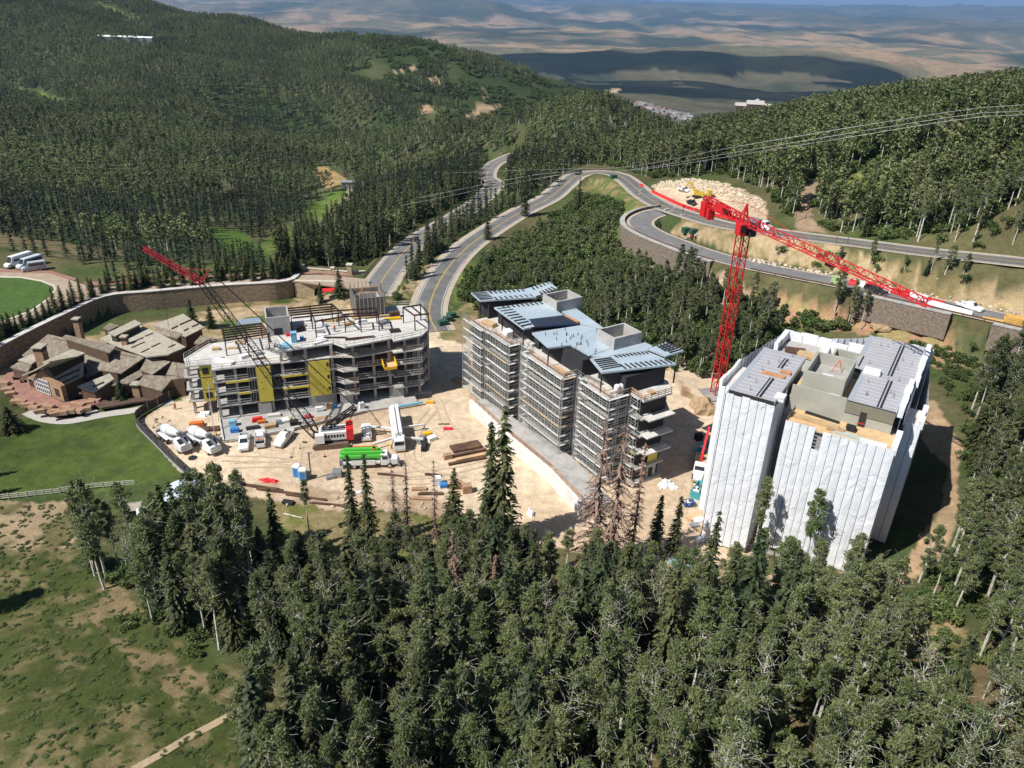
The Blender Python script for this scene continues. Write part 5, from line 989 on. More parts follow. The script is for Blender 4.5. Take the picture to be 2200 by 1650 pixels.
for x in np.arange(22.8, 29.3, .9):
    h = 19.9+random.uniform(0, .7); bx(ft, 'strongback', M_WALER, x-.07, x+.07, 12.72, 12.95, 14.9, h); bx(ft, 'strongback', M_WALER, x-.07, x+.07, 20.25, 20.48, 14.9, h+.3)
for y in np.arange(13.6, 20, .95):
    h = 19.9+random.uniform(0, .6); bx(ft, 'strongback', M_WALER, 22.42, 22.65, y-.07, y+.07, 14.9, h); bx(ft, 'strongback', M_WALER, 29.25, 29.48, y-.07, y+.07, 14.9, h)
for z in np.arange(15.3, 19, .42): bx(ft, 'waler', M_WALER, 22.6, 29.3, 12.955, 12.998, z, z+.12); bx(ft, 'waler', M_WALER, 22.655, 22.698, 13, 20.1, z, z+.12)
bx(ft, 'platform', M_PLY, 22.0, 30.2, 12.0, 12.7, 14.75, 14.9); bx(ft, 'platform', M_PLY, 21.7, 22.4, 12.71, 20.4, 14.75, 14.9)
for p, q in (((23.5, 13.2, 19.6), (26, 19.5, 19.7)), ((24, 16, 19.5), (28.5, 14, 19.9)), ((23.2, 18, 19.4), (28.6, 18.2, 19.6))): MB().beam(p, q, .12).build('brace', M_RAILO, ft)
# roof steel
def steel(cols, beams, z0, z1):
    for x, y in cols: bx(b1, 'steel_column', M_STEEL, x-.11, x+.11, y-.11, y+.11, z0, z1-.02)
    for p, q in beams: MB().beam((*p, z1+.15), (*q, z1+.15), .20, .30).build('steel_beam', M_STEEL, b1)
steel([(8.7, 9.2), (8.4, 13.1), (17.6, 13.5), (18.5, 9.4), (19.4, 5.7), (13.2, 4.6), (12.9, 9.3), (13.0, 13.3), (22.6, 5.0), (26.4, 4.6), (22.8, 8.8), (26.6, 8.6), (32.3, 7.6), (36.3, 8.1), (33.8, 2.7), (36.8, 2.7)],
      [((8.3, 13.2), (17.8, 13.6)), ((8.4, 11.9), (18, 12.0)), ((8.5, 10.6), (18.2, 10.7)), ((8.6, 9.2), (18.6, 9.4)), ((8.9, 7.6), (18.9, 7.8)), ((17.7, 13.7), (19.6, 5.5)), ((12.8, 13.4), (13.2, 4.5)), ((13.1, 4.5), (19.5, 5.7)), ((19.5, 5.6), (26.5, 4.5)), ((18.6, 9.4), (26.7, 8.6)), ((22.5, 4.9), (22.9, 8.8)), ((26.4, 4.4), (26.7, 8.7)), ((24.4, 4.8), (24.7, 8.8)), ((19.5, 6.9), (26.5, 6.2)),
       ((32.2, 7.7), (36.4, 8.2)), ((33.7, 2.6), (36.9, 2.6)), ((36.8, 2.6), (36.4, 8.2)), ((33.7, 2.6), (32.3, 7.7)), ((35.2, 2.7), (34.2, 8.0))], 14.5, 18.0)
steel([(-5.2, 13.0), (-4.9, 6.3), (3.6, 7.8), (2.4, 13.4), (-.8, 13.2), (-.6, 6.8)],
      [((-5.6, 13.1), (2.6, 13.5)), ((-5.4, 11.8), (2.8, 12.2)), ((-5.3, 10.5), (3.0, 11.0)), ((-5.2, 9.2), (3.3, 9.8)), ((-5.1, 7.8), (3.6, 8.7)), ((-5.0, 6.3), (3.8, 7.6)), ((-5.6, 13.2), (-4.9, 6.1)), ((-.9, 13.4), (-.5, 6.6)), ((2.6, 13.6), (3.9, 7.5))], 11.7, 15.0)
bx(b1, 'metal_decking', mat('blue_grey_decking', (0.36, 0.44, 0.50), .45, .4, var=.1), -2.2, 2.6, 13.65, 16.6, 15.32, 15.4)
# loose steel and materials on the roof (things that could be lifted off)
def loose(name, label, cat, parts, base, yaw, group=None):
    """parts: (name, material, x0,x1,y0,y1,z0,z1) in a local frame"""
    t = thing(name, label, cat, base, yaw, group)
    for p in parts: bx(t, *p)
    return t
def b1w(x, y, z): c, s = math.cos(rad(B1Y)), math.sin(rad(B1Y)); return (B1O[0]+x*c-y*s, B1O[1]+x*s+y*c, z)
def stack(name, label, cat, m, base, yaw, L, W, H, n=4, group=None, gap=.04):
    """a stack of boards or sheets, each layer a part"""
    t = thing(name, label, cat, base, yaw, group); rs = random.Random(label)
    for i in range(n): z = H*i/n; a = rs.uniform(-.06, .06)*L; bx(t, 'sheet' if H/n > .15 else 'board', m, -L/2+a, L/2+a, -W/2+rs.uniform(-.05, .05), W/2+rs.uniform(-.05, .05), z, z+H/n-gap*H/n)
    return t
yb = rad(B1Y)
stack('plank_stack', 'yellow-brown beam stack beside the formwork tower on the grey roof', 'lumber', M_YELL, b1w(30.4, 10.2, 14.5), yb, 3.6, .9, .5, 2)
stack('crate_stack', 'dark red crates piled right of the formwork tower', 'crates', M_RUST, b1w(31.0, 11.6, 14.5), yb, 2.2, 1.2, 1.3, 3)
stack('insulation_pile', 'white insulation bales in the middle of the grey concrete roof', 'bales', M_WHITE, b1w(13.6, 1.8, 14.5), yb+.5, 3.4, .9, .35, 2)
stack('steel_bundle', 'dark steel bars lying across the grey roof', 'steel', M_STEEL, b1w(17, 3.2, 14.5), yb-.25, 4.2, .5, .25, 2)
stack('steel_bundle', 'long dark steel bundle near the front edge of the grey roof', 'steel', M_STEEL, b1w(22.0, 1.6, 14.5), yb, 6, .7, .3, 3)
loose('portable_toilet', 'blue portable toilet on the grey concrete roof', 'toilet', [('cabin', M_BLUE, -.55, .55, -.55, .55, 0, 2.0), ('roof', M_LBLUE, -.6, .6, -.6, .6, 2.002, 2.25), ('door', M_LBLUE, -.4, .4, -.575, -.552, .1, 1.9)], b1w(8.6, 3.4, 14.5), yb)
loose('hoarding_sheet', 'pale blue sheets lying by the roof toilet', 'sheets', [('sheet', M_LBLUE, -.6, .6, -1.6, 1.6, 0, .06), ('sheet', M_LBLUE, -1.6, -.5, -1, 1, .061, .1)], b1w(7.2, 2.2, 14.5), yb+.3)
loose('water_drum', 'small blue drum beside the roof toilet', 'drum', [('body', M_BLUE, -.4, .4, -.3, .3, 0, .6), ('lid', M_LBLUE, -.42, .42, -.32, .32, .602, .68)], b1w(10.2, 4.6, 14.5), yb)
loose('red_toolbox', 'red toolbox against the stair shaft', 'toolbox', [('body', M_REDP, -.4, .4, -.3, .3, 0, .5), ('lid', M_REDP, -.42, .42, -.32, .32, .502, .56)], b1w(7.6, 6.9, 14.5), yb)
loose('roof_hatch', 'black square hatch cover on the right of the grey roof', 'hatch', [('curb', M_BLACK, -1.1, 1.1, -.9, .9, 0, .25), ('lid', M_STEEL, -1.0, 1.0, -.8, .8, .252, .34)], b1w(29.6, 3.6, 14.5), yb)
rs_ = random.Random(4)
for i, (x, y, z) in enumerate([(11, 11.5, 14.5), (15, 10.4, 14.5), (14.2, 7, 14.5), (16.3, 12.6, 14.5), (10.4, 9.2, 14.5), (20.6, 9.6, 14.5), (23.5, 10.6, 14.5), (28, 8.4, 14.5), (18.8, 12.8, 14.5), (-6.4, 4.6, 11.7), (-3.6, 9.6, 11.7), (-1.5, 4.6, 11.7), (1.6, 5.4, 11.7), (-7, 10, 11.7), (1.2, 3.0, 11.7), (-2.2, 12.2, 11.7), (12.2, 14.4, 14.5), (20, 15, 14.5)]):
    m = [M_PLY, M_WHITE, M_GREY, M_PLY, M_RUST][i % 5]; nm_ = ['plywood', 'white', 'grey', 'timber', 'rusty'][i % 5]
    stack('material_stack', f'small {nm_} material stack on the {"grey roof deck" if z > 14 else "lower left roof deck"}, '+['near the steel frame', 'beside the shaft', 'under the beams', 'by the formwork', 'at the edge', 'in the middle'][i % 6], 'building materials', m, b1w(x, y, z), yb+rs_.uniform(-.5, .5), rs_.uniform(1.2, 2.6), rs_.uniform(.6, 1.3), rs_.uniform(.25, .8), rs_.choice([2, 3, 4]), 'material stacks on the roofs')
stack('white_wrap_roll', 'long white wrapped bundle on the lower left roof', 'bundle', M_WHITE, b1w(-5.6, 3.6, 11.7), yb-.7, 4.6, 1.2, .5, 2)
stack('steel_angle', 'white sheet lying across the roof right of the toilet', 'sheets', M_WHITE, b1w(14.0, 4.2, 14.5), yb+1.25, 3.4, 1.3, .1, 2)
# loading platform
lt = thing('loading_platform', 'bright yellow loading platform jutting from the facade', 'platform', b1w(27.2, 0, 8.85), yb)
bx(lt, 'floor', M_PLY, -1.3, 1.3, -3.0, .8, 0, .15)
for s in (-1, 1): MB().add([(s*1.3, -3, .15), (s*1.3, .8, .15), (s*1.3, .8, 1.3), (s*1.3, -1.2, 1.3), (s*1.3, -3, .9), (s*1.42, -3, .15), (s*1.42, .8, .15), (s*1.42, .8, 1.3), (s*1.42, -1.2, 1.3), (s*1.42, -3, .9)], [(0, 1, 2, 3, 4), (9, 8, 7, 6, 5), (0, 5, 6, 1), (1, 6, 7, 2), (2, 7, 8, 3), (3, 8, 9, 4), (4, 9, 5, 0)]).build('side_panel', M_YELL, lt)
bx(lt, 'front_lip', M_YELL, -1.3, 1.3, -3.1, -3.0, -.1, .55)
# podium in front
pd = thing('concrete_podium', 'low concrete podium strewn with materials in front of the concrete frame', 'podium', (B1O[0], B1O[1], 0), yb)
MB().prism([(-7.2, -8.9), (-5.6, -9.2), (6.2, -7.9), (21.2, -4.4), (32.6, -3.9), (32.6, .1), (-8, .1)], -.8, .45).build('slab', M_CONC, pd)
for a, b in (((-7.2, -8.9), (-7.9, 0)), ((-6.9, -9.0), (6.1, -8.0)), ((6.3, -7.8), (21, -4.5))): MB().beam((*a, .6), (*b, .6), .3, .36).build('kerb', M_CONCL, pd)
for i in range(1, 4): pass
MB().beam((-8.9, -6.0, .3), (-9.0, .6, 9.0), .12).build('hoist_pole', M_GALV, pd)

# ------------------------------------------------------------ building 2: scaffolded block with blue-grey roof
LB2 = loc_fn(B2O, B2Y); z2p = lambda x, y: (960+x/3.93, 580+y/3.93)
def q2(x, y, z): return LB2(z2p(x, y), z)
b2 = thing('scaffolded_building', 'tall block with blue-grey metal roof panels behind the scaffold', 'building', (B2O[0], B2O[1], 0), rad(B2Y))
M_SHEATH = mat('dark_green_sheathing', (0.055, 0.065, 0.058), .85, var=.25, scale=.6, col2=(.10, .10, .09))
M_ROOFM = mat('blue_grey_roofing', (0.43, 0.52, 0.58), .5, .2, var=.10, scale=.5, stretch=(1, .25, 1), col2=(0.49, 0.56, 0.60))
M_SOLAR = mat('dark_blue_panel', (0.045, 0.075, 0.14), .35, .4, var=.15)
OUT = [(1.2, 1.0), (8.6, 1.0), (8.6, 1.8), (16.0, 1.8), (16.0, 4.6), (21.4, 4.6), (21.4, 2.6), (33.0, 2.6), (33.0, 5.8), (36.9, 5.8), (36.9, 5.0), (43.4, 5.0), (43.4, 9.6), (47.2, 9.6), (47.2, 16.2), (43.4, 18.6), (16, 18.4), (1.2, 18.4)]
z2s = [0.4, 3.6, 7.0, 10.5, 14.0, 17.7]
for i, z in enumerate(z2s):
    MB().prism(OUT, z-.3, z+.002*i).build('floor_slab', M_CONCL if i == 5 else M_CONC, b2)
ins = [(x, y+.35 if y < 9 else y-.35) for x, y in OUT]
mb = MB(); n = len(OUT)
for i in range(5):
    z0, z1 = z2s[i]+.02, z2s[i+1]-.32
    MB().prism([(1.6, 1.4), (8.2, 1.4), (8.2, 2.2), (15.6, 2.2), (15.6, 5.0), (21.8, 5.0), (21.8, 3.0), (32.6, 3.0), (32.6, 6.2), (37.3, 6.2), (37.3, 5.4), (43.0, 5.4), (43.0, 16.0), (42.8, 18.2), (1.6, 18.2)], z0, z1).build('wall', M_SHEATH, b2)
# near end: balconies, yellow board
for z in (7.0, 10.5, 14.0): MB().prism([(43.6, 10.2), (48.6, 10.1), (48.6, 16.2), (47.2, 16.2), (47.2, 12.4), (43.6, 12.4)], z+.01, z+.25).build('balcony_slab', M_CONCL, b2)
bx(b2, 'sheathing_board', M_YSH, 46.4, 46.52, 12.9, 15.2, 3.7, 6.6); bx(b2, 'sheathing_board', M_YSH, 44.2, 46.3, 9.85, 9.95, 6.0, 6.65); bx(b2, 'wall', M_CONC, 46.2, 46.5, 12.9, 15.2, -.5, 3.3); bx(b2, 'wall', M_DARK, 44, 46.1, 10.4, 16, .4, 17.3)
bx(b2, 'door', M_DARK, 46.51, 46.56, 13.4, 14.4, .1, 2.3)
# parapet deck rails and penthouse
for a, b in (((1.3, 1.1), (8.5, 1.1)), ((8.7, 1.9), (15.9, 1.9)), ((21.5, 2.7), (32.9, 2.7)), ((37, 5.1), (43.3, 5.1)), ((43.4, 5.2), (43.4, 9.4)), ((43.6, 9.7), (47.1, 9.7)), ((47.1, 9.8), (47.1, 16)), ((16.1, 2.0), (16.1, 4.6)), ((33.1, 2.8), (33.1, 5.7))): rails(b2, 'guardrail', M_RAILO, (*a, 17.7), (*b, 17.7), 1.1, 3, 1.6, .07)
for (x0, x1, y0, y1, z1) in ((-2.2, 2.2, 5, 16, 21.5), (5.0, 20.5, 5.6, 17.6, 21.5), (21.5, 34.5, 5.6, 17.0, 21.5), (36.0, 43.6, 8.2, 17.4, 21.4)): bx(b2, 'penthouse_wall', M_DKSH if 'M_DKSH' in globals() else mat('black_sheathing', (0.03, 0.03, 0.033), .8, var=.25), x0, x1, y0, y1, 17.72, z1-.35)
def panel(corn, m=None, th=.35, name='roof_panel'):
    P = [q2(x, y, z) for x, y, z in corn]
    A = sum(P[i][0]*P[(i+1) % len(P)][1]-P[(i+1) % len(P)][0]*P[i][1] for i in range(len(P)))
    if A < 0: P = P[::-1]
    n = len(P); V = P+[(p[0], p[1], p[2]-th) for p in P]
    o = MB().add(V, [tuple(range(n)), tuple(range(2*n-1, n-1, -1))]+[(i, n+i, n+(i+1) % n, (i+1) % n) for i in range(n)]).build(name, m or M_ROOFM, b2); return o
panel([(205, 190, 22), (282, 258, 22), (755, 228, 22.3), (655, 160, 22.3)]); panel([(657, 161, 22.3), (757, 229, 22.3), (935, 152, 22.8), (860, 100, 22.8)])
panel([(400, 315, 22.2), (815, 265, 22.2), (985, 380, 22.0), (690, 415, 22.0), (740, 478, 22), (650, 495, 22)])
panel([(695, 417, 22.05), (985, 384, 22.05), (1112, 452, 22.0), (742, 480, 22.0)], M_SOLAR)
panel([(950, 335, 21.6), (1080, 315, 21.6), (1325, 490, 21.6), (1262, 492, 21.6), (1130, 452, 21.6)]); panel([(720, 530, 21.7), (1128, 466, 21.7), (1262, 494, 21.7), (1265, 585, 21.7), (1395, 657, 21.7), (1210, 720, 21.7), (1050, 632, 21.7), (860, 655, 21.7)])
panel([(1397, 657, 21.6), (1660, 605, 21.6), (1740, 640, 21.6), (1690, 682, 21.6), (1380, 722, 21.6), (1320, 735, 21.6), (1214, 720, 21.6)]); panel([(1210, 745, 22.1), (1690, 686, 22.1), (1940, 790, 22.2), (1310, 865, 22.2)]); panel([(1700, 665, 22.0), (1860, 605, 22.1), (2000, 680, 22.1), (1850, 725, 22.0)])
M_RIB = mat('dark_roof_rib', (0.05, 0.05, 0.055), .6, .3)
def ribs(e0, e1, inner0, inner1, n, z, w=.26, name='roof_rib'):
    """short dark steel outriggers let into a roof edge"""
    A, B = Vector(q2(*e0, z)), Vector(q2(*e1, z)); C2, D2 = Vector(q2(*inner0, z)), Vector(q2(*inner1, z))
    for i in range(n):
        t = (i+.5)/n; p = A.lerp(B, t); q = C2.lerp(D2, t); MB().beam(p+Vector((0, 0, .06)), q+Vector((0, 0, .06)), w, .14).build(name, M_RIB, b2)
ribs((210, 192), (278, 252), (330, 185), (400, 245), 5, 22.08); ribs((330, 178), (650, 160), (360, 195), (670, 178), 8, 22.36); ribs((400, 248), (750, 225), (380, 232), (720, 208), 8, 22.2); ribs((700, 150), (860, 105), (720, 165), (880, 118), 5, 22.7); ribs((800, 210), (930, 160), (770, 190), (890, 140), 5, 22.8)
ribs((415, 320), (640, 485), (520, 305), (730, 465), 8, 22.15); ribs((450, 310), (800, 268), (470, 325), (830, 285), 9, 22.25); ribs((745, 474), (1100, 448), (700, 418), (980, 388), 13, 22.1, .1)
ribs((1235, 755), (1320, 850), (1380, 735), (1480, 820), 6, 22.2); ribs((1400, 725), (1690, 690), (1430, 742), (1715, 705), 9, 22.15); ribs((1490, 838), (1920, 786), (1440, 800), (1860, 755), 10, 22.22); ribs((1760, 645), (1870, 608), (1830, 690), (1960, 650), 4, 22.15); ribs((1870, 612), (1990, 678), (1790, 640), (1890, 705), 5, 22.16)
def edge_beam(a, b, z, w=.18, h=.34): MB().beam(q2(*a, z), q2(*b, z), w, h).build('edge_beam', M_STEEL, b2)
for a, b, z in (((205, 190), (282, 258), 21.8), ((282, 258), (755, 228), 21.9), ((755, 228), (935, 152), 22.3), ((400, 315), (650, 495), 21.9), ((650, 495), (1110, 455), 21.8), ((720, 530), (860, 655), 21.5), ((860, 655), (1050, 632), 21.5), ((1050, 632), (1210, 722), 21.5), ((1210, 745), (1310, 865), 21.9), ((1310, 865), (1940, 790), 21.9), ((1850, 727), (2000, 682), 21.8), ((1700, 667), (1850, 727), 21.8)): edge_beam(a, b, z)
for (x, y) in ((282, 260), (385, 262), (650, 497), (860, 657), (1050, 634), (1205, 725), (1310, 867), (470, 370), (565, 430), (1460, 850), (1610, 832), (1740, 815), (1935, 792)):
    p = q2(x, y, 21.6); bx(b2, 'steel_column', M_STEEL, p[0]-.1, p[0]+.1, p[1]-.1, p[1]+.1, 17.75, 21.55)
for x in (8.5, 14.5): pass
SB = []
for cs in (((805, 200), (915, 265), (1150, 235), (1040, 165)), ((1265, 490), (1400, 580), (1655, 530), (1515, 450))):
    P = [q2(*c, 23.9) for c in cs]; SB.append(((P[0][0]+P[3][0])/2, (P[1][0]+P[2][0])/2, (P[0][1]+P[1][1])/2, (P[2][1]+P[3][1])/2)); shaft(b2, *SB[-1], 17.8, 23.9, M_CONC, .4)
[bx(b2, 'shaft_floor', M_CONC, a+.41, b-.41, c+.41, d-.41, 21.3, 21.5) for a, b, c, d in SB]; a, b, c, d = SB[1]; bx(b2, 'hatch', M_LBLUE, a+2, a+3.6, c+1, c+2.6, 21.5, 22.0)
for i in range(26):   # vent stubs on the roof
    x = random.uniform(22, 35); y = random.uniform(5, 11); bx(b2, 'vent_pipe', M_RIB, x-.05, x+.05, y-.05, y+.05, 21.7, 22.35)
def b2w(x, y, z): c, s = math.cos(rad(B2Y)), math.sin(rad(B2Y)); return (B2O[0]+x*c-y*s, B2O[1]+x*s+y*c, z)
y2 = rad(B2Y)
loose('white_unit', 'white boxed unit on the scaffolded building deck', 'box', [('body', M_WHITE, -1, 1, -.8, .8, 0, 1.5), ('lid', M_WHITE, -1.05, 1.05, -.85, .85, 1.502, 1.6), ('grille', M_GREY, .6, .98, -.83, -.802, .3, 1.2)], b2w(12.6, 3.4, 17.7), y2)
for i, (yy, lb) in enumerate(((7.2, 'white chemical tote by the near corner rail, left one'), (8.4, 'white chemical tote by the near corner rail, right one'))):
    t = thing('water_tank', lb, 'tank', b2w(42.6, yy, 17.7), y2, 'totes at the corner'); MB().cyl((0, 0, 0), (0, 0, 1.6), .55, 14).build('body', M_WHITE, t); MB().cyl((0, 0, 1.602), (0, 0, 1.75), .4, 12).build('lid', M_WHITE, t)
stack('plywood_stack', 'orange-brown plywood stack on the near corner deck', 'lumber', M_PLY, b2w(45.6, 12.6, 17.7), y2, 1.2, 1.0, .5, 3); stack('plank_stack', 'orange planks lying on the blue-grey roof', 'lumber', M_RAILO, q2(1130, 430, 21.62)[0:0] or b2w(*q2(1130, 430, 0)[:2], 21.62) if 0 else b2w(18.8, 14.6, 21.62), y2+.1, 4.2, .5, .35, 3)
stack('duct_lengths', 'long grey duct lengths on the scaffolded deck', 'ducts', M_GALV, b2w(35.0, 6.6, 17.7), y2+.12, 7.5, .8, .3, 2); stack('timber_pile', 'pile of timber at the far end of the scaffolded deck', 'lumber', M_PLY, b2w(5.2, 3.4, 17.7), y2+.3, 3.2, 1.6, .7, 5); stack('brick_pallet', 'pale block pallet on the middle of the scaffolded deck', 'pallet', M_CONCL, b2w(17.8, 5.5, 17.7), y2, 2.6, 1.2, .8, 3); stack('timber_pile', 'timber pieces on the middle balcony deck of the scaffolded block', 'lumber', M_PLY, b2w(30.5, 4.0, 17.7), y2, 3.8, 1.0, .3, 3)
# scaffold: every upright, deck and rail run its own piece
sc = thing('scaffold', 'silver scaffold with pale decks wrapped round the left face of the tall block', 'scaffold', (B2O[0], B2O[1], 0), y2)
M_SCAF = mat('scaffold_tube', (0.62, 0.62, 0.61), .4, .55, var=.1); M_DECK = mat('scaffold_deck', (0.66, 0.65, 0.62), .7, .15, var=.15, scale=.8, rnd=.15); M_DECK2 = mat('timber_deck', (0.50, 0.40, 0.28), .8, var=.2, rnd=.2)
upm = MB().cyl((0, 0, 0), (0, 0, 18.6), .05, 6).mesh('upright', M_SCAF)
SF = [((0, -.2), (7.8, -.2), 0, -1), ((8.2, .6), (16.4, .6), 0, -1), ((17.2, .9), (17.2, 3.6), 1, 0), ((17.6, 3.4), (20.0, 3.4), 0, -1), ((20.2, 3.2), (20.2, 1.5), -1, 0), ((20.6, 1.4), (34.0, 1.4), 0, -1), ((34.3, 1.6), (34.3, 4.6), 1, 0), ((34.6, 4.6), (35.8, 4.6), 0, -1), ((36.1, 3.8), (44.2, 3.8), 0, -1), ((44.6, 4.0), (44.6, 8.6), 1, 0), ((44.8, 8.7), (46.6, 8.7), 0, -1)]
nup = 0
for fi, ((xa, ya), (xb, yb_), nx, ny) in enumerate(SF):
    L = math.hypot(xb-xa, yb_-ya); k = max(1, round(L/2.3)); dx, dy = (xb-xa)/L, (yb_-ya)/L; wd = .62
    for i in range(k+1):
        for o in (0, wd):
            link('upright', upm, sc, (xa+dx*L*i/k-nx*o, ya+dy*L*i/k-ny*o, -.3), 0, (1, 1, 1 if fi < 9 else .98)); nup += 1
    for lv in range(1, 10):
        z = lv*2.0-.05; mbd = MB(); a = Vector((xa, ya, z)); b = Vector((xb, yb_, z)); c = Vector((-nx*wd/2, -ny*wd/2, 0))
        mbd.beam(a+c, b+c, wd-.08, .07); mbd.build('deck', M_DECK if random.random() > .08 else M_DECK2, sc)
        mb = MB()
        for h in (.5, 1.0, 1.5): mb.beam(a+Vector((0, 0, h)), b+Vector((0, 0, h)), .045)
        mb.beam(a-c*-2+Vector((0, 0, 1.0)), b-c*-2+Vector((0, 0, 1.0)), .04)
        mb.build('guardrail', M_SCAF, sc)
        if lv < 10:
            mb = MB(); i = (lv+fi) % max(1, k); p = a+(b-a)*(i/k); q = a+(b-a)*((i+1)/k); mb.beam(p-Vector((0, 0, 2)), q, .04); mb.build('brace', M_SCAF, sc)
# podium wall below the scaffold
pw2 = thing('podium_wall', 'long pale concrete podium wall below the scaffold', 'wall', (B2O[0], B2O[1], 0), y2)
MB().prism([(8, -3.0), (25.6, -3.6), (38, -3.4), (50.5, -4.8), (50.5, -4.3), (38, -2.9), (25.6, -3.1), (8, -2.5)], -1, 3.0).build('wall', mat('white_concrete', (0.66, 0.64, 0.61), .9, var=.12, scale=.4), pw2)
MB().prism([(8, -2.45), (25.6, -3.05), (38, -2.85), (50.5, -4.25), (51.2, 1.2), (36, 3.4), (8, .8)], -.5, 2.2).build('walkway', M_CONC, pw2)
for a, b in (((8, -2.6), (25.5, -3.3)), ((25.7, -3.2), (38, -3.0)), ((38.1, -3.0), (50.3, -4.4))): rails(pw2, 'guardrail', M_RAILO, (*a, 3.0), (*b, 3.0), 1.0, 2, 2.0, .07)

# ------------------------------------------------------------ building 3: white wrapped block
y3 = rad(B3Y)
b3 = thing('wrapped_building', 'tall block wrapped in white sheeting with grey flat roofs', 'building', (B3O[0], B3O[1], 0), y3)
M_MEMB = mat('grey_roof_membrane', (0.36, 0.355, 0.375), .8, var=.06, scale=.4); M_MEMB2 = mat('pale_roof_flashing', (0.45, 0.49, 0.53), .5, .3, var=.08)
M_PENT = mat('beige_sheathing', (0.36, 0.355, 0.30), .85, var=.12, scale=.4); M_SEAM = mat('dark_blue_seam', (0.05, 0.075, 0.16), .7, var=.15); M_PENT2 = mat('olive_sheathing', (0.20, 0.19, 0.14), .85, var=.12, scale=.4)
def tarpmat():
    m = mat('white_wrap', (0.74, 0.755, 0.78), .45, var=.05, scale=.5, spec=.35, rnd=.05); nt = m.node_tree; b = nt.nodes['Principled BSDF']
    tc = nd(nt, 'ShaderNodeTexCoord'); w = nd(nt, 'ShaderNodeTexNoise', i_Scale=.55, i_Detail=5.0, i_Roughness=.6, i_Distortion=.8); mp = nd(nt, 'ShaderNodeMapping'); mp.inputs['Scale'].default_value = (1, 1, .55); mp.inputs['Rotation'].default_value = (0, rad(35), 0)
    nt.links.new(tc.outputs['Object'], mp.inputs[0]); nt.links.new(mp.outputs[0], w.inputs['Vector']); bp = nd(nt, 'ShaderNodeBump', i_Strength=.9, i_Distance=.35); nt.links.new(w.outputs[0], bp.inputs['Height']); nt.links.new(bp.outputs[0], b.inputs['Normal']); return m
M_WRAP = tarpmat()
core = [(.4, .3), (6.4, .3), (6.4, 7.2), (8.9, 7.2), (8.9, 2.0), (23.0, 2.0), (23.0, 35), (1.2, 34), (-.2, 28), (.4, 18)]
MB().prism(core, -1, 24.2).build('core', M_CONC, b3)
for (x0, x1, yy0, yy1, z) in ((0, 6.7, 0, 18.8, 28.0), (15.6, 22.2, 7.0, 19.4, 28.0), (14.0, 23.0, 19.5, 35.4, 27.9)):
    bx(b3, 'roof_deck', M_MEMB, x0, x1, yy0, yy1, z-.5, z)
    bx(b3, 'roof_edge', M_MEMB2, x0-.12, x0+.55, yy0-.1, yy1+.1, z-.9, z+.02); bx(b3, 'roof_edge', M_MEMB2, x1-.2, x1+.1, yy0-.1, yy1+.1, z-.9, z+.02); bx(b3, 'roof_edge', M_DARK, x0, x1, yy0-.2, yy0-.101, z-.5, z+.05)
    bx(b3, 'roof_wall', M_PENT, x0+.2, x1-.2, yy0+.2, yy1-.1, 24.25, z-.52)
    nl_ = int((yy1-yy0)/1.3)
    for i in range(1, nl_): bx(b3, 'membrane_seam', M_WHITE, x0+.56, x1-.21, yy0+i*1.3, yy0+i*1.3+.05, z+.001, z+.012)
    xm = (x0+x1)/2
    for (ya, yb_) in (((yy0+.2, yy0+7.5), (yy0+12, yy0+16)) if x0 < 5 else ((yy0+.1, yy1-2.0),)):
        for o in (0, .45): bx(b3, 'roof_channel', M_BLACK, xm+o+.6, xm+o+.82, ya, yb_, z+.013, z+.16)
        bx(b3, 'roof_channel', M_MEMB2, xm+.84, xm+1.04, ya, yb_, z+.013, z+.2)
    for i in range(9):
        x = random.uniform(x0+1, x1-1); y = random.uniform(yy0+1, yy1-1); bx(b3, 'vent_pipe', M_GREY, x-.05, x+.05, y-.05, y+.05, z+.01, z+.7)
# penthouse front and inner shafts
bx(b3, 'penthouse_wall', M_PENT, 7.6, 15.5, 6.75, 7.0, 24.2, 28.3); bx(b3, 'penthouse_wall', M_PENT, 15.5, 22.2, 6.76, 6.99, 24.2, 26.2); bx(b3, 'penthouse_band', M_PENT2, 15.5, 22.2, 6.6, 6.98, 26.2, 27.9); bx(b3, 'doorway', M_DARK, 17.7, 18.6, 6.55, 6.62, 24.5, 26.9); bx(b3, 'door_bar', M_REDP, 17.72, 18.58, 6.50, 6.545, 25.0, 25.15)
bx(b3, 'inner_deck', M_PLY, 7.4, 15.5, 7.01, 19, 26.0, 26.3); bx(b3, 'inner_deck', M_CONCL, 6.8, 15.5, 19.01, 34, 24.25, 24.45)
shaft(b3, 8.3, 14.4, 9.4, 18.2, 24.3, 29.8, M_PENT, .45); shaft(b3, 10.2, 14.6, 20.2, 24.8, 24.4, 28.4, M_PENT, .35); bx(b3, 'shaft_floor', M_CONC, 8.8, 13.9, 9.9, 17.7, 27.8, 28.0); bx(b3, 'shaft_lid', M_WHITE, 10.6, 12.2, 11, 13, 28.0, 28.6)
MB().beam((11.4, 15.5, 28.0), (12.2, 16.4, 29.9), .07).beam((12.9, 16.0, 28.0), (12.2, 16.4, 29.9), .07).build('ladder', M_REDP, b3)
bx(b3, 'deck', M_PLY, 8.6, 23.0, 1.4, 6.74, 24.22, 24.5)
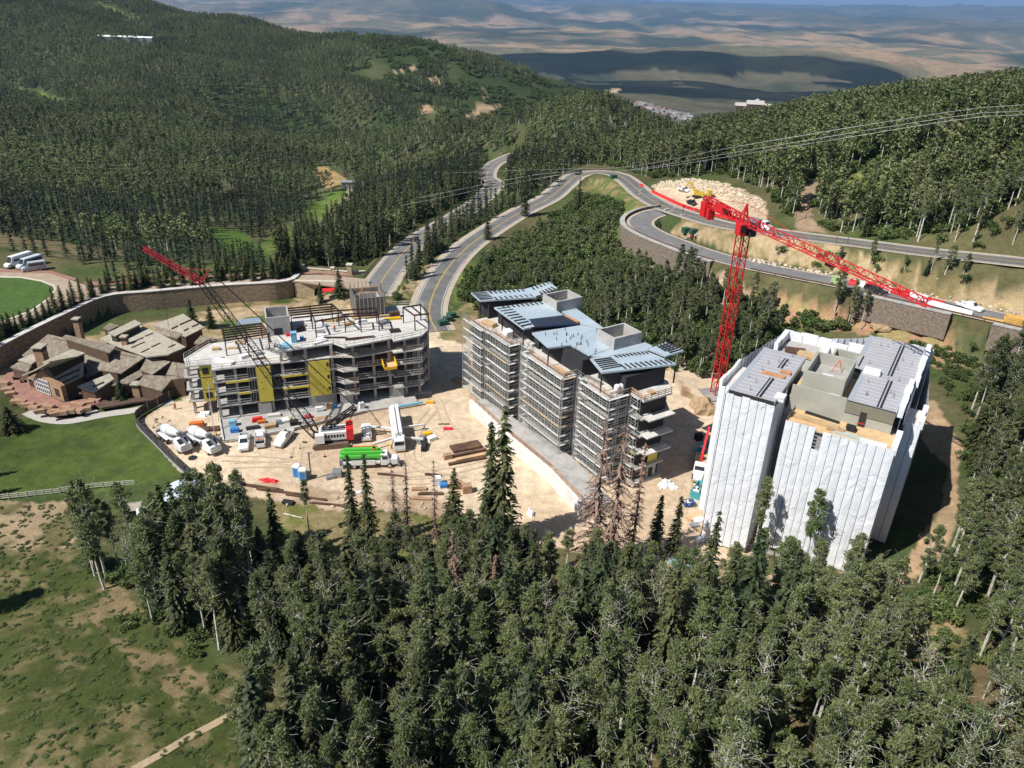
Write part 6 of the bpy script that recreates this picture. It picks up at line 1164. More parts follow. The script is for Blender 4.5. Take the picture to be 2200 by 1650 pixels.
# wrapping sheets: each strip is a piece with a dark seam beside it
RW = np.random.RandomState(3)
def wrap_face(p, q, z0, z1, w=1.22, z0b=None, bulge=.10, top=0.0):
    """vertical white strips from p to q (local plan), facing left of travel; z0..z0b lets the foot follow the ground"""
    p, q = np.array(p, float), np.array(q, float); L = np.linalg.norm(q-p); d = (q-p)/L; nrm = np.array([d[1], -d[0]]); k = max(1, round(L/w)); nz_ = 14
    for i in range(k):
        a, b = p+d*L*i/k, p+d*L*(i+1)/k; zb0 = z0+((z0b-z0)*(i+.5)/k if z0b is not None else 0); zt = z1+RW.uniform(-.12, .12)+top; V = []; F = []
        for j in range(nz_+1):
            z = zb0+(zt-zb0)*j/nz_; s_ = RW.uniform(-.05, .05)
            for u, bl_ in ((0.025, 0), (.5, bulge+s_), (.975, 0)): c = a+(b-a)*u+nrm*(bl_*(.4+.6*math.sin(math.pi*j/nz_))); V.append((c[0], c[1], z))
        for j in range(nz_):
            for u in range(2): F.append((j*3+u, j*3+u+1, (j+1)*3+u+1, (j+1)*3+u))
        o = MB().add(V, F).build('wrap_sheet', M_WRAP, b3, smooth=True)
        if i: e = a-nrm*.03; MB().beam((e[0], e[1], zb0), (e[0], e[1], zt-.1), .13, .05).build('wrap_seam', M_SEAM, b3)
wrap_face((-.3, -.35), (7.0, -.35), -.6, 27.6, 1.2, 1.0); wrap_face((7.0, -.3), (7.0, 7.0), 1.0, 27.4); wrap_face((8.6, 7.0), (8.6, 1.2), 2.0, 25.0); wrap_face((8.6, 1.15), (12.9, 1.15), 2.2, 25.1, 1.1, 2.4); wrap_face((14.0, 1.15), (23.6, 1.15), 2.4, 25.0, 1.2, 2.6)
wrap_face((12.9, 1.15), (14.0, 1.15), 2.4, 21.6); wrap_face((23.6, 1.2), (23.6, 7.2), 2.6, 25.2); wrap_face((22.9, 6.9), (22.9, 11.0), 20, 27.6); wrap_face((23.6, 7.2), (23.6, 11.4), 3, 24.6); wrap_face((23.6, 11.4), (25.8, 11.4), 3.2, 24.8); wrap_face((25.8, 11.4), (25.8, 18.2), 3.4, 24.8); wrap_face((23.3, 11.0), (23.3, 35.4), 20, 27.8); wrap_face((25.8, 18.2), (24.2, 35.4), 3.6, 25.2)
wrap_face((-3.6, 17.4), (-3.6, 7.6), -.5, 24.6); wrap_face((-3.6, 7.6), (-.4, 7.6), -.5, 24.6); wrap_face((-.4, 7.6), (-.4, -.3), -.5, 27.4); wrap_face((-.6, 18.8), (-.4, 10), 22, 27.6); wrap_face((.2, 35), (-3, 17.4), 2, 25.6); wrap_face((8.4, 34.6), (.2, 34.8), 5, 25.8); wrap_face((14, 35.6), (8.4, 31.2), 20, 27.4); wrap_face((24.2, 35.6), (13.8, 35.6), 5, 27.9)
bx(b3, 'balcony_slab', M_CONCL, -3.5, -.5, 7.7, 17.3, 23.9, 24.2); bx(b3, 'balcony_slab', M_CONCL, 23.2, 25.7, 11.5, 18.1, 23.9, 24.2)
for (x0, x1, yy0, yy1, h) in ((23.0, 23.7, 1.2, 7.0, 1.0), (22.3, 23.1, 7.0, 19.0, 1.1), (22.9, 23.7, 19, 35.4, 1.1), (-3.6, -3.2, 7.6, 17.4, 1.0), (25.2, 25.9, 11.4, 18.2, 1.0), (-.2, .5, 27, 34.6, 1.3), (.5, 8.4, 34, 34.6, 1.4), (8, 8.6, 26, 31, 1.4), (8.6, 14, 31, 31.6, 2.8)):
    base = 24.5 if h != 1.1 else 27.6; k = max(1, int(max(x1-x0, yy1-yy0)/2.2))
    for i in range(k):
        if yy1-yy0 > x1-x0: a0, a1 = yy0+(yy1-yy0)*i/k+.04, yy0+(yy1-yy0)*(i+1)/k-.04; mb = MB().box(x0+RW.uniform(-.12, .1), x1+RW.uniform(-.1, .12), a0, a1, base-.3, base+h*RW.uniform(.75, 1.1))
        else: a0, a1 = x0+(x1-x0)*i/k+.04, x0+(x1-x0)*(i+1)/k-.04; mb = MB().box(a0, a1, yy0+RW.uniform(-.1, .1), yy1+RW.uniform(-.1, .1), base-.3, base+h*RW.uniform(.75, 1.1))
        mb.build('wrapped_parapet', M_WRAP, b3)
for lv in range(5): bx(b3, 'scaffold_rung', M_SCAF, 12.9, 14.0, 1.25, 1.35, 22.0+lv*.6, 22.1+lv*.6)
def b3w(x, y, z): c, s = math.cos(y3), math.sin(y3); return (B3O[0]+x*c-y*s, B3O[1]+x*s+y*c, z)
stack('plank_stack', 'long yellow planks on the wrapped building front deck', 'lumber', M_PLY, b3w(12.3, 4.0, 24.5), y3-.05, 6.4, 1.0, .4, 4); stack('plank_stack', 'short timber offcuts beside the front deck planks', 'lumber', M_PLY, b3w(15.2, 3.2, 24.5), y3+.1, 2.4, 1.2, .35, 4); stack('black_pipe_stack', 'black pipes along the beige penthouse wall', 'pipes', M_BLACK, b3w(13.0, 6.0, 24.5), y3-.1, 5, .5, .3, 2); stack('black_box', 'black crate on the front deck of the wrapped building', 'crate', M_BLACK, b3w(17.2, 4.6, 24.5), y3, 1.3, .9, .8, 2); stack('glass_stack', 'pale green glass panes lying along the front deck edge', 'glass', mat('green_glass', (0.42, 0.50, 0.46), .3, var=.1), b3w(18.3, 2.6, 24.5), y3-.05, 6.0, .8, .3, 3); stack('white_sheeting', 'heap of white sheeting on the front deck edge', 'sheeting', M_WHITE, b3w(20.6, 2.2, 24.5), y3+.1, 3.4, 1.0, .4, 3)
stack('timber_rack', 'orange timber battens on the left grey roof', 'lumber', M_RAILO, b3w(4.2, 8.9, 28.02), y3, 3.4, .9, .2, 3); stack('plywood_stack', 'small plywood stack at the edge of the left grey roof', 'lumber', M_RAILO, b3w(5.6, 10.5, 28.02), y3, 1.6, .7, .4, 3); stack('insulation_pile', 'white and yellow insulation stack beside the inner shaft', 'bales', M_WHITE, b3w(13.4, 8.0, 26.3), y3, 1.6, .9, 1.4, 3); stack('plastic_heap', 'white plastic heap between the two right roofs', 'sheeting', M_WHITE, b3w(17.0, 18.8, 28.02), y3, 2.4, 1.4, .7, 3); stack('plastic_heap', 'white plastic heap at the front corner of the left roof', 'sheeting', M_WHITE, b3w(7.0, 2.0, 27.6), y3, 1.4, 1.6, .8, 3); stack('timber_pile', 'timber and crates on the rear deck of the wrapped building', 'lumber', M_PLY, b3w(6.2, 27.5, 24.46), y3, 4.5, 2.0, .6, 4); stack('timber_pile', 'reddish timber on the rear left deck of the wrapped building', 'lumber', M_RUST, b3w(3.2, 28.5, 24.46), y3+.3, 3.4, 2.4, .35, 3); stack('timber_pile', 'orange boards on the rear right deck of the wrapped building', 'lumber', M_RAILO, b3w(11.6, 27.6, 24.46), y3, 3.6, 1.2, .5, 4)
print('buildings', nup, round(time.time()-T0, 1))
# ------------------------------------------------------------ lodge
zk = lambda x, y: (x/2.761, 650+y/2.761)
LO = (-97.0, 148.0); LBL_ = loc_fn(LO, 0.0)
lodge = thing('lodge', 'timber and stone lodge with many shingled gable roofs beside the lawn', 'lodge', (LO[0], LO[1], 0))
M_SHNG = mat('brown_shingles', (0.20, 0.165, 0.125), .95, var=.3, scale=1.2, bump=.5, bscale=4, col2=(0.27, 0.235, 0.185))
M_SHNL = mat('pale_shingles', (0.36, 0.32, 0.25), .95, var=.18, scale=1.2, bump=.4, bscale=4, col2=(0.42, 0.38, 0.31))
M_TIMB = mat('brown_timber', (0.12, 0.075, 0.05), .85, var=.25); M_LST = mat('orange_stone', (0.37, 0.225, 0.14), .95, var=.3, scale=1.5, bump=.5, col2=(0.36, 0.24, 0.16)); M_GLASS = mat('dark_window_glass', (0.03, 0.035, 0.04), .12, spec=.6)
M_SLOT = mat('roof_slot', (0.05, 0.042, 0.035), .9)
def onpl(px, P3):
    '''where a pixel's line of sight meets the plane of three points'''
    a, b, c = [Vector(p) for p in P3]; n = (b-a).cross(c-a); d = Vector(ray(*px)); o = Vector((-LO[0], -LO[1], CAMH)); return tuple(o+d*((a-o).dot(n)/d.dot(n)))
def rplane(corn):
    P3 = [LBL_(zk(x, y), z) for x, y, z in corn[:3]]; return P3+[onpl(zk(x, y), P3) for x, y, z in corn[3:]]
def roofp(corn, m, walls=True, wm=None, slots=(), th=.3, inset=.86):
    P = rplane(corn); A = sum(P[i][0]*P[(i+1) % len(P)][1]-P[(i+1) % len(P)][0]*P[i][1] for i in range(len(P)))
    if A < 0: P = P[::-1]
    n = len(P); V = P+[(p[0], p[1], p[2]-th) for p in P]; r = MB().add(V, [tuple(range(n)), tuple(range(2*n-1, n-1, -1))]+[(i, n+i, n+(i+1) % n, (i+1) % n) for i in range(n)]).build('roof', m, lodge)
    if walls:
        cx = sum(p[0] for p in P)/n; cy = sum(p[1] for p in P)/n; Q = [(cx+(p[0]-cx)*inset, cy+(p[1]-cy)*inset, p[2]-th-.02) for p in P]
        MB().add(Q+[(p[0], p[1], -1.5) for p in Q], [tuple(range(n)), tuple(range(2*n-1, n-1, -1))]+[(i, n+i, n+(i+1) % n, (i+1) % n) for i in range(n)]).build('wall', wm or M_TIMB, lodge)
    P3 = rplane(corn)[:3]
    for (a, b) in slots: MB().beam(Vector(onpl(zk(a[0], a[1]), P3))+Vector((0, 0, .05)), Vector(onpl(zk(b[0], b[1]), P3))+Vector((0, 0, .05)), .5, .14).build('roof_slot', M_SLOT, r)
    return r
roofp([(285, 187, 6.2), (860, 322, 6.2), (722, 418, 3.4), (600, 400, 3.4), (470, 466, 3.0), (130, 312, 3.2)], M_SHNG, slots=())
roofp([(368, 208, 7.4), (388, 190, 7.5), (692, 258, 7.4), (650, 296, 7.0)], M_SHNG)
roofp([(255, 385, 6.0), (500, 312, 6.0), (492, 432, 3.2), (355, 497, 3.2)], M_SHNL, slots=(((330, 418, 5.2), (470, 352, 5.2)), ((322, 462, 4.2), (472, 396, 4.2)), ((365, 480, 3.6), (466, 432, 3.6))))
roofp([(130, 430, 3.6), (255, 383, 6.0), (500, 310, 6.05), (290, 350, 4.6), (200, 400, 3.6)], M_SHNL, walls=False)
roofp([(252, 352, 7.2), (430, 275, 7.2), (508, 300, 6.9), (292, 380, 6.9)], M_SHNL, True, M_SLOT)
roofp([(458, 496, 2.9), (650, 420, 4.4), (678, 452, 3.6), (555, 531, 2.4)], M_SHNL, slots=(((550, 500, 3.2), (615, 472, 3.2)),))
roofp([(662, 490, 2.6), (830, 398, 4.4), (852, 430, 3.6), (750, 486, 2.6)], M_SHNG)
roofp([(812, 482, 3.2), (855, 428, 4.6), (1108, 442, 4.6), (1020, 455, 3.6), (960, 523, 2.6)], M_SHNG)
roofp([(830, 398, 4.6), (872, 324, 6.2), (1012, 350, 6.2), (905, 426, 4.2)], M_SHNG); roofp([(985, 426, 4.4), (1022, 352, 6.0), (1100, 362, 6.0), (1100, 440, 4.4)], M_SHNG)
roofp([(590, 214, 4.2), (800, 120, 4.6), (930, 175, 6.2), (1102, 262, 5.0), (1000, 306, 3.2), (870, 320, 3.2), (690, 256, 4.0)], M_SHNL, slots=(((765, 245, 5), (852, 208, 5)), ((862, 202, 5.4), (908, 182, 5.4)), ((780, 270, 4.4), (860, 235, 4.4)), ((838, 298, 3.8), (886, 274, 3.8)), ((900, 266, 4), (950, 242, 4)), ((1000, 268, 4.4), (1040, 250, 4.4))))
roofp([(912, 222, 5.9), (960, 204, 5.9), (985, 222, 5.8), (938, 236, 5.8)], M_SLOT, walls=False, th=.1)
roofp([(640, 178, 7.2), (800, 102, 7.2), (840, 124, 7.2), (682, 197, 7.0)], M_SHNL, True, M_SLOT)
roofp([(900, 135, 4.6), (1085, 66, 6.4), (1214, 146, 4.2), (1102, 202, 3.6)], M_SHNL, slots=(((1065, 132, 5.6), (1138, 100, 5.6)), ((1016, 156, 4.8), (1056, 138, 4.8)), ((1138, 144, 4.8), (1178, 126, 4.8)), ((1090, 168, 4.4), (1118, 154, 4.4))))
roofp([(925, 142, 5.6), (1080, 182, 6.4), (1052, 212, 5.2), (935, 180, 4.8)], M_SHNG); roofp([(972, 290, 3.6), (1040, 252, 4.6), (1105, 262, 3.4), (1040, 304, 2.8)], M_SHNL); roofp([(1150, 240, 3.4), (1190, 195, 4.4), (1262, 206, 4.4), (1180, 246, 3.2)], M_SHNG); roofp([(60, 382, 2.6), (110, 352, 3.2), (185, 372, 3.2), (165, 410, 2.4)], M_SHNG); roofp([(105, 340, 3.4), (190, 305, 4.4), (235, 330, 3.8), (185, 366, 3.2)], M_SHNL)
roofp([(610, 150, 3.4), (650, 120, 4.0), (705, 135, 3.6), (650, 165, 3.0)], M_SHNG)
# gable front of the hall with its white-framed window
ga = [Vector(LBL_(zk(x, y), -.8)) for x, y in ((172, 512), (384, 590))]; _p3 = [ga[0], ga[1], ga[0]+Vector((0, 0, 5))]; ga += [Vector(onpl(zk(x, y), _p3)) for x, y in ((358, 500), (250, 400), (158, 448))]
MB().add([tuple(p) for p in ga]+[tuple(p+Vector((.5, .8, 0))) for p in ga], [(0, 1, 2, 3, 4), (9, 8, 7, 6, 5)]+[(i, (i+1) % 5, 5+(i+1) % 5, 5+i) for i in range(5)][::-1]).build('gable_wall', M_LST, lodge)
wd_ = (ga[1]-ga[0]); wl = wd_.length; wd_.normalize(); wn_ = Vector((wd_.y, -wd_.x, 0)); w0 = ga[0]+wn_*.06
win = MB().beam(w0+wd_*(wl*.28)+Vector((0, 0, 2.2)), w0+wd_*(wl*.66)+Vector((0, 0, 2.2)), .06, 3.2).build('window', M_GLASS, lodge)
for i in range(8): p = w0+wn_*.06+wd_*(wl*(.28+.38*i/7)); MB().beam(p+Vector((0, 0, .6)), p+Vector((0, 0, 3.85)), .14).build('mullion', M_WHITE, win)
for z in (.6, 1.7, 2.8, 3.85): MB().beam(w0+wn_*.07+wd_*(wl*.275)+Vector((0, 0, z)), w0+wn_*.07+wd_*(wl*.665)+Vector((0, 0, z)), .08, .14).build('transom', M_WHITE, win)
for u in (.08, .8): MB().beam(w0+wd_*(wl*u)+Vector((0, 0, 1.9)), w0+wd_*(wl*(u+.11))+Vector((0, 0, 1.9)), .05, 1.8).build('window', M_GLASS, lodge)
for x, y, z0, z1, s in ((478, 205, 2, 8.2, 1.3), (262, 372, 3, 8.0, 1.9), (756, 300, 3, 7.6, 1.2), (820, 545, -1, 2.6, 1.5)):
    p = LBL_(zk(x, y), max(z0, 3.5) if z0 > 0 else 0); c = bx(lodge, 'chimney', M_LST, p[0]-s/2, p[0]+s/2, p[1]-s/2, p[1]+s/2, z0, z1); bx(c, 'chimney_cap', M_SHNL, p[0]-s*.65, p[0]+s*.65, p[1]-s*.65, p[1]+s*.65, z1+.002, z1+.25); bx(c, 'flue', M_SLOT, p[0]-s*.52, p[0]+s*.52, p[1]-s*.52, p[1]+s*.52, z1-.8, z1-.25)
pt = sheet('patio', [zk(x, y) for x, y in [(0, 470), (60, 395), (180, 440), (180, 510), (380, 592), (560, 560), (600, 590), (500, 622), (320, 662), (205, 625), (90, 572), (60, 530)]], -.25, M_BRICKP, 'red brick patio wrapping the corner of the lodge', 'patio', 'structure')
sheet('mulch_bed', [zk(x, y) for x, y in [(560, 600), (700, 540), (860, 560), (960, 570), (800, 590), (600, 625)]], -.3, mat('dark_mulch', (0.10, 0.065, 0.045), .95, var=.3), 'dark mulch planting bed before the lodge', 'bed', 'structure')
rs_ = random.Random(8)
def rock_block(label, px, L, W, H, rz, group): p = atz(*px, 0); t = tag(MB().cbox((0, 0, H/2-.15), (L, W, H), 0).build('stone_block', M_LST), label, 'stone', group); t.location = (p[0], p[1], -.45); t.rotation_euler = (0, 0, rz); return t
for i, (x, y) in enumerate([(95, 580), (130, 590), (165, 602), (200, 618), (235, 640), (330, 655), (370, 648), (410, 640), (450, 634), (490, 628), (20, 480), (40, 510), (60, 540), (460, 600), (520, 590), (560, 575), (330, 640), (290, 620), (255, 610), (395, 622)]):
    rock_block('rough orange stone block edging the lodge patio', zk(x, y), rs_.uniform(1.8, 3.2), rs_.uniform(.8, 1.3), rs_.uniform(.7, 1.1), rs_.uniform(-.3, .5), 'stone blocks round the lodge patio')
for i, (x, y, lb) in enumerate([(105, 455, 'outdoor table on the lodge patio, left of the gable'), (150, 470, 'outdoor table on the patio nearest the gable window'), (500, 550, 'outdoor table right of the hall on the patio')]):
    p = atz(*zk(x, y), -.2); t = thing('patio_table', lb, 'table', (p[0], p[1], -.25), .3*i); bx(t, 'table_top', M_TIMB, -.9, .9, -.5, .5, .70, .78)
    for sx in (-.75, .75): bx(t, 'leg', M_TIMB, sx-.06, sx+.06, -.4, .4, 0, .698)
for i in range(7):
    a, b = zk(0+i*26, 300-i*7), zk(24+i*26, 293-i*7); p, q = atz(*a, -.5), atz(*b, -.5); t = thing('timber_fence', 'red-brown timber fence section behind the lodge', 'fence', (p[0], p[1], -.8), math.atan2(q[1]-p[1], q[0]-p[0]), 'timber fence behind the lodge'); L = math.hypot(q[0]-p[0], q[1]-p[1]); bx(t, 'rail', M_LST, 0, L, -.05, .05, 1.0, 1.25); bx(t, 'rail', M_LST, 0, L, -.05, .05, .4, .6); bx(t, 'post', M_TIMB, -.12, .12, -.12, .12, 0, 1.5)
# ------------------------------------------------------------ yard fence, meadow fence
M_MESH = mat('dark_fence_mesh', (0.05, 0.042, 0.04), .9, var=.25, scale=.8); M_FGREY = mat('grey_fence_board', (0.30, 0.31, 0.34), .8, var=.15)
FPT = spline([tuple(atz(x, y, 0)) for x, y in [(392, 846), (340, 872), (303, 893), (293, 906), (300, 922), (330, 952), (362, 985), (398, 1018)]], 3.0)
yf = thing('yard_fence', 'dark mesh construction fence round the left of the yard', 'fence', (FPT[0][0], FPT[0][1], 0)); o_ = Vector((FPT[0][0], FPT[0][1], 0)); ppm = MB().cyl((0, 0, -.3), (0, 0, 2.1), .05, 6).mesh('post', M_GALV)
for i, (a, b) in enumerate(zip(FPT[:-1], FPT[1:])):
    A, B = Vector((a[0], a[1], 0))-o_, Vector((b[0], b[1], 0))-o_; d = (B-A).normalized()*.07; MB().beam(A+d+Vector((0, 0, 1.0)), B-d+Vector((0, 0, 1.0)), .05, 1.9).build('mesh_panel', M_MESH, yf); link('post', ppm, yf, tuple(A))
    if i > len(FPT)*.45: n_ = Vector((d.y, -d.x, 0)).normalized()*-.10; n_ = n_ if (A+n_+o_).length < (A+o_).length else -n_; MB().beam(A+n_+Vector((0, 0, -.35)), B+n_+Vector((0, 0, -.35)), .06, 1.5).build('kick_board', M_FGREY, yf)
M_PALEW = mat('pale_rail_wood', (0.44, 0.42, 0.36), .9, var=.2); P0 = [G(x, y) for x, y in [(-20, 1076), (60, 1068), (130, 1059), (200, 1050), (290, 1039)]]
for i, (a, b) in enumerate(zip(P0[:-1], P0[1:])):
    t = thing('rail_fence', ['pale split-rail fence section at the left edge of the meadow', 'pale split-rail fence section, second from the left edge', 'pale split-rail fence section beside the bare meadow soil', 'pale split-rail fence section running into the aspen grove'][i], 'fence', tuple(a), math.atan2(b[1]-a[1], b[0]-a[0]), 'split-rail fence'); L = math.hypot(b[0]-a[0], b[1]-a[1])
    for z in (.35, .75, 1.1): MB().cyl((0, 0, z), (L, 0, z), .07, 6).build('rail', M_PALEW, t)
    for k in range(4): MB().cyl((L*k/4, 0, -.2), (L*k/4, 0, 1.3), .09, 6).build('post', M_PALEW, t)
# fabric canopy half hidden by the aspens
p = G(400, 1085); cn = thing('fabric_canopy', 'pale blue-white arched canopy behind the left aspens', 'canopy', tuple(p), rad(12), None, (.75, .75, .75)); M_CAN = mat('canopy_fabric', (0.50, 0.57, 0.62), .5, var=.1)
mb = MB(); V = []; N = 10
for i in range(N+1): t = math.pi*i/N; V += [(-4.5*math.cos(t), -4, 2.0+2.6*math.sin(t)), (-4.5*math.cos(t), 4, 2.0+2.6*math.sin(t))]
mb.add(V, [(2*i, 2*i+1, 2*i+3, 2*i+2) for i in range(N)]).build('cover', M_CAN, cn, True)
for x in (-4.4, 4.4):
    for y in (-3.9, 0, 3.9): MB().cyl((x, y, -.3), (x, y, 2.1), .07, 6).build('post', M_GALV, cn)
def shed(label, px, L, W, H, rz, m, rm, cat='shed', name='shed'):
    p = G(*px); t = thing(name, label, cat, tuple(p), rz); bx(t, 'wall', m, -L/2, L/2, -W/2, W/2, -.4, H); MB().add([(-L/2-.2, -W/2-.2, H), (L/2+.2, -W/2-.2, H), (L/2+.2, W/2+.2, H), (-L/2-.2, W/2+.2, H), (-L/2-.2, 0, H+W*.25), (L/2+.2, 0, H+W*.25)], [(0, 1, 5, 4), (2, 3, 4, 5), (0, 4, 3), (1, 2, 5), (3, 2, 1, 0)]).build('roof', rm, t); bx(t, 'door', M_DARK, -.5, .5, -W/2-.04, -W/2-.01, 0, min(2, H-.2)); return t
shed('small white and green shed hidden among the left aspens', (318, 1118), 2.4, 2.2, 2.0, .5, mat('green_paint', (.05, .25, .14), .7), M_WHITE); shed('little timber shed left of the white one in the grove', (290, 1108), 2.4, 2.2, 1.9, .3, M_PLY, M_SHNL)
# ------------------------------------------------------------ far buildings
def house(t, L, W, H, m, rm, x=0, y=0, z=0, rz=0, pitch=.35):
    c, s = math.cos(rz), math.sin(rz); R = lambda a, b, d: (x+a*c-b*s, y+a*s+b*c, z+d)
    w = MB().add([R(-L/2, -W/2, -3), R(L/2, -W/2, -3), R(L/2, W/2, -3), R(-L/2, W/2, -3), R(-L/2, -W/2, H), R(L/2, -W/2, H), R(L/2, W/2, H), R(-L/2, W/2, H)], [(3, 2, 1, 0), (4, 5, 6, 7), (0, 1, 5, 4), (1, 2, 6, 5), (2, 3, 7, 6), (3, 0, 4, 7)]).build('wall', m, t)
    h = W*pitch; MB().add([R(-L/2-.5, -W/2-.6, H+.01), R(L/2+.5, -W/2-.6, H+.01), R(L/2+.5, W/2+.6, H+.01), R(-L/2-.5, W/2+.6, H+.01), R(-L/2-.5, 0, H+h), R(L/2+.5, 0, H+h)], [(0, 1, 5, 4), (2, 3, 4, 5), (0, 4, 3), (1, 2, 5), (3, 2, 1, 0)]).build('roof', rm, t)
    for i in range(max(2, int(L/3.5))):
        u = -L/2+L*(i+.5)/max(2, int(L/3.5))
        for zz in ([1.0, 4.0, 7.0][:max(1, int(H/3))]): MB().add([R(u-.6, -W/2-.05, zz), R(u+.6, -W/2-.05, zz), R(u+.6, -W/2-.05, zz+1.3), R(u-.6, -W/2-.05, zz+1.3)], [(0, 1, 2, 3)]).build('window', M_GLASS, t)
M_HW = mat('brown_siding', (0.13, 0.085, 0.06), .9); M_HR = mat('pale_grey_roof', (0.42, 0.40, 0.37), .8)
p = G(1620, 238, rmax=1200); ho = thing('hotel', 'large dark timber hotel with pale grey roofs beyond the trees', 'hotel', (p[0], p[1], p[2]), rad(-8))
for L, W, H, x, y, rz in ((20, 12, 8, 0, 0, 0), (16, 10, 5, -15, 4, .1), (12, 9, 10, 4, 6, 1.57), (16, 9, 5, 20, 6, -.1), (14, 9, 4, 36, 12, .2), (12, 9, 4, 50, 16, 0)): house(ho, L, W, H, M_HW, M_HR, x, y, 0, rz)
p = G(752, 402, rmax=1200); ls = thing('lift_station', 'grey chairlift station at the foot of the bare slope', 'lift station', (p[0], p[1], p[2]), rad(10)); house(ls, 13, 6, 4, M_GREY, mat('grey_green_roof', (.30, .33, .32), .6, .3), 0, 0, .5, 0, .12)
p = G(272, 92, rmax=2500); sh = thing('long_shed', 'long white-roofed shed high on the wooded hillside', 'shed', (p[0], p[1], p[2]), rad(-4)); house(sh, 96, 9, 9, M_GREY, M_WHITE, 0, 0, 0, 0, .25)
for i in range(7): pass
for k, (a, b) in enumerate([((605, 505), (606, 545)), ((640, 470), (641, 505)), ((700, 425), (701, 455)), ((748, 405), (749, 440))]):
    p = G(*b); t = thing('lift_tower', ['lift pylon lowest on the grassy run', 'second lift pylon up the grassy run', 'third lift pylon up the grassy run', 'lift pylon nearest the lift station'][k], 'pylon', tuple(p), 0.3, 'lift pylons'); MB().cyl((0, 0, -.5), (0, 0, 11), .3, 8, 0, .2).build('mast', M_GREY, t); bx(t, 'cross_arm', M_GREY, -2.2, 2.2, -.15, .15, 10.6, 10.95)
rh = random.Random(12); hm = [mat('house_a', (.22, .20, .18), .9), mat('house_b', (.22, .17, .14), .9), mat('house_c', (.30, .29, .27), .9)]; rm_ = [mat('roof_a', (.20, .19, .19), .8), mat('roof_b', (.26, .26, .26), .7), mat('roof_c', (.24, .15, .12), .8)]
hv = []
for i in range(9):
    L, W, H = rh.uniform(12, 18), rh.uniform(9, 12), rh.uniform(5, 8); mb = MB().box(-L/2, L/2, -W/2, W/2, -4, H, 0); mb.add([(-L/2-.6, -W/2-.6, H+.01), (L/2+.6, -W/2-.6, H+.01), (L/2+.6, W/2+.6, H+.01), (-L/2-.6, W/2+.6, H+.01), (-L/2-.6, 0, H+W*.4), (L/2+.6, 0, H+W*.4)], [(0, 1, 5, 4), (2, 3, 4, 5), (0, 4, 3), (1, 2, 5), (3, 2, 1, 0)], 1); hv.append(mb.mesh('town_house', [hm[i % 3], rm_[(i//3) % 3]]))
tp = [(1365+rh.uniform(0, 115), 228+rh.uniform(0, 55)) for _ in range(150)]; tp = [(x, y) for x, y in tp if (y-228) < 12+(x-1365)*.42 and (y-228) > (x-1400)*.30][:90]
TP = hit([a for a, b in tp], [b for a, b in tp], 1500, 4500, 900)
for (x, y, z) in TP: tag(link('town_house', hv[rh.randrange(9)], None, (x, y, z), rh.uniform(0, 3.1)), 'tiny far house of the town in the valley', 'house', 'houses of the far town')
tp = [] and [(1060+rh.uniform(0, 420), 118+rh.uniform(0, 18)) for _ in range(16)]+[(1560+rh.uniform(0, 100), 133+rh.uniform(0, 8)) for _ in range(6)]; TP = []
for (x, y, z) in TP: tag(link('valley_building', hv[rh.randrange(9)], None, (x, y, z), rh.uniform(0, 3.1), (1.2, 1.2, .8)), 'pale speck of a building on the far valley floor', 'building', 'buildings on the far valley floor')
for k, (x, y, lb) in enumerate([(1105, 145, 'pale house on the shoulder of the left hill'), (890, 66, 'house on top of the left hill crest'), (940, 72, 'second house on the left hill crest')]):
    p = G(x, y, rmax=2600); t = thing('hill_house', lb, 'house', tuple(p), .4*k); house(t, 16, 10, 6, hm[k % 3], rm_[k % 3])
print('lodge etc', round(time.time()-T0, 1))
# ------------------------------------------------------------ vehicles
def paintm(name, c): return mat(name, c, .35, .0, var=.04, spec=.5)
M_VW = paintm('white_car_paint', (0.74, 0.74, 0.73)); M_VB = paintm('black_car_paint', (0.025, 0.027, 0.032)); M_VS = paintm('silver_car_paint', (0.40, 0.42, 0.44)); M_VG = paintm('green_boom_paint', (0.09, 0.50, 0.06)); M_VT = paintm('teal_paint', (0.05, 0.36, 0.40)); M_VR = paintm('red_crane_paint', (0.60, 0.02, 0.025)); M_VY = paintm('yellow_machine_paint', (0.58, 0.40, 0.04)); M_VBR = paintm('pale_vehicle_paint', (0.55, 0.62, 0.66))
M_CHR = mat('chrome', (.6, .6, .6), .25, .8, var=.05); M_LAMP = mat('lamp_lens', (.7, .68, .6), .2, spec=.6); M_TAIL = mat('tail_lens', (.45, .02, .02), .3)
def wheel(t, x, y, r=.38, w=.26):
    o = MB().cyl((x, y-w/2, r), (x, y+w/2, r), r, 14).build('wheel', M_BLACK, t); MB().cyl((x, y-w/2-.012, r), (x, y+w/2+.012, r), r*.55, 10).build('rim', M_CHR, o)
def loft(secs):
    """closed body from cross-sections: each section a list of (y,z) at x"""
    mb = MB(); n = len(secs[0][1]); V = [(x, y, z) for x, pts in secs for y, z in pts]
    F = [(i*n+j, i*n+(j+1) % n, (i+1)*n+(j+1) % n, (i+1)*n+j) for i in range(len(secs)-1) for j in range(n)]+[tuple(range(n-1, -1, -1)), tuple((len(secs)-1)*n+j for j in range(n))]
    return mb.add(V, F)
def cabsec(w0, w1, z0, z1): return [(-w0, z0), (w0, z0), (w0*.99, z0+(z1-z0)*.45), (w1, z1-.05), (w1*.8, z1), (-w1*.8, z1), (-w1, z1-.05), (-w0*.99, z0+(z1-z0)*.45)]
def ends(front, rear, z=None):
    a = G(*front) if z is None else atz(*front, z); b = G(*rear) if z is None else atz(*rear, z); c = (a+b)/2; c[2] = (float(hf(c[0], c[1])) if z is None else z)
    return tuple(c), math.atan2(a[1]-b[1], a[0]-b[0]), math.hypot(a[0]-b[0], a[1]-b[1])
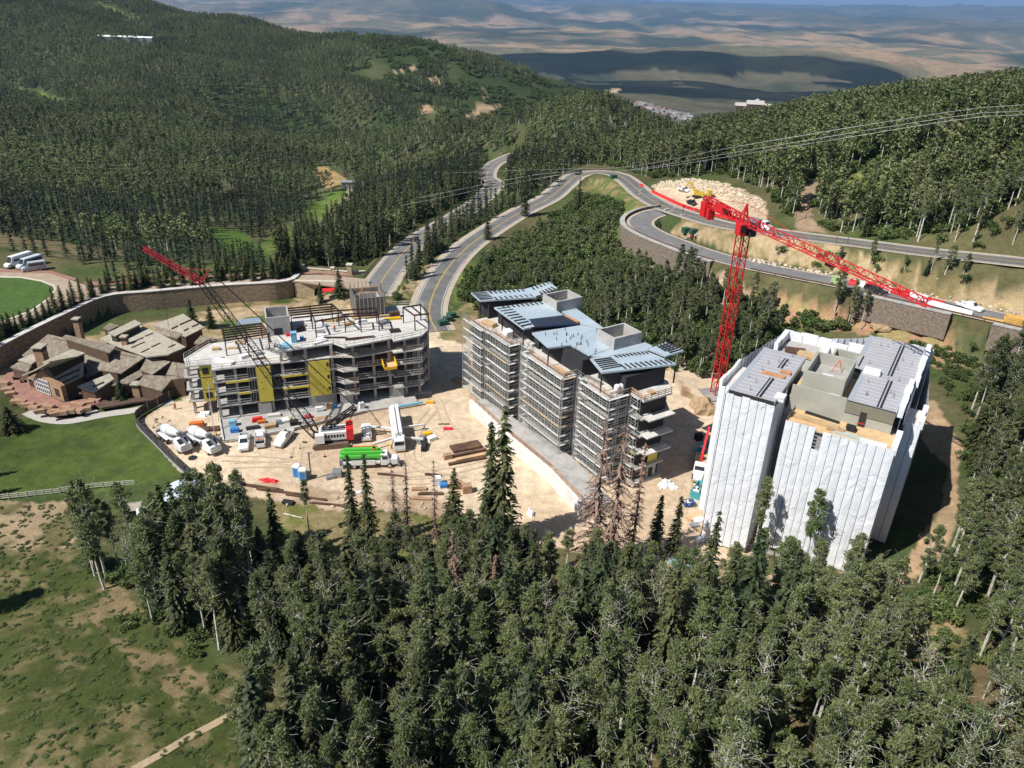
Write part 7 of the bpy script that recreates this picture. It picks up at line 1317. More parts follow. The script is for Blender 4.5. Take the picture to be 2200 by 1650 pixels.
def pickup(label, front, rear, m=None, kind='pickup', z=None, cargo=None, group=None, bedm=None, name=None):
    m = m or M_VW; c, h, L = ends(front, rear, z); t = thing(name or {'pickup': 'pickup_truck', 'suv': 'sport_utility_car', 'car': 'car'}[kind], label, {'pickup': 'pickup', 'suv': 'car', 'car': 'car'}[kind], (c[0], c[1], c[2]+.03), h, group)
    W = .98
    if kind == 'pickup':
        loft([(2.95, cabsec(.80, .78, .45, .95)), (2.75, cabsec(W, .92, .40, 1.10)), (1.25, cabsec(W, .94, .38, 1.20)), (1.2, cabsec(W, .96, .36, 1.22)), (-.85, cabsec(W, .96, .36, 1.22))]).build('body', m, t)
        loft([(1.25, cabsec(.90, .86, 1.18, 1.24)), (.55, cabsec(.90, .74, 1.18, 1.86)), (-.55, cabsec(.90, .74, 1.18, 1.88)), (-.82, cabsec(.90, .78, 1.18, 1.80))]).build('cab', m, t)
        bed = MB().box(-2.9, -.86, -W, W, .42, .62); bed.box(-2.9, -.86, -W, -W+.1, .621, 1.2); bed.box(-2.9, -.86, W-.1, W, .621, 1.2); bed.box(-2.9, -2.8, -W+.101, W-.101, .621, 1.2); bed.build('bed', m, t)
        bx(t, 'bed_liner', bedm or M_BLACK, -2.79, -.87, -W+.11, W-.11, .622, .66)
        wx = 1.85, -1.75
    else:
        s = 1.0 if kind == 'suv' else .9
        loft([(2.4, cabsec(.75, .72, .40, .85)), (2.2, cabsec(.93, .88, .36, .98*s)), (1.1, cabsec(.94, .9, .34, 1.08*s)), (-2.2, cabsec(.94, .9, .36, 1.08*s)), (-2.35, cabsec(.8, .8, .45, 1.0*s))]).build('body', m, t)
        re = -2.15 if kind == 'suv' else -1.7
        loft([(1.15, cabsec(.86, .82, 1.05*s, 1.1*s)), (.45, cabsec(.86, .70, 1.05*s, 1.68*s)), (re+.5, cabsec(.86, .70, 1.05*s, 1.70*s)), (re, cabsec(.86, .74, 1.05*s, 1.25*s))]).build('cab', m, t); wx = 1.5, -1.45
    ct = 1.86 if kind == 'pickup' else 1.68
    q = 1.25 if kind == 'pickup' else 1.15
    MB().add([(q-.02, -.76, 1.24), (q-.02, .76, 1.24), (q-.62, .64, ct-.08), (q-.62, -.64, ct-.08), (q+.03, -.76, 1.27), (q+.03, .76, 1.27), (q-.58, .64, ct-.03), (q-.58, -.64, ct-.03)], [(0, 3, 2, 1), (4, 5, 6, 7), (0, 1, 5, 4), (1, 2, 6, 5), (2, 3, 7, 6), (3, 0, 4, 7)]).build('windscreen', M_GLASS, t)
    for s_ in (-1, 1):
        MB().add([(.85, s_*.86, 1.28), (-.45, s_*.86, 1.28), (-.45, s_*.775, 1.70), (.45, s_*.775, 1.70), (.85, s_*.90, 1.28), (-.45, s_*.90, 1.28), (-.45, s_*.81, 1.70), (.45, s_*.81, 1.70)], [(4, 5, 6, 7), (3, 2, 1, 0), (0, 1, 5, 4), (2, 3, 7, 6), (1, 2, 6, 5), (3, 0, 4, 7)][::1 if s_ > 0 else -1]).build('side_window', M_GLASS, t)
        for x in wx: wheel(t, x, s_*(.84))
        bx(t, 'headlight', M_LAMP, 2.62 if kind == 'pickup' else 2.1, 2.87 if kind == 'pickup' else 2.33, s_*.72-.12, s_*.72+.12, .78, .94); bx(t, 'tail_light', M_TAIL, -2.93 if kind == 'pickup' else -2.38, -2.8 if kind == 'pickup' else -2.3, s_*.85-.08, s_*.85+.08, .75, 1.1)
        bx(t, 'mirror', m, .92, 1.1, s_*1.02-.1, s_*1.02+.1, 1.25, 1.45)
    x0 = 2.86 if kind == 'pickup' else 2.34; bx(t, 'bumper', M_CHR if kind == 'pickup' else m, x0, x0+.15, -.85, .85, .42, .66); bx(t, 'bumper', M_CHR, -x0-.18, -x0-.03, -.85, .85, .42, .62)
    if cargo == 'tools':
        for i, (a, b, mm) in enumerate(((-1.3, -.95, M_ORG), (-1.9, -1.5, M_GREY), (-2.5, -2.1, M_BLACK))): bx(t, 'tool_box', mm, a, b, -.7, .7, .67, 1.2+.1*i)
        bx(t, 'ladder_rack', M_GALV, -2.8, .4, -.8, -.72, 1.93, 2.0); bx(t, 'ladder_rack', M_GALV, -2.8, .4, .72, .8, 1.93, 2.0)
    if cargo == 'boxes':
        for i, (a, b, y, mm) in enumerate(((-1.4, -.95, -.3, M_WHITE), (-2.0, -1.5, .3, M_GREY), (-2.5, -2.2, -.2, M_WHITE))): bx(t, 'box', mm, a, b, y-.3, y+.3, .67, 1.05)
    return t
pickup('white pickup facing the camera, leftmost of the row before the podium', (524, 975), (527, 938))
pickup('white service truck with open tool bed, second in the row before the podium', (560, 930), (560, 968), cargo='tools')
pickup('white pickup with black bed cover parked askew right of the row', (598, 962), (622, 934), bedm=M_BLACK)
pickup('white pickup with boxes in its bed right of the crawler crane', (787, 919), (788, 950), cargo='boxes')
pickup('white pickup on the lower road at the right, nose to the right', (2110, 672), (2057, 657)); pickup('black pickup parked beside the red and white barriers', (1904, 636), (1858, 622), M_VB)
pickup('white car on the road bend beside the overhead cables', (1312, 372), (1334, 367), M_VW, 'suv'); pickup('dark car rounding the far road bend', (1238, 377), (1247, 371), M_VB, 'suv'); pickup('white pickup on the gravel pad', (1480, 412), (1459, 410)); pickup('dark car on the left winding road', (891, 523), (897, 513), M_VB, 'car')
pickup('dark utility vehicle on the gravel pad behind the red barriers', (1492, 441), (1480, 437), M_VB, 'car')
def van(label, front, rear, m, L=7.2, H=2.7):
    c, h, _ = ends(front, rear); t = thing('minibus', label, 'minibus', (c[0], c[1], float(hf(c[0], c[1]))+.15), h, 'parked minibuses'); W = 1.05
    loft([(L/2, cabsec(.85, .8, .4, 1.0)), (L/2-.35, cabsec(W, .95, .36, 1.25)), (L/2-1.1, cabsec(W, .98, .36, 1.4)), (L/2-2.0, cabsec(W, .92, .36, H)), (-L/2+.2, cabsec(W, .92, .36, H)), (-L/2, cabsec(W, .92, .4, H-.1))]).build('body', m, t)
    for s_ in (-1, 1):
        bx(t, 'side_window', M_GLASS, -L/2+.5, L/2-2.1, s_*1.03-.025, s_*1.03+.025, 1.55, 2.25)
        for x in (L/2-1.3, -L/2+1.5): wheel(t, x, s_*.92, .4)
        bx(t, 'headlight', M_LAMP, L/2-.2, L/2-.02, s_*.7-.12, s_*.7+.12, .8, 1.0)
    MB().add([(L/2-1.08, -.85, 1.42), (L/2-1.08, .85, 1.42), (L/2-1.92, .78, H-.2), (L/2-1.92, -.78, H-.2), (L/2-1.04, -.85, 1.46), (L/2-1.04, .85, 1.46), (L/2-1.86, .78, H-.14), (L/2-1.86, -.78, H-.14)], [(0, 3, 2, 1), (4, 5, 6, 7), (0, 1, 5, 4), (1, 2, 6, 5), (2, 3, 7, 6), (3, 0, 4, 7)]).build('windscreen', M_GLASS, t); return t
van('white shuttle bus, rearmost of the three on the terrace drive', (18, 577), (66, 562), M_VW, 8.5, 3.1); van('pale blue-grey van, middle of the three on the terrace drive', (42, 580), (88, 566), M_VBR, 7.6, 2.8); van('silver van, nearest of the three on the terrace drive', (56, 584), (92, 579), M_VS, 6.4, 2.6)
def chassis(t, L, m=None, axles=(), W=1.15):
    bx(t, 'chassis', m or M_GREY, -L/2, L/2, -.5, .5, .75, 1.1)
    for x in axles:
        for s_ in (-1, 1): wheel(t, x, s_*.98, .52, .38)
def truck_cab(t, x, m, conv=True):
    """x = front of the cab nose"""
    if conv:
        loft([(x, cabsec(.75, .7, .7, 1.5)), (x-.15, cabsec(.85, .8, .65, 1.75)), (x-1.6, cabsec(1.0, .95, .65, 1.9))]).build('bonnet', m, t)
        loft([(x-1.55, cabsec(1.1, 1.0, .7, 1.95)), (x-1.95, cabsec(1.12, 1.0, .7, 2.85)), (x-3.0, cabsec(1.12, 1.0, .7, 2.95)), (x-3.2, cabsec(1.12, 1.0, .7, 2.9))]).build('cab', m, t); wx = x-1.55
        MB().add([(wx+.02, -.9, 2.0), (wx+.02, .9, 2.0), (wx-.36, .85, 2.75), (wx-.36, -.85, 2.75), (wx-.3, -.9, 1.95), (wx-.3, .9, 1.95)], [(0, 1, 2, 3), (0, 4, 5, 1), (0, 3, 4), (1, 5, 2), (3, 2, 5, 4)]).build('windscreen', M_GLASS, t)
    else:
        loft([(x, cabsec(1.1, 1.0, .6, 2.6)), (x-.2, cabsec(1.15, 1.0, .6, 2.8)), (x-1.9, cabsec(1.15, 1.0, .6, 2.85))]).build('cab', m, t); bx(t, 'windscreen', M_GLASS, x-.05, x+.03, -.9, .9, 1.7, 2.5)
    for s_ in (-1, 1): bx(t, 'side_window', M_GLASS, (x-2.9 if conv else x-1.6), (x-2.0 if conv else x-.4), s_*1.11-.03, s_*1.11+.03, 1.95, 2.6); bx(t, 'headlight', M_LAMP, x-.05, x+.03, s_*.65-.12, s_*.65+.12, 1.0, 1.2)
    bx(t, 'bumper', M_CHR, x+.001, x+.2, -1.1, 1.1, .5, .85)
def mixer(label, front, rear):
    c, h, L0 = ends(front, rear, 0); t = thing('concrete_mixer', label, 'mixer truck', (c[0], c[1], .02), h, 'concrete mixers'); L = 10.2
    chassis(t, L, M_WHITE, (3.6, -1.2, -2.5, -3.8)); 
    loft([(5.0, cabsec(1.0, .9, .8, 1.6)), (4.9, cabsec(1.15, 1.05, .75, 2.0)), (3.0, cabsec(1.2, 1.1, .75, 2.7)), (2.2, cabsec(1.2, 1.1, .75, 2.7))]).build('cab', M_VW, t); MB().add([(4.6, -.95, 2.02), (4.6, .95, 2.02), (3.3, .9, 2.66), (3.3, -.9, 2.66), (4.55, -.95, 2.12), (4.55, .95, 2.12), (3.3, .9, 2.74), (3.3, -.9, 2.74)], [(0, 3, 2, 1), (4, 5, 6, 7), (0, 1, 5, 4), (1, 2, 6, 5), (2, 3, 7, 6), (3, 0, 4, 7)]).build('windscreen', M_GLASS, t)
    dr_ = [(-4.3, .25), (-4.1, .70), (-3.0, 1.02), (-1.4, 1.08), (.4, .86), (2.0, .55), (2.6, .45)]; d = MB().tube([(x, 0, 2.15+.20*(x+4.2)) for x, _ in dr_], [r for _, r in dr_], 18).build('drum', M_VW, t, True); 
    for x in (-3.0, -.6): i = np.interp(x, [a for a, _ in dr_], [b for _, b in dr_]); MB().tube([(x-.08, 0, 2.15+.2*(x+4.12)), (x+.08, 0, 2.15+.2*(x+4.28))], [i+.05]*2, 18).build('drum_band', M_GREY, d)
    MB().add([(2.4, -.5, 3.9), (3.4, -.6, 4.1), (3.4, .6, 4.1), (2.4, .5, 3.9), (2.6, -.25, 3.2), (3.0, -.25, 3.2), (3.0, .25, 3.2), (2.6, .25, 3.2)], [(3, 2, 1, 0), (4, 5, 6, 7), (0, 1, 5, 4), (1, 2, 6, 5), (2, 3, 7, 6), (3, 0, 4, 7)][::-1]).build('hopper', M_GREY, t); MB().beam((3.2, 0, 3.2), (5.6, .3, 1.6), .45, .18).build('chute', M_GREY, t); bx(t, 'rear_guard', M_GREY, -5.1, -4.9, -1.1, 1.1, .5, 1.6); bx(t, 'fender', M_VW, -4.5, -.6, -1.22, -.75, 1.12, 1.25); bx(t, 'fender', M_VW, -4.5, -.6, .75, 1.22, 1.12, 1.25); bx(t, 'water_tank', M_CHR, 1.2, 2.1, -1.1, -.55, 1.15, 2.0); return t
mixer('white concrete mixer nearest the yard fence', (403, 975), (350, 935)); mixer('white concrete mixer with long drum, right of its twin', (470, 981), (404, 937))
# pump trucks
c, h, _ = ends((850, 998), (742, 1002), 0); t = thing('concrete_pump_truck', 'white pump truck carrying a folded bright green boom', 'pump truck', (c[0], c[1], .02), h); chassis(t, 9.4, M_WHITE, (3.6, -1.6, -2.9, -4.0)); truck_cab(t, 5.2, M_VW); bx(t, 'deck', M_VW, -4.9, 1.9, -1.15, 1.15, 1.101, 1.5); bx(t, 'hopper', M_GREY, -5.6, -4.7, -.9, .9, .6, 1.8)
for i, (x0, x1, y0, z0, hh) in enumerate(((-5.4, 2.4, -1.05, 2.3, .55), (-5.2, 2.6, -.35, 2.3, .6), (-5.5, 2.2, .35, 2.3, .6), (-5.0, 2.4, -.7, 2.95, .5), (-5.2, 2.0, .1, 2.95, .5), (-4.6, 1.6, -.3, 3.5, .4))): bx(t, 'boom_section', M_VG, x0, x1, y0, y0+.6, z0, z0+hh)
bx(t, 'turret', M_VG, 1.2, 2.2, -.6, .6, 1.51, 2.29); bx(t, 'pipe_rack', M_ORG, -3.2, 1.4, .75, .98, 3.5, 3.75); bx(t, 'tool_locker', M_VW, -3.4, 1.0, -1.25, -1.16, .9, 1.9); bx(t, 'boom_joint', M_ORG, .6, 1.1, -.4, .3, 3.46, 3.9)
c, h, _ = ends((859, 972), (848, 900), 0); t = thing('concrete_pump_truck', 'white pump truck standing on spread outriggers in the yard', 'pump truck', (c[0], c[1], .02), h); chassis(t, 12.4, M_WHITE, (5.0, 3.6, -2.6, -4.0, -5.2)); truck_cab(t, 6.8, M_VW, False); bx(t, 'deck', M_VW, -6.3, 4.6, -1.15, 1.15, 1.101, 1.5)
for i, (x0, x1, y0, z0) in enumerate(((-6.6, 5.8, -1.1, 2.4), (-6.4, 5.6, -.35, 2.4), (-6.7, 5.9, .45, 2.4), (-6.0, 5.4, -.75, 3.1), (-6.2, 5.2, .1, 3.1))): bx(t, 'boom_section', M_VW, x0, x1, y0, y0+.62, z0, z0+.62)
for y in (-.42, .40): bx(t, 'boom_gap', M_BLACK, -6, 5.2, y, y+.06, 2.45, 3.15)
for (a, b) in (((3.2, 1.0), (4.4, 4.8)), ((-.6, 1.0), (-1.2, 5.6)), ((3.2, -1.0), (4.8, -5.0)), ((-.6, -1.0), (-2.6, -6.2))): MB().beam((*a, 1.3), (*b, 1.2), .32, .36).build('outrigger', M_VW, t); bx(t, 'outrigger_foot', M_GREY, b[0]-.4, b[0]+.4, b[1]-.4, b[1]+.4, 0, .2); bx(t, 'outrigger_jack', M_GREY, b[0]-.1, b[0]+.1, b[1]-.1, b[1]+.1, .201, 1.2)
# truck with the red boom between the two right buildings
c, h, _ = ends((1497, 1040), (1508, 985), 0); t = thing('boom_truck', 'white truck with red knuckle boom between scaffold and wrapped building', 'truck', (c[0], c[1], .02), h); chassis(t, 8.6, M_GREY, (3.0, -2.2, -3.4)); truck_cab(t, 4.6, M_VW); bx(t, 'flatbed', M_PLY, -4.4, 1.0, -1.2, 1.2, 1.101, 1.35); MB().beam((.9, 0, 1.4), (.4, 0, 4.0), .45).build('boom', M_VR, t); MB().beam((.4, 0, 3.9), (-4.6, .4, 7.2), .42, .5).build('boom', M_VR, t)
# skips and dumpsters
def skip(label, px, L, W, H, rz, m, z=0):
    p = atz(*px, z); t = thing('skip', label, 'skip', (p[0], p[1], z), rz); e = .25
    MB().add([(-L/2+e, -W/2+.1, 0), (L/2-e, -W/2+.1, 0), (L/2-e, W/2-.1, 0), (-L/2+e, W/2-.1, 0), (-L/2, -W/2, H), (L/2, -W/2, H), (L/2, W/2, H), (-L/2, W/2, H), (-L/2+.12, -W/2+.1, H), (L/2-.12, -W/2+.1, H), (L/2-.12, W/2-.1, H), (-L/2+.12, W/2-.1, H), (-L/2+e+.1, -W/2+.2, .3), (L/2-e-.1, -W/2+.2, .3), (L/2-e-.1, W/2-.2, .3), (-L/2+e+.1, W/2-.2, .3)],
             [(3, 2, 1, 0), (0, 1, 5, 4), (1, 2, 6, 5), (2, 3, 7, 6), (3, 0, 4, 7), (4, 5, 9, 8), (5, 6, 10, 9), (6, 7, 11, 10), (7, 4, 8, 11), (8, 9, 13, 12), (9, 10, 14, 13), (10, 11, 15, 14), (11, 8, 12, 15), (12, 13, 14, 15)]).build('body', m, t)
    for i in range(4): x = -L/2+L*(i+.5)/4; bx(t, 'rib', m, x-.05, x+.05, -W/2-.07, -W/2+.03, .15, H-.05)
    for i in range(4): MB().cbox((random.uniform(-L/3, L/3), random.uniform(-W/4, W/4), H*.75), (random.uniform(.5, 1.2), .5, .4), random.uniform(0, 3)).build('rubbish', [M_WHITE, M_PLY, M_GREY][i % 3], t)
    return t
skip('teal rubbish skip beside the left foot of the wrapped building', (1501, 1062), 4.2, 2.0, 1.6, 1.0, M_VT); skip('teal skip in the shade behind the red boom truck', (1512, 972), 4.2, 2.0, 1.6, 1.0, M_VT); skip('small blue skip alone on the yard', (1478, 1086), 2.0, 1.3, 1.0, .2, mat('blue_skip_paint', (.03, .10, .30), .5))
# portable toilets at the yard edge
for k, (px, lb) in enumerate((((639, 1022), 'left of the two blue portable toilets at the yard edge'), ((652, 1030), 'right of the two blue portable toilets at the yard edge'))):
    p = atz(*px, 0); loose('portable_toilet', lb, 'toilet', [('cabin', M_LBLUE, -.6, .6, -.6, .6, 0, 2.0), ('roof', M_WHITE, -.65, .65, -.65, .65, 2.002, 2.3), ('door', M_BLUE, -.42, .42, -.63, -.602, .1, 1.9), ('vent', M_WHITE, .3, .42, .3, .42, 2.301, 2.7)], (p[0], p[1], 0), .25*k-.2)
# ------------------------------------------------------------ lattice cranes
def lattice(t, name, p, q, w, m, n, chord=.14, web=.08, tri=False, w2=None):
    """lattice boom between two points: chords and webs, cut in lengths so each length is a part"""
    p, q = Vector(p), Vector(q); d = (q-p); L = d.length; d.normalize(); up = Vector((0, 0, 1)) if abs(d.z) < .9 else Vector((1, 0, 0)); a = d.cross(up).normalized(); b = a.cross(d).normalized(); w2 = w2 or w
    def corners(u):
        s = (w+(w2-w)*u)/2; c = p+d*L*u
        return [c-a*s-b*s, c+a*s-b*s, c+b*s] if tri else [c-a*s-b*s, c+a*s-b*s, c+a*s+b*s, c-a*s+b*s]
    for i in range(n):
        u0, u1 = i/n, (i+1)/n; k = max(2, int(round(L/n/max(.6, (w+w2)*.5)))); mb = MB()
        c0, c1 = corners(u0), corners(u1); K = len(c0)
        for j in range(K): mb.beam(c0[j], c1[j], chord)
        for s in range(k):
            e0, e1 = corners(u0+(u1-u0)*s/k), corners(u0+(u1-u0)*(s+1)/k)
            for j in range(K): mb.beam(e0[j], e1[(j+1) % K] if s % 2 else e0[(j+1) % K], web); mb.beam(e0[(j+1) % K] if s % 2 == 0 else e0[j], e1[j] if s % 2 == 0 else e1[(j+1) % K], web)
        mb.build(name, m, t)
CRX, CRY, CRZ = 46.4, 153.9, float(hf(46.4, 153.9)); ztop = 39.2
tc_ = thing('tower_crane', 'tall red lattice tower crane with long jib over the wrapped building', 'tower crane', (CRX, CRY, CRZ), math.atan2(-.945, .327))
lattice(tc_, 'mast_section', (0, 0, -.5), (0, 0, ztop-CRZ-2.0), 1.9, M_VR, 9, .20, .10)
bx(tc_, 'base', M_DKCONC, -3, 3, -3, 3, -.8, .4); zt = ztop-CRZ
bx(tc_, 'slewing_ring', M_VR, -1.2, 1.2, -1.2, 1.2, zt-1.98, zt+.3); bx(tc_, 'cab', M_VR, .6, 2.4, -2.6, -1.25, zt-1.4, zt+.8); bx(tc_, 'cab_glass', M_GLASS, 2.401, 2.45, -2.5, -1.35, zt-.8, zt+.6); bx(tc_, 'cabinet', M_BLACK, 1.3, 2.6, -.2, 1.2, zt-1.8, zt+.1)
MB().beam((0, -.7, zt+.3), (-.4, 0, zt+4.2), .28).beam((0, .7, zt+.3), (-.4, 0, zt+4.2), .28).beam((-2.2, 0, zt+.6), (-.4, 0, zt+4.2), .2).build('head_frame', M_VR, tc_)
lattice(tc_, 'jib_section', (1.0, 0, zt+1.1), (48.4, 0, zt+1.1), 1.7, M_VR, 10, .16, .085, True, 1.1)
lattice(tc_, 'counter_jib', (-1.0, 0, zt+.9), (-15.5, 0, zt+1.6), 1.5, M_VR, 4, .22, .1, False, 1.3)
bx(tc_, 'counter_jib_deck', M_VR, -15.6, -1.2, -.75, .75, zt+.2, zt+.32); bx(tc_, 'counterweight', M_VR, -15.8, -13.9, -.9, .9, zt-2.0, zt+1.2); bx(tc_, 'counterweight', M_VR, -13.4, -12.4, -.8, .8, zt-2.2, zt+.18); bx(tc_, 'winch', M_VR, -10.5, -7.5, -.8, .8, zt+.4, zt+1.9); bx(tc_, 'winch_drum', M_BLACK, -7.2, -6.0, -.6, .6, zt+.4, zt+1.3)
MB().beam((-.4, 0, zt+4.2), (24, 0, zt+1.8), .07).beam((-.4, 0, zt+4.2), (-12.5, 0, zt+2.4), .07).build('pendant_bar', M_VR, tc_); bx(tc_, 'trolley', M_BLACK, 25.4, 26.6, -.5, .5, zt-.3, zt+.2)
# crawler crane
cr0 = atz(712, 950, 0); a_ = atz(672, 966, 0); b_ = atz(738, 960, 0); ch = math.atan2(a_[1]-b_[1], a_[0]-b_[0])
cc_ = thing('crawler_crane', 'white and red crawler crane with black lattice boom in the yard', 'crawler crane', (cr0[0], cr0[1], .02), ch); M_TRK = mat('muddy_track', (0.17, 0.115, 0.08), .9, var=.3, scale=2)
for s_ in (-1, 1):
    P = [(-3.6, .5), (-3.2, .12), (3.2, .12), (3.6, .5), (3.2, .98), (-3.2, .98)]; o = MB().xprism(P, s_*2.3-.45, s_*2.3+.45).build('track', M_TRK, cc_)
    for i in range(15): x = -3.1+i*.44; bx(o, 'track_shoe', M_TRK, x-.15, x+.15, s_*2.3-.48, s_*2.3+.48, .981, 1.05)
bx(cc_, 'carbody', M_BLACK, -1.6, 1.6, -1.9, 1.9, .5, 1.2); bx(cc_, 'machinery_house', M_VW, -3.0, 2.2, -1.5, 1.5, 1.3, 3.0); bx(cc_, 'roof_walkway', M_GREY, -2.8, 1.8, -.9, .9, 3.002, 3.1); bx(cc_, 'counterweight', M_VR, -4.4, -3.02, -1.8, 1.8, 1.2, 3.6); bx(cc_, 'cab', M_VW, 1.2, 2.9, 1.52, 2.7, 1.4, 3.2); bx(cc_, 'cab_glass', M_GLASS, 2.902, 2.95, 1.6, 2.6, 2.0, 3.0)
for i, c_ in enumerate('ABCDEFG'): bx(cc_, 'vent', M_BLACK, -2.6+i*.55, -2.25+i*.55, 1.501, 1.53, 1.9, 2.5)
def wl_(P): d = Vector(P)-Vector((cr0[0], cr0[1], .02)); c, s = math.cos(-ch), math.sin(-ch); return Vector((d.x*c-d.y*s, d.x*s+d.y*c, d.z))
foot = Vector((2.6, 0, 1.6)); Bt = wl_(CC+ray(435, 607)*.086); Jt = wl_(CC+ray(308, 533)*.086); M_DKR = paintm('dark_red_paint', (.36, .02, .035)); M_BLKS = mat('black_boom_steel', (.03, .03, .032), .5, .3)
lattice(cc_, 'boom_section', foot, foot+(Bt-foot)*.13, 1.1, M_BLKS, 1, .2, .1, False, 2.0); lattice(cc_, 'boom_section', foot+(Bt-foot)*.131, Bt, 1.8, M_BLKS, 6, .12, .06, False, 1.1); lattice(cc_, 'luffing_jib', Bt, Jt, .95, M_DKR, 3, .11, .055, False, .6)
k1 = Bt+Vector((-1.5, .5, 2.6)); MB().beam(Bt, k1, .25).beam(Bt+Vector((.4, .3, 0)), k1+Vector((2.4, 1, -.6)), .22).beam(k1, Bt+(Jt-Bt)*.4, .08).build('jib_strut', M_DKR, cc_)
gm_ = Vector((-5.2, 0, 7.4)); lattice(cc_, 'gantry', (1.2, 0, 3.0), gm_, .9, M_BLKS, 1, .2, .1); MB().beam(gm_, (-3.4, 0, 3.6), .14).beam(gm_, k1, .07).beam(gm_+Vector((0, .3, 0)), k1+Vector((0, .3, 0)), .07).build('pendant', M_BLKS, cc_)
hk = Jt*.8+Bt*.2; MB().beam(hk, Vector((hk.x, hk.y, 6)), .05).build('hoist_rope', M_BLKS, cc_)
# ------------------------------------------------------------ machines on the gravel pad
p = G(1499, 424); ex = thing('excavator', 'yellow excavator with raised boom on the gravel pad', 'excavator', tuple(p), rad(160))
for s_ in (-1, 1): MB().xprism([(-1.9, .4), (-1.6, 0), (1.6, 0), (1.9, .4), (1.6, .8), (-1.6, .8)], s_*1.1-.3, s_*1.1+.3).build('track', M_BLACK, ex)
bx(ex, 'house', M_VY, -2.0, 1.4, -1.25, 1.25, .95, 2.1); bx(ex, 'cab', M_VY, .3, 1.6, .2, 1.2, 2.101, 3.0); bx(ex, 'cab_glass', M_GLASS, 1.601, 1.65, .3, 1.1, 2.2, 2.9); MB().beam((1.2, -.3, 1.8), (3.6, -.3, 5.2), .5, .6).build('boom', M_VY, ex); MB().beam((3.6, -.3, 5.2), (5.4, -.3, 2.8), .4, .45).build('arm', M_VY, ex); bx(ex, 'bucket', M_GREY, 5.0, 6.0, -.8, .2, 1.9, 2.9)
p = G(1522, 428); ld = thing('wheel_loader', 'yellow wheel loader right of the excavator on the gravel pad', 'loader', tuple(p), rad(10)); bx(ld, 'body', M_VY, -2.6, .4, -.9, .9, .9, 2.0); bx(ld, 'cab', M_VY, -.6, .8, -.75, .75, 2.001, 3.2); bx(ld, 'cab_glass', M_GLASS, .801, .85, -.65, .65, 2.2, 3.1); bx(ld, 'front_frame', M_VY, .41, 2.4, -.5, .5, .8, 1.4)
for x in (-1.7, 1.5):
    for s_ in (-1, 1): wheel(ld, x, s_*1.1, .75, .55)
MB().beam((1.6, -.5, 1.5), (3.2, -.5, .8), .2, .35).beam((1.6, .5, 1.5), (3.2, .5, .8), .2, .35).build('lift_arm', M_VY, ld); MB().xprism([(3.0, .2), (4.2, .1), (4.2, .2), (3.4, .5), (3.4, 1.2), (3.1, 1.2)], -1.3, 1.3).build('bucket', M_VY, ld)
c, h, _ = ends((1655, 495), (1606, 487)); t = thing('semi_truck', 'white truck parked on the upper road behind the crane', 'truck', (c[0], c[1], c[2]+.05), h); chassis(t, 9, M_GREY, (3.2, -2.4, -3.6)); truck_cab(t, 4.8, M_VW); bx(t, 'flatbed', M_BLACK, -4.5, 1.4, -1.2, 1.2, 1.101, 1.5); bx(t, 'load', M_GREY, -4, 0, -1, 1, 1.501, 2.6)
# striped barriers along the lower road
bw = MB().xprism([(-.55, 0), (.55, 0), (.5, .5), (.35, .8), (.32, 1.35), (-.32, 1.35), (-.35, .8), (-.5, .5)], -.98, .98); bwm = [bw.mesh('striped_barrier', M_WHITE), bw.mesh('striped_barrier', M_REDP)]
S0, S1 = G(1823, 611), G(1992, 648); L = math.hypot(S1[0]-S0[0], S1[1]-S0[1]); n = int(L/2.05)
for i in range(n):
    q = S0+(S1-S0)*(i+.5)/n; r = (i % 3 != 0) if i % 5 else 0; tag(link('water_barrier', bwm[0 if i % 3 == 1 or i % 5 == 3 else 1], None, (q[0], q[1], float(hf(q[0], q[1]))+.12), math.atan2(S1[1]-S0[1], S1[0]-S0[0])-math.pi/2), ('white' if i % 3 == 1 or i % 5 == 3 else 'red')+' plastic water barrier in the striped row beside the black pickup', 'barrier', 'striped barrier row on the lower road')
for i in range(5):
    q = G(2006+i*17, 657+i*4.6); tag(link('concrete_barrier', bwm[0], None, (q[0], q[1], float(hf(q[0], q[1]))+.1), math.atan2(S1[1]-S0[1], S1[0]-S0[0])-math.pi/2, (.8, 1.4, .8)), 'white barrier in the short row left of the white pickup', 'barrier', 'white barriers on the lower road')
p = G(1793, 612); t = thing('tow_tractor', 'small lime-green machine at the left end of the striped barriers', 'machine', tuple(p), rad(-30)); bx(t, 'body', mat('lime_paint', (.36, .50, .20), .6), -1.0, 1.0, -.8, .8, .4, 1.6); bx(t, 'cab', MATS['lime_paint'], -.7, .5, -.7, .7, 1.601, 2.4)
for x in (-.6, .6):
    for s_ in (-1, 1): wheel(t, x, s_*.85, .4, .25)
p = G(2005, 650); t = thing('red_trailer', 'red drawbar trailer behind the white pickup', 'trailer', tuple(p), math.atan2(S1[1]-S0[1], S1[0]-S0[0])); bx(t, 'frame', M_VR, -2.4, 2.4, -.9, .9, .55, .75); bx(t, 'drawbar', M_BLACK, 2.401, 6.0, -.12, .12, .55, .7); [wheel(t, x, s_*.95, .36) for x in (-.5, .5) for s_ in (-1, 1)]
stack('formwork_stack', 'orange-yellow formwork stack on the lower road at the right edge', 'formwork', mat('orange_form', (.62, .36, .10), .7, var=.15), tuple(G(2188, 702)), rad(-28), 6, 2.4, 2.2, 4); stack('pallet_stack', 'flat orange boards left of the orange stack on the lower road', 'boards', MATS['orange_form'], tuple(G(2140, 690)), rad(-28), 5.5, 1.6, .4, 3)
print('vehicles', round(time.time()-T0, 1))
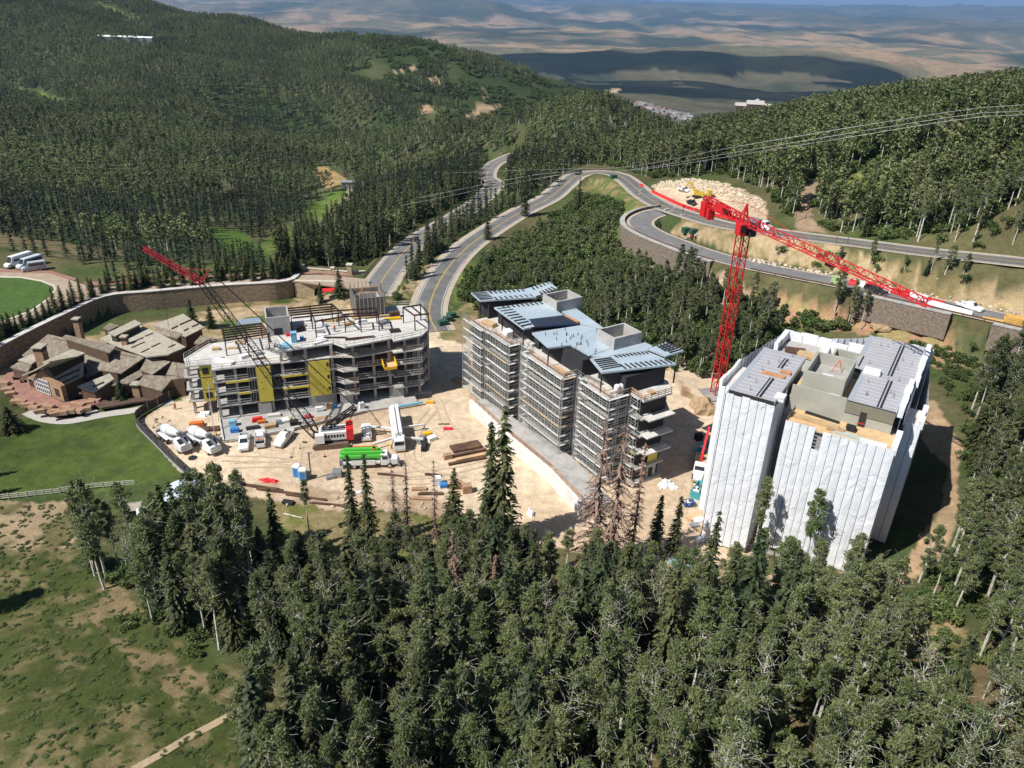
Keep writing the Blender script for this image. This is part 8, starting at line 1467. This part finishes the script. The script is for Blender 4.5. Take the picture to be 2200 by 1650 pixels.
# ------------------------------------------------------------ people
def person(label, pos, rz, shirt, helmet, reach=.3):
    t = thing('person', label, 'person', pos, rz); J = {'pel': (0, 0, .95), 'che': (0, .02, 1.30), 'nec': (0, 0, 1.50), 'hea': (0, .03, 1.68), 'top': (0, .03, 1.78), 'hl': (-.11, 0, .90), 'kl': (-.13, .06, .50), 'al': (-.13, -.02, .08), 'fl': (-.14, .14, .04), 'hr': (.11, 0, .90), 'kr': (.14, -.04, .50), 'ar': (.15, -.10, .08), 'fr': (.16, .06, .04), 'sl': (-.21, 0, 1.42), 'el': (-.29, .05, 1.15), 'wl': (-.25, .25+reach*.3, 1.05), 'dl': (-.23, .34+reach*.3, 1.04), 'sr': (.21, 0, 1.42), 'er': (.30, 0, 1.14), 'wr': (.31, .14, .92), 'dr': (.31, .19, .84)}
    Rr = {'pel': .15, 'che': .17, 'nec': .065, 'hea': .10, 'top': .07, 'hl': .095, 'kl': .07, 'al': .05, 'fl': .04, 'hr': .095, 'kr': .07, 'ar': .05, 'fr': .04, 'sl': .075, 'el': .05, 'wl': .035, 'dl': .03, 'sr': .075, 'er': .05, 'wr': .035, 'dr': .03}
    E = [('pel', 'che'), ('che', 'nec'), ('nec', 'hea'), ('hea', 'top'), ('pel', 'hl'), ('hl', 'kl'), ('kl', 'al'), ('al', 'fl'), ('pel', 'hr'), ('hr', 'kr'), ('kr', 'ar'), ('ar', 'fr'), ('che', 'sl'), ('sl', 'el'), ('el', 'wl'), ('wl', 'dl'), ('che', 'sr'), ('sr', 'er'), ('er', 'wr'), ('wr', 'dr')]
    ks = list(J); me = bpy.data.meshes.new('body'); me.from_pydata([J[k] for k in ks], [(ks.index(a), ks.index(b)) for a, b in E], []); o = bpy.data.objects.new('body', me); COL.objects.link(o); o.parent = t
    md = o.modifiers.new('skin', 'SKIN'); me.skin_vertices.new() if not me.skin_vertices else None
    for i, k in enumerate(ks): v = me.skin_vertices[0].data[i]; v.radius = (Rr[k], Rr[k]); v.use_root = (k == 'pel')
    o.modifiers.new('smooth', 'SUBSURF').levels = 1; o.modifiers['smooth'].render_levels = 1
    me.materials.append(shirt)
    MB().tube([(0, 0, 1.02), (0, .02, 1.30), (0, 0, 1.46)], [.185, .205, .12], 10).build('vest', shirt, t, True); MB().tube([(0, .03, 1.70), (0, .03, 1.78), (0, .03, 1.85)], [.135, .12, .03], 10).build('helmet', helmet, t, True)
    MB().tube([(-.11, 0, .95), (-.13, .06, .52), (-.13, -.02, .10)], [.115, .09, .07], 8).build('trouser_leg', M_JEAN, t, True); MB().tube([(.11, 0, .95), (.14, -.04, .52), (.15, -.10, .10)], [.115, .09, .07], 8).build('trouser_leg', M_JEAN, t, True); return t
M_JEAN = mat('work_trousers', (.06, .07, .10), .9); M_HIV = mat('hi_vis_yellow', (.62, .66, .05), .7); M_HIO = mat('hi_vis_orange', (.65, .22, .04), .7)
def b1pos(x, y, z): return b1w(x, y, z)
person('worker in yellow high-visibility vest on the concrete podium', b1w(6.0, -5.6, .45), 1.0, M_HIV, M_WHITE); person('worker standing on the yard near the lodge fence', tuple(atz(377, 880, 0)), .4, M_HIO, M_WHITE); person('worker beside the white pump truck', tuple(atz(841, 964, 0)), 2.0, M_HIV, M_WHITE); person('worker on the grey concrete roof by the steel frame', b1w(17.2, 6.6, 14.5), 0, M_HIO, M_WHITE); person('worker in pale clothes inside the far roof shaft', b2w(13.2, 15, 22.0), 0, M_WHITE, M_HIV)
# ------------------------------------------------------------ yard clutter
rs_ = random.Random(21)
def gp(px, z=0): p = atz(*px, z); return (p[0], p[1], z)
ya = rad(B1Y)
for i, (px, m, L, W, H, n, rz, nm_, lb) in enumerate([
    ((423, 915), M_ORG, 2.6, 1.2, .9, 3, .3, 'form_stack', 'orange-brown form panels left of the podium'), ((436, 927), M_RUST, 2.8, 1.6, .7, 5, .2, 'beam_stack', 'striped rusty beam bundle left of the podium'), ((460, 924), M_RUST, 2.4, 1.4, .6, 4, .3, 'beam_stack', 'rusty beam bundle against the podium corner'), ((457, 938), M_PLY, 1.6, 1.2, .8, 3, .2, 'plywood_stack', 'orange plywood stack beside the right cement mixer'), ((468, 948), M_GREY, 2.6, .8, .6, 3, 1.9, 'pipe_bundle', 'grey pipe bundle at the podium corner'), ((440, 890), M_WHITE, 1.8, 1.4, .5, 3, .2, 'white_bags', 'white bags beside the left end of the concrete frame'),
    ((1000, 962), M_RUST, 6.0, 2.6, .5, 2, .42, 'steel_plate', 'large dark brown steel plate propped in the yard'), ((1010, 976), M_RUST, 7.0, .7, .6, 2, .42, 'steel_beams', 'long rusty steel beams below the brown plate'), ((1012, 984), M_PLY, 7.0, .8, .5, 3, .42, 'timber_beams', 'pale timber beams below the brown plate'), ((1006, 992), M_RUST, 7.4, .6, .5, 2, .40, 'steel_beams', 'lowest rusty beam stack by the tall spruces'), ((962, 985), M_LST, 1.6, 1.0, 1.0, 2, .4, 'crate', 'brown crate left of the steel beam stacks'),
    ((985, 1048), M_LST, 1.5, 1.3, 1.3, 3, .2, 'brick_pallet', 'reddish brick pallet by the stout spruce, left one'), ((1003, 1056), M_LST, 1.6, 1.4, 1.5, 3, .3, 'brick_pallet', 'reddish brick pallet by the stout spruce, right one'), ((725, 1022), M_GREY, 1.6, 1.6, 1.2, 2, .1, 'grey_unit', 'grey equipment box right of the light pole'), ((710, 1028), M_GREY, 1.6, 1.0, .6, 2, .5, 'pump_unit', 'low grey pump beside the equipment box'), ((840, 1022), M_RUST, 5.4, .35, .35, 2, -.12, 'pipe_bundle', 'rusty pipes below the green pump truck'), ((930, 1022), M_RUST, 3.0, .5, .4, 2, -.1, 'pipe_bundle', 'short rusty pipes near the bare dead spruce'),
    ((940, 1040), M_WHITE, 1.3, 1.2, 1.6, 2, .2, 'white_tote', 'white tote box by the lower yard edge'), ((953, 1046), M_BLUE, 1.2, 1.0, .8, 2, .2, 'blue_drum', 'blue drum box right of the white tote'), ((905, 950), M_GREY, 2.2, 1.0, 1.2, 3, 1.2, 'machine_parts', 'grey machinery parts right of the white pump truck'), ((918, 935), M_YELL, 1.6, 1.0, .7, 3, .4, 'trestle_stack', 'yellowish frames piled right of the white pump truck'), ((928, 945), M_WHITE, 1.8, 1.2, .8, 3, .7, 'white_bags', 'white bags in the pile right of the pump truck'), ((912, 962), M_BLACK, 2.8, .8, 1.0, 3, 1.5, 'scrap_pile', 'dark machine frame below the yellowish pile'),
    ((924, 866), M_YELL, 1.6, .6, .5, 2, .1, 'yellow_trestle', 'small yellow trestle on the yard behind the pump truck'), ((962, 922), M_REDP, 1.8, .9, .25, 2, .1, 'red_board', 'red board lying alone on the yard'), ((955, 912), M_RUST, 2.4, .3, .2, 2, .1, 'rusty_bar', 'thin rusty bar lying behind the red board'), ((985, 820), M_PLY, 2.6, 1.4, .8, 5, -.4, 'lumber_stack', 'yellow lumber stack in the shade between the two left buildings'),
    ((1490, 1112), M_PLY, 2.2, 1.4, .4, 4, .6, 'plywood_stack', 'plywood on the yard below the blue skip'), ((1502, 1120), M_WHITE, 1.8, 1.2, .5, 3, .4, 'white_sheets', 'white sheets beside the plywood below the blue skip'), ((1492, 1130), M_GREY, 1.4, 1.0, .4, 2, .3, 'grey_box', 'grey box near the foot of the white wrapping'), ((1505, 1140), M_PLY, 1.3, .9, .3, 3, .8, 'pallet', 'pallet at the foot of the white wrapping'), ((1462, 1205), M_LBLUE, 3.4, .9, .3, 2, .1, 'blue_beam', 'upper pale blue steel length among the trees right of centre'), ((1468, 1215), M_LBLUE, 3.8, 1.0, .3, 2, .1, 'blue_beam', 'lower pale blue steel length among the trees right of centre'), ((1500, 1235), M_RUST, 4.6, 2.8, .4, 2, 1.2, 'timber_stack', 'dark brown planks stacked among the trees'), ((1490, 1255), M_RUST, 4.0, 2.0, .6, 3, .7, 'timber_stack', 'lower dark brown plank stack among the trees'),
    ((1520, 958), M_PLY, 1.8, 1.2, 1.0, 3, .8, 'crate', 'tan crates in the shade at the foot of the white wrapping'), ((1500, 945), M_BLACK, 1.4, 1.2, 1.4, 2, .3, 'dark_bin', 'dark bin in the shaded gap between the two right buildings'), ((560, 1048), M_RUST, 7.5, .5, .35, 3, -.18, 'steel_beams', 'rusty beams at the left of the lower yard edge'), ((600, 1058), M_RUST, 8.0, .45, .35, 3, -.16, 'steel_beams', 'second row of rusty beams at the lower yard edge'), ((660, 1070), M_RUST, 7.5, .45, .3, 2, -.16, 'steel_beams', 'rusty beams below the portable toilets'), ((710, 1085), M_RUST, 7.0, .4, .3, 2, -.1, 'steel_beams', 'rusty beams right of the single aspen'), ((620, 1082), M_BLACK, 2.0, 1.0, .5, 2, -.2, 'dark_box', 'dark box among the beams at the lower yard edge'),
    ((770, 1060), M_WHITE, 1.2, .8, .3, 2, .4, 'white_sheet', 'white sheet between the thin spruces'), ((900, 1052), M_LST, 2.6, .9, .4, 3, .1, 'timber_stack', 'reddish timber under the dead spruces'), ((925, 1062), M_RUST, 4.2, .7, .35, 3, .05, 'timber_stack', 'brown timber left of the stout spruce'), ((905, 1072), M_LST, 3.8, .7, .3, 2, 0, 'timber_stack', 'reddish boards lowest under the dead spruces')]):
    stack(nm_, lb, 'building materials', m, gp(px), rz, L, W, H, n)
for i, (x, y, m, L, W, H, nm_, lb) in enumerate([(-5.4, -3.0, M_LBLUE, 1.4, 1.0, 1.2, 'compressor', 'light blue compressor on the podium'), (-5.0, -5.8, M_BLUE, 1.6, 1.1, .9, 'blue_machine', 'blue machine on the podium corner'), (-.6, -2.6, M_REDP, 2.0, .9, .8, 'trestle_stack', 'red frames on the podium before the dark opening'), (.2, -3.6, M_ORG, 1.6, .8, .6, 'trestle_stack', 'orange frames on the podium'), (-1.6, -5.4, M_BLACK, 2.6, 1.0, .4, 'dark_rubble', 'dark scrap on the podium'), (1.8, -6.0, M_PLY, 2.2, 1.2, .8, 'plywood_stack', 'plywood stack near the front of the podium'), (4.4, -4.4, M_WHITE, 2.4, 1.6, .6, 'white_pallet', 'white wrapped pallet in the middle of the podium'), (2.8, -1.4, M_CONCL, 2.6, 1.0, .5, 'block_stack', 'pale block stack against the podium wall'), (6.4, -6.0, M_BLACK, 1.6, 1.2, .9, 'dark_machine', 'dark machine at the right end of the podium'), (3.4, -4.9, M_GREY, 1.0, 1.0, .8, 'mixer_tub', 'grey tub beside the white pallet'), (12.0, -1.8, M_WHITE, 1.6, .8, 1.0, 'white_box', 'white box against the concrete wall under the big yellow panel'), (14.0, -1.6, M_PLY, 1.4, .5, 1.4, 'pallet_rack', 'upright pallets against the concrete wall'), (15.2, -1.6, M_BLUE, 1.0, .5, 1.0, 'blue_board', 'blue board right of the upright pallets'), (9.5, -4.0, M_REDP, 1.4, .8, .5, 'red_box', 'red box behind the crawler crane boom'), (12.2, -5.4, M_LST, 3.2, 1.6, .3, 'brown_boards', 'brown boards behind the crawler crane'), (20.6, -3.0, M_WHITE, 1.0, .8, 1.4, 'white_bag', 'white bulk bag by the thin steel post'), (30, -4.6, M_LBLUE, 7.0, .4, .4, 'blue_pipe', 'long pale blue pipe along the podium edge')]):
    stack(nm_, lb, 'building materials', m, b1w(x, y, .45), yb+random.uniform(-.2, .2), L, W, H, 2 if H < .5 else 3)
# heaps of bags and tarpaulin: lumpy closed shapes
def heap(name, label, px, m, L, W, H, seed, z=0):
    import bmesh; rs = np.random.RandomState(seed); bm = bmesh.new(); bmesh.ops.create_icosphere(bm, subdivisions=3, radius=1)
    for v in bm.verts: f_ = 1+.28*math.sin(5*v.co.x+seed)*math.cos(4*v.co.y)+rs.uniform(-.10, .10); v.co.x *= L/2*f_; v.co.y *= W/2*f_; v.co.z = max(-.1, v.co.z)*H*f_
    me = bpy.data.meshes.new(name); bm.to_mesh(me); bm.free(); me.materials.append(m); p = atz(*px, z); o = bpy.data.objects.new(name, me); COL.objects.link(o); o.location = (p[0], p[1], z); o.rotation_euler = (0, 0, seed); tag(o, label, 'heap'); return o
heap('bag_heap', 'white plastic heap at the near foot of the scaffolded building', (1428, 1040), M_WHITE, 3.6, 1.8, .7, 1); heap('bag_heap', 'second white plastic heap by the near foot of the scaffold', (1445, 1046), M_WHITE, 2.2, 1.6, .6, 2); heap('tarpaulin_heap', 'crumpled red tarpaulin at the lower yard edge', (580, 1034), M_REDP, 3.6, 1.2, .5, 3); heap('plastic_heap', 'white plastic heap at the left foot of the wrapped building', (1505, 1158), M_WHITE, 3.0, 1.4, .6, 4); heap('plastic_heap', 'white plastic among the aspens below the podium wall', (1140, 1105), M_WHITE, 2.2, 1.2, .7, 5); heap('soil_heap', 'heap of tan soil above the wrapped building', (1985, 706), mat('tan_soil', (.36, .25, .15), .95, var=.25), 9, 6, 2.2, 6, 10); heap('soil_heap', 'reddish soil heap behind the wrapped building', (1900, 700), MATS['tan_soil'], 8, 5, 1.8, 7, 9); heap('soil_heap', 'mound in the shaded gap by the crane base', (1510, 880), MATS['tan_soil'], 6, 5, 2.6, 8)
heap('white_bags', 'white bags left of the podium corner', (437, 893), M_WHITE, 2.2, 1.4, .5, 9)
# light pole and cone line in the yard
p = gp((669, 1030)); t = thing('light_pole', 'dark timber light pole standing in the yard', 'pole', p, 0); MB().cyl((0, 0, -.3), (0, 0, 5.6), .13, 8).build('pole', M_WOODP, t); bx(t, 'lamp_head', M_GREY, -.2, .5, -.15, .15, 5.602, 5.8)
for i, px in enumerate([(626, 983), (646, 964), (652, 950), (657, 951), (698, 981)]):
    t = thing('rope_stake', ['rope stake with streamer left of the crawler track', 'rope stake before the crawler crane', 'rope stake beside the crawler track', 'rope stake touching the crawler track', 'rope stake alone below the crawler crane'][i], 'stake', gp(px), .2*i); MB().cyl((0, 0, 0), (0, 0, 1.2), .05, 6).build('stake', M_RAILO, t); bx(t, 'base', M_BLACK, -.25, .25, -.25, .25, 0, .08)
p = gp((353, 990)); p = gp((413, 978)); t = thing('round_sign', 'round black sign stand beside the cement mixers', 'sign', gp((414, 984)), 0); MB().cyl((0, 0, 0), (0, 0, 1.6), .06, 6).build('post', M_BLACK, t); MB().cyl((0, 0, 0), (0, 0, .12), .8, 14).build('base', M_BLACK, t)
# little flag, signs and bins along the roads
p = G(1787, 706); t = thing('warning_flag', 'orange-red flag on a pole behind the wrapped building', 'flag', tuple(p), .6); MB().cyl((0, 0, -.3), (0, 0, 4.2), .05, 6).build('pole', M_GALV, t); MB().box(.06, 1.0, -.02, .02, 3.2, 4.2).build('flag', M_REDP, t)
p = G(707, 640); t = thing('red_canopy', 'small red sunshade near the bridge arch', 'sunshade', tuple(p), .3); MB().slab4((-1.8, -.9, 2.2), (1.8, -.9, 2.2), (1.8, .9, 2.6), (-1.8, .9, 2.6), .08).build('fabric', M_REDP, t); [MB().cyl((x, 0, 0), (x, 0, 2.3), .05, 6).build('post', M_GREY, t) for x in (-1.6, 1.6)]
for k, (px, lb) in enumerate((((1474, 500), 'dark green container inside the road hairpin'), ((1490, 503), 'second green container inside the road hairpin'), ((1318, 384), 'green bin beside the far road bend'))): q = tuple(G(*px)); loose('bin_container', lb, 'container', [('body', mat('dark_green_paint', (.03, .09, .06), .6), -1.3, 1.3, -.9, .9, 0, 1.5), ('lid', MATS['dark_green_paint'], -1.35, 1.35, -.95, .95, 1.502, 1.65)], q, .4)
for k, (px, lb) in enumerate((((952, 700), 'dark generator box behind the grey building, left one'), ((962, 692), 'dark generator box behind the grey building, middle one'), ((970, 684), 'dark generator box behind the grey building, right one'))): q = gp(px, .2); loose('generator', lb, 'generator', [('body', MATS['dark_green_paint'], -1.2, 1.2, -.8, .8, 0, 1.6), ('exhaust', M_GREY, .4, .7, -.2, .1, 1.602, 2.0)], q, .5)
for k, (px, h_, lb) in enumerate((((1466, 463), 3.6, 'dark monument post on its pale base at the hairpin'), ((1375, 418), 2.2, 'thin road sign beside the red barrier end'), ((1448, 455), 1.8, 'short road sign near the hairpin junction'))):
    q = tuple(G(*px)); t = thing('road_sign', lb, 'sign', q, .3); MB().cyl((0, 0, -.3), (0, 0, h_), .12 if k == 0 else .06, 6).build('post', M_WOODP, t); bx(t, 'board', M_WOODP if k == 0 else M_WHITE, -.35, .35, -.05, .05, h_-.7, h_); bx(t, 'base', M_CONC, -.6, .6, -.6, .6, -.3, .35)
for k, (px, m, lb) in enumerate((((1478, 516), M_WHITE, 'white barricade across the lower road, left piece'), ((1488, 512), M_REDP, 'red barricade across the lower road'), ((1497, 510), M_WHITE, 'white barricade across the lower road, right piece'), ((1431, 455), M_WHITE, 'striped white sign board at the hairpin mouth'), ((1440, 460), M_WHITE, 'second striped white board at the hairpin mouth'))): q = tuple(G(*px)); loose('barricade', lb, 'barricade', [('board', m, -1.0, 1.0, -.15, .15, .5, 1.1), ('foot', M_BLACK, -.9, -.7, -.4, .4, 0, .499), ('foot', M_BLACK, .7, .9, -.4, .4, 0, .499)], q, .5)
q = tuple(G(1730, 470)); t = thing('farm_gate', 'dark bar gate across the dirt track on the hill', 'gate', q, rad(5)); [MB().cyl((-3, 0, z), (3, 0, z), .07, 6).build('rail', M_GREY, t) for z in (.4, .8, 1.2)]; [MB().cyl((x, 0, -.3), (x, 0, 1.5), .12, 6).build('post', M_WOODP, t) for x in (-3, 0, 3)]
q = tuple(G(1795, 524)); t = thing('post_frame', 'dark post frame beside the upper road', 'frame', q, rad(-10)); [MB().cyl((x, 0, -.3), (x, 0, 2.2), .1, 6).build('post', M_WOODP, t) for x in (0, 3)]; MB().cyl((0, 0, 1.6), (3, 0, 1.6), .08, 6).build('rail', M_WOODP, t)
for k, (px, lb) in enumerate((((2165, 1372), 'grey trail sign back board at the right edge, upper one'), ((2140, 1412), 'grey trail sign back board at the right edge, lower one'))): q = tuple(G(*px)); t = thing('trail_sign', lb, 'sign', q, .5); bx(t, 'board', M_CONCL, -.5, .5, -.04, .04, .8, 2.2); [MB().cyl((x, .06, -.3), (x, .06, 2.3), .05, 6).build('post', M_WOODP, t) for x in (-.4, .4)]
MB_ = MB(); 
for i, (a, b) in enumerate([((1480, 1280), (1440, 1310)), ((640, 1285), (660, 1300)), ((745, 1290), (735, 1270)), ((610, 1105), (650, 1115)), ((2010, 600), (2040, 585)), ((1660, 545), (1690, 552)), ((495, 1335), (470, 1320))]):
    p, q = G(*a), G(*b); v = Vector((q[0]-p[0], q[1]-p[1], 0)); L = max(2.5, min(6, v.length)); o = MB().cyl((0, 0, 0), (L, 0, 0), .16, 7, 0, .1).build('fallen_log', M_WBARK); o.location = (p[0], p[1], p[2]+.15); o.rotation_euler = (0, 0, math.atan2(v.y, v.x)); tag(o, ['fallen pale log below the plank stacks', 'fallen pale log on the grass right of the grove', 'fallen log by the clearing under the green truck', 'pale log on the grass below the beams', 'leaning dead log on the bank of the upper road', 'pale log on the cut bank above the lower road', 'fallen pale log at the meadow edge'][i], 'log', 'fallen logs')
# ------------------------------------------------------------ haze: one closed box round everything
hz = MB().box(-48000, 48000, -700, 74000, -1200, 900).build('haze', [], None)
hm_ = bpy.data.materials.new('haze'); hm_.use_nodes = True; hm_.node_tree.nodes.clear(); pv = hm_.node_tree.nodes.new('ShaderNodeVolumePrincipled'); pv.inputs['Color'].default_value = (0.30, 0.56, 1.0, 1); pv.inputs['Density'].default_value = 3.0e-5; pv.inputs['Anisotropy'].default_value = 0.1
ho_ = hm_.node_tree.nodes.new('ShaderNodeOutputMaterial'); hm_.node_tree.links.new(pv.outputs[0], ho_.inputs['Volume']); hz.data.materials.append(hm_); tag(hz, 'thin blue haze filling the air of the whole valley', 'haze', kind='stuff')
print('done', len(bpy.data.objects), round(time.time()-T0, 1))
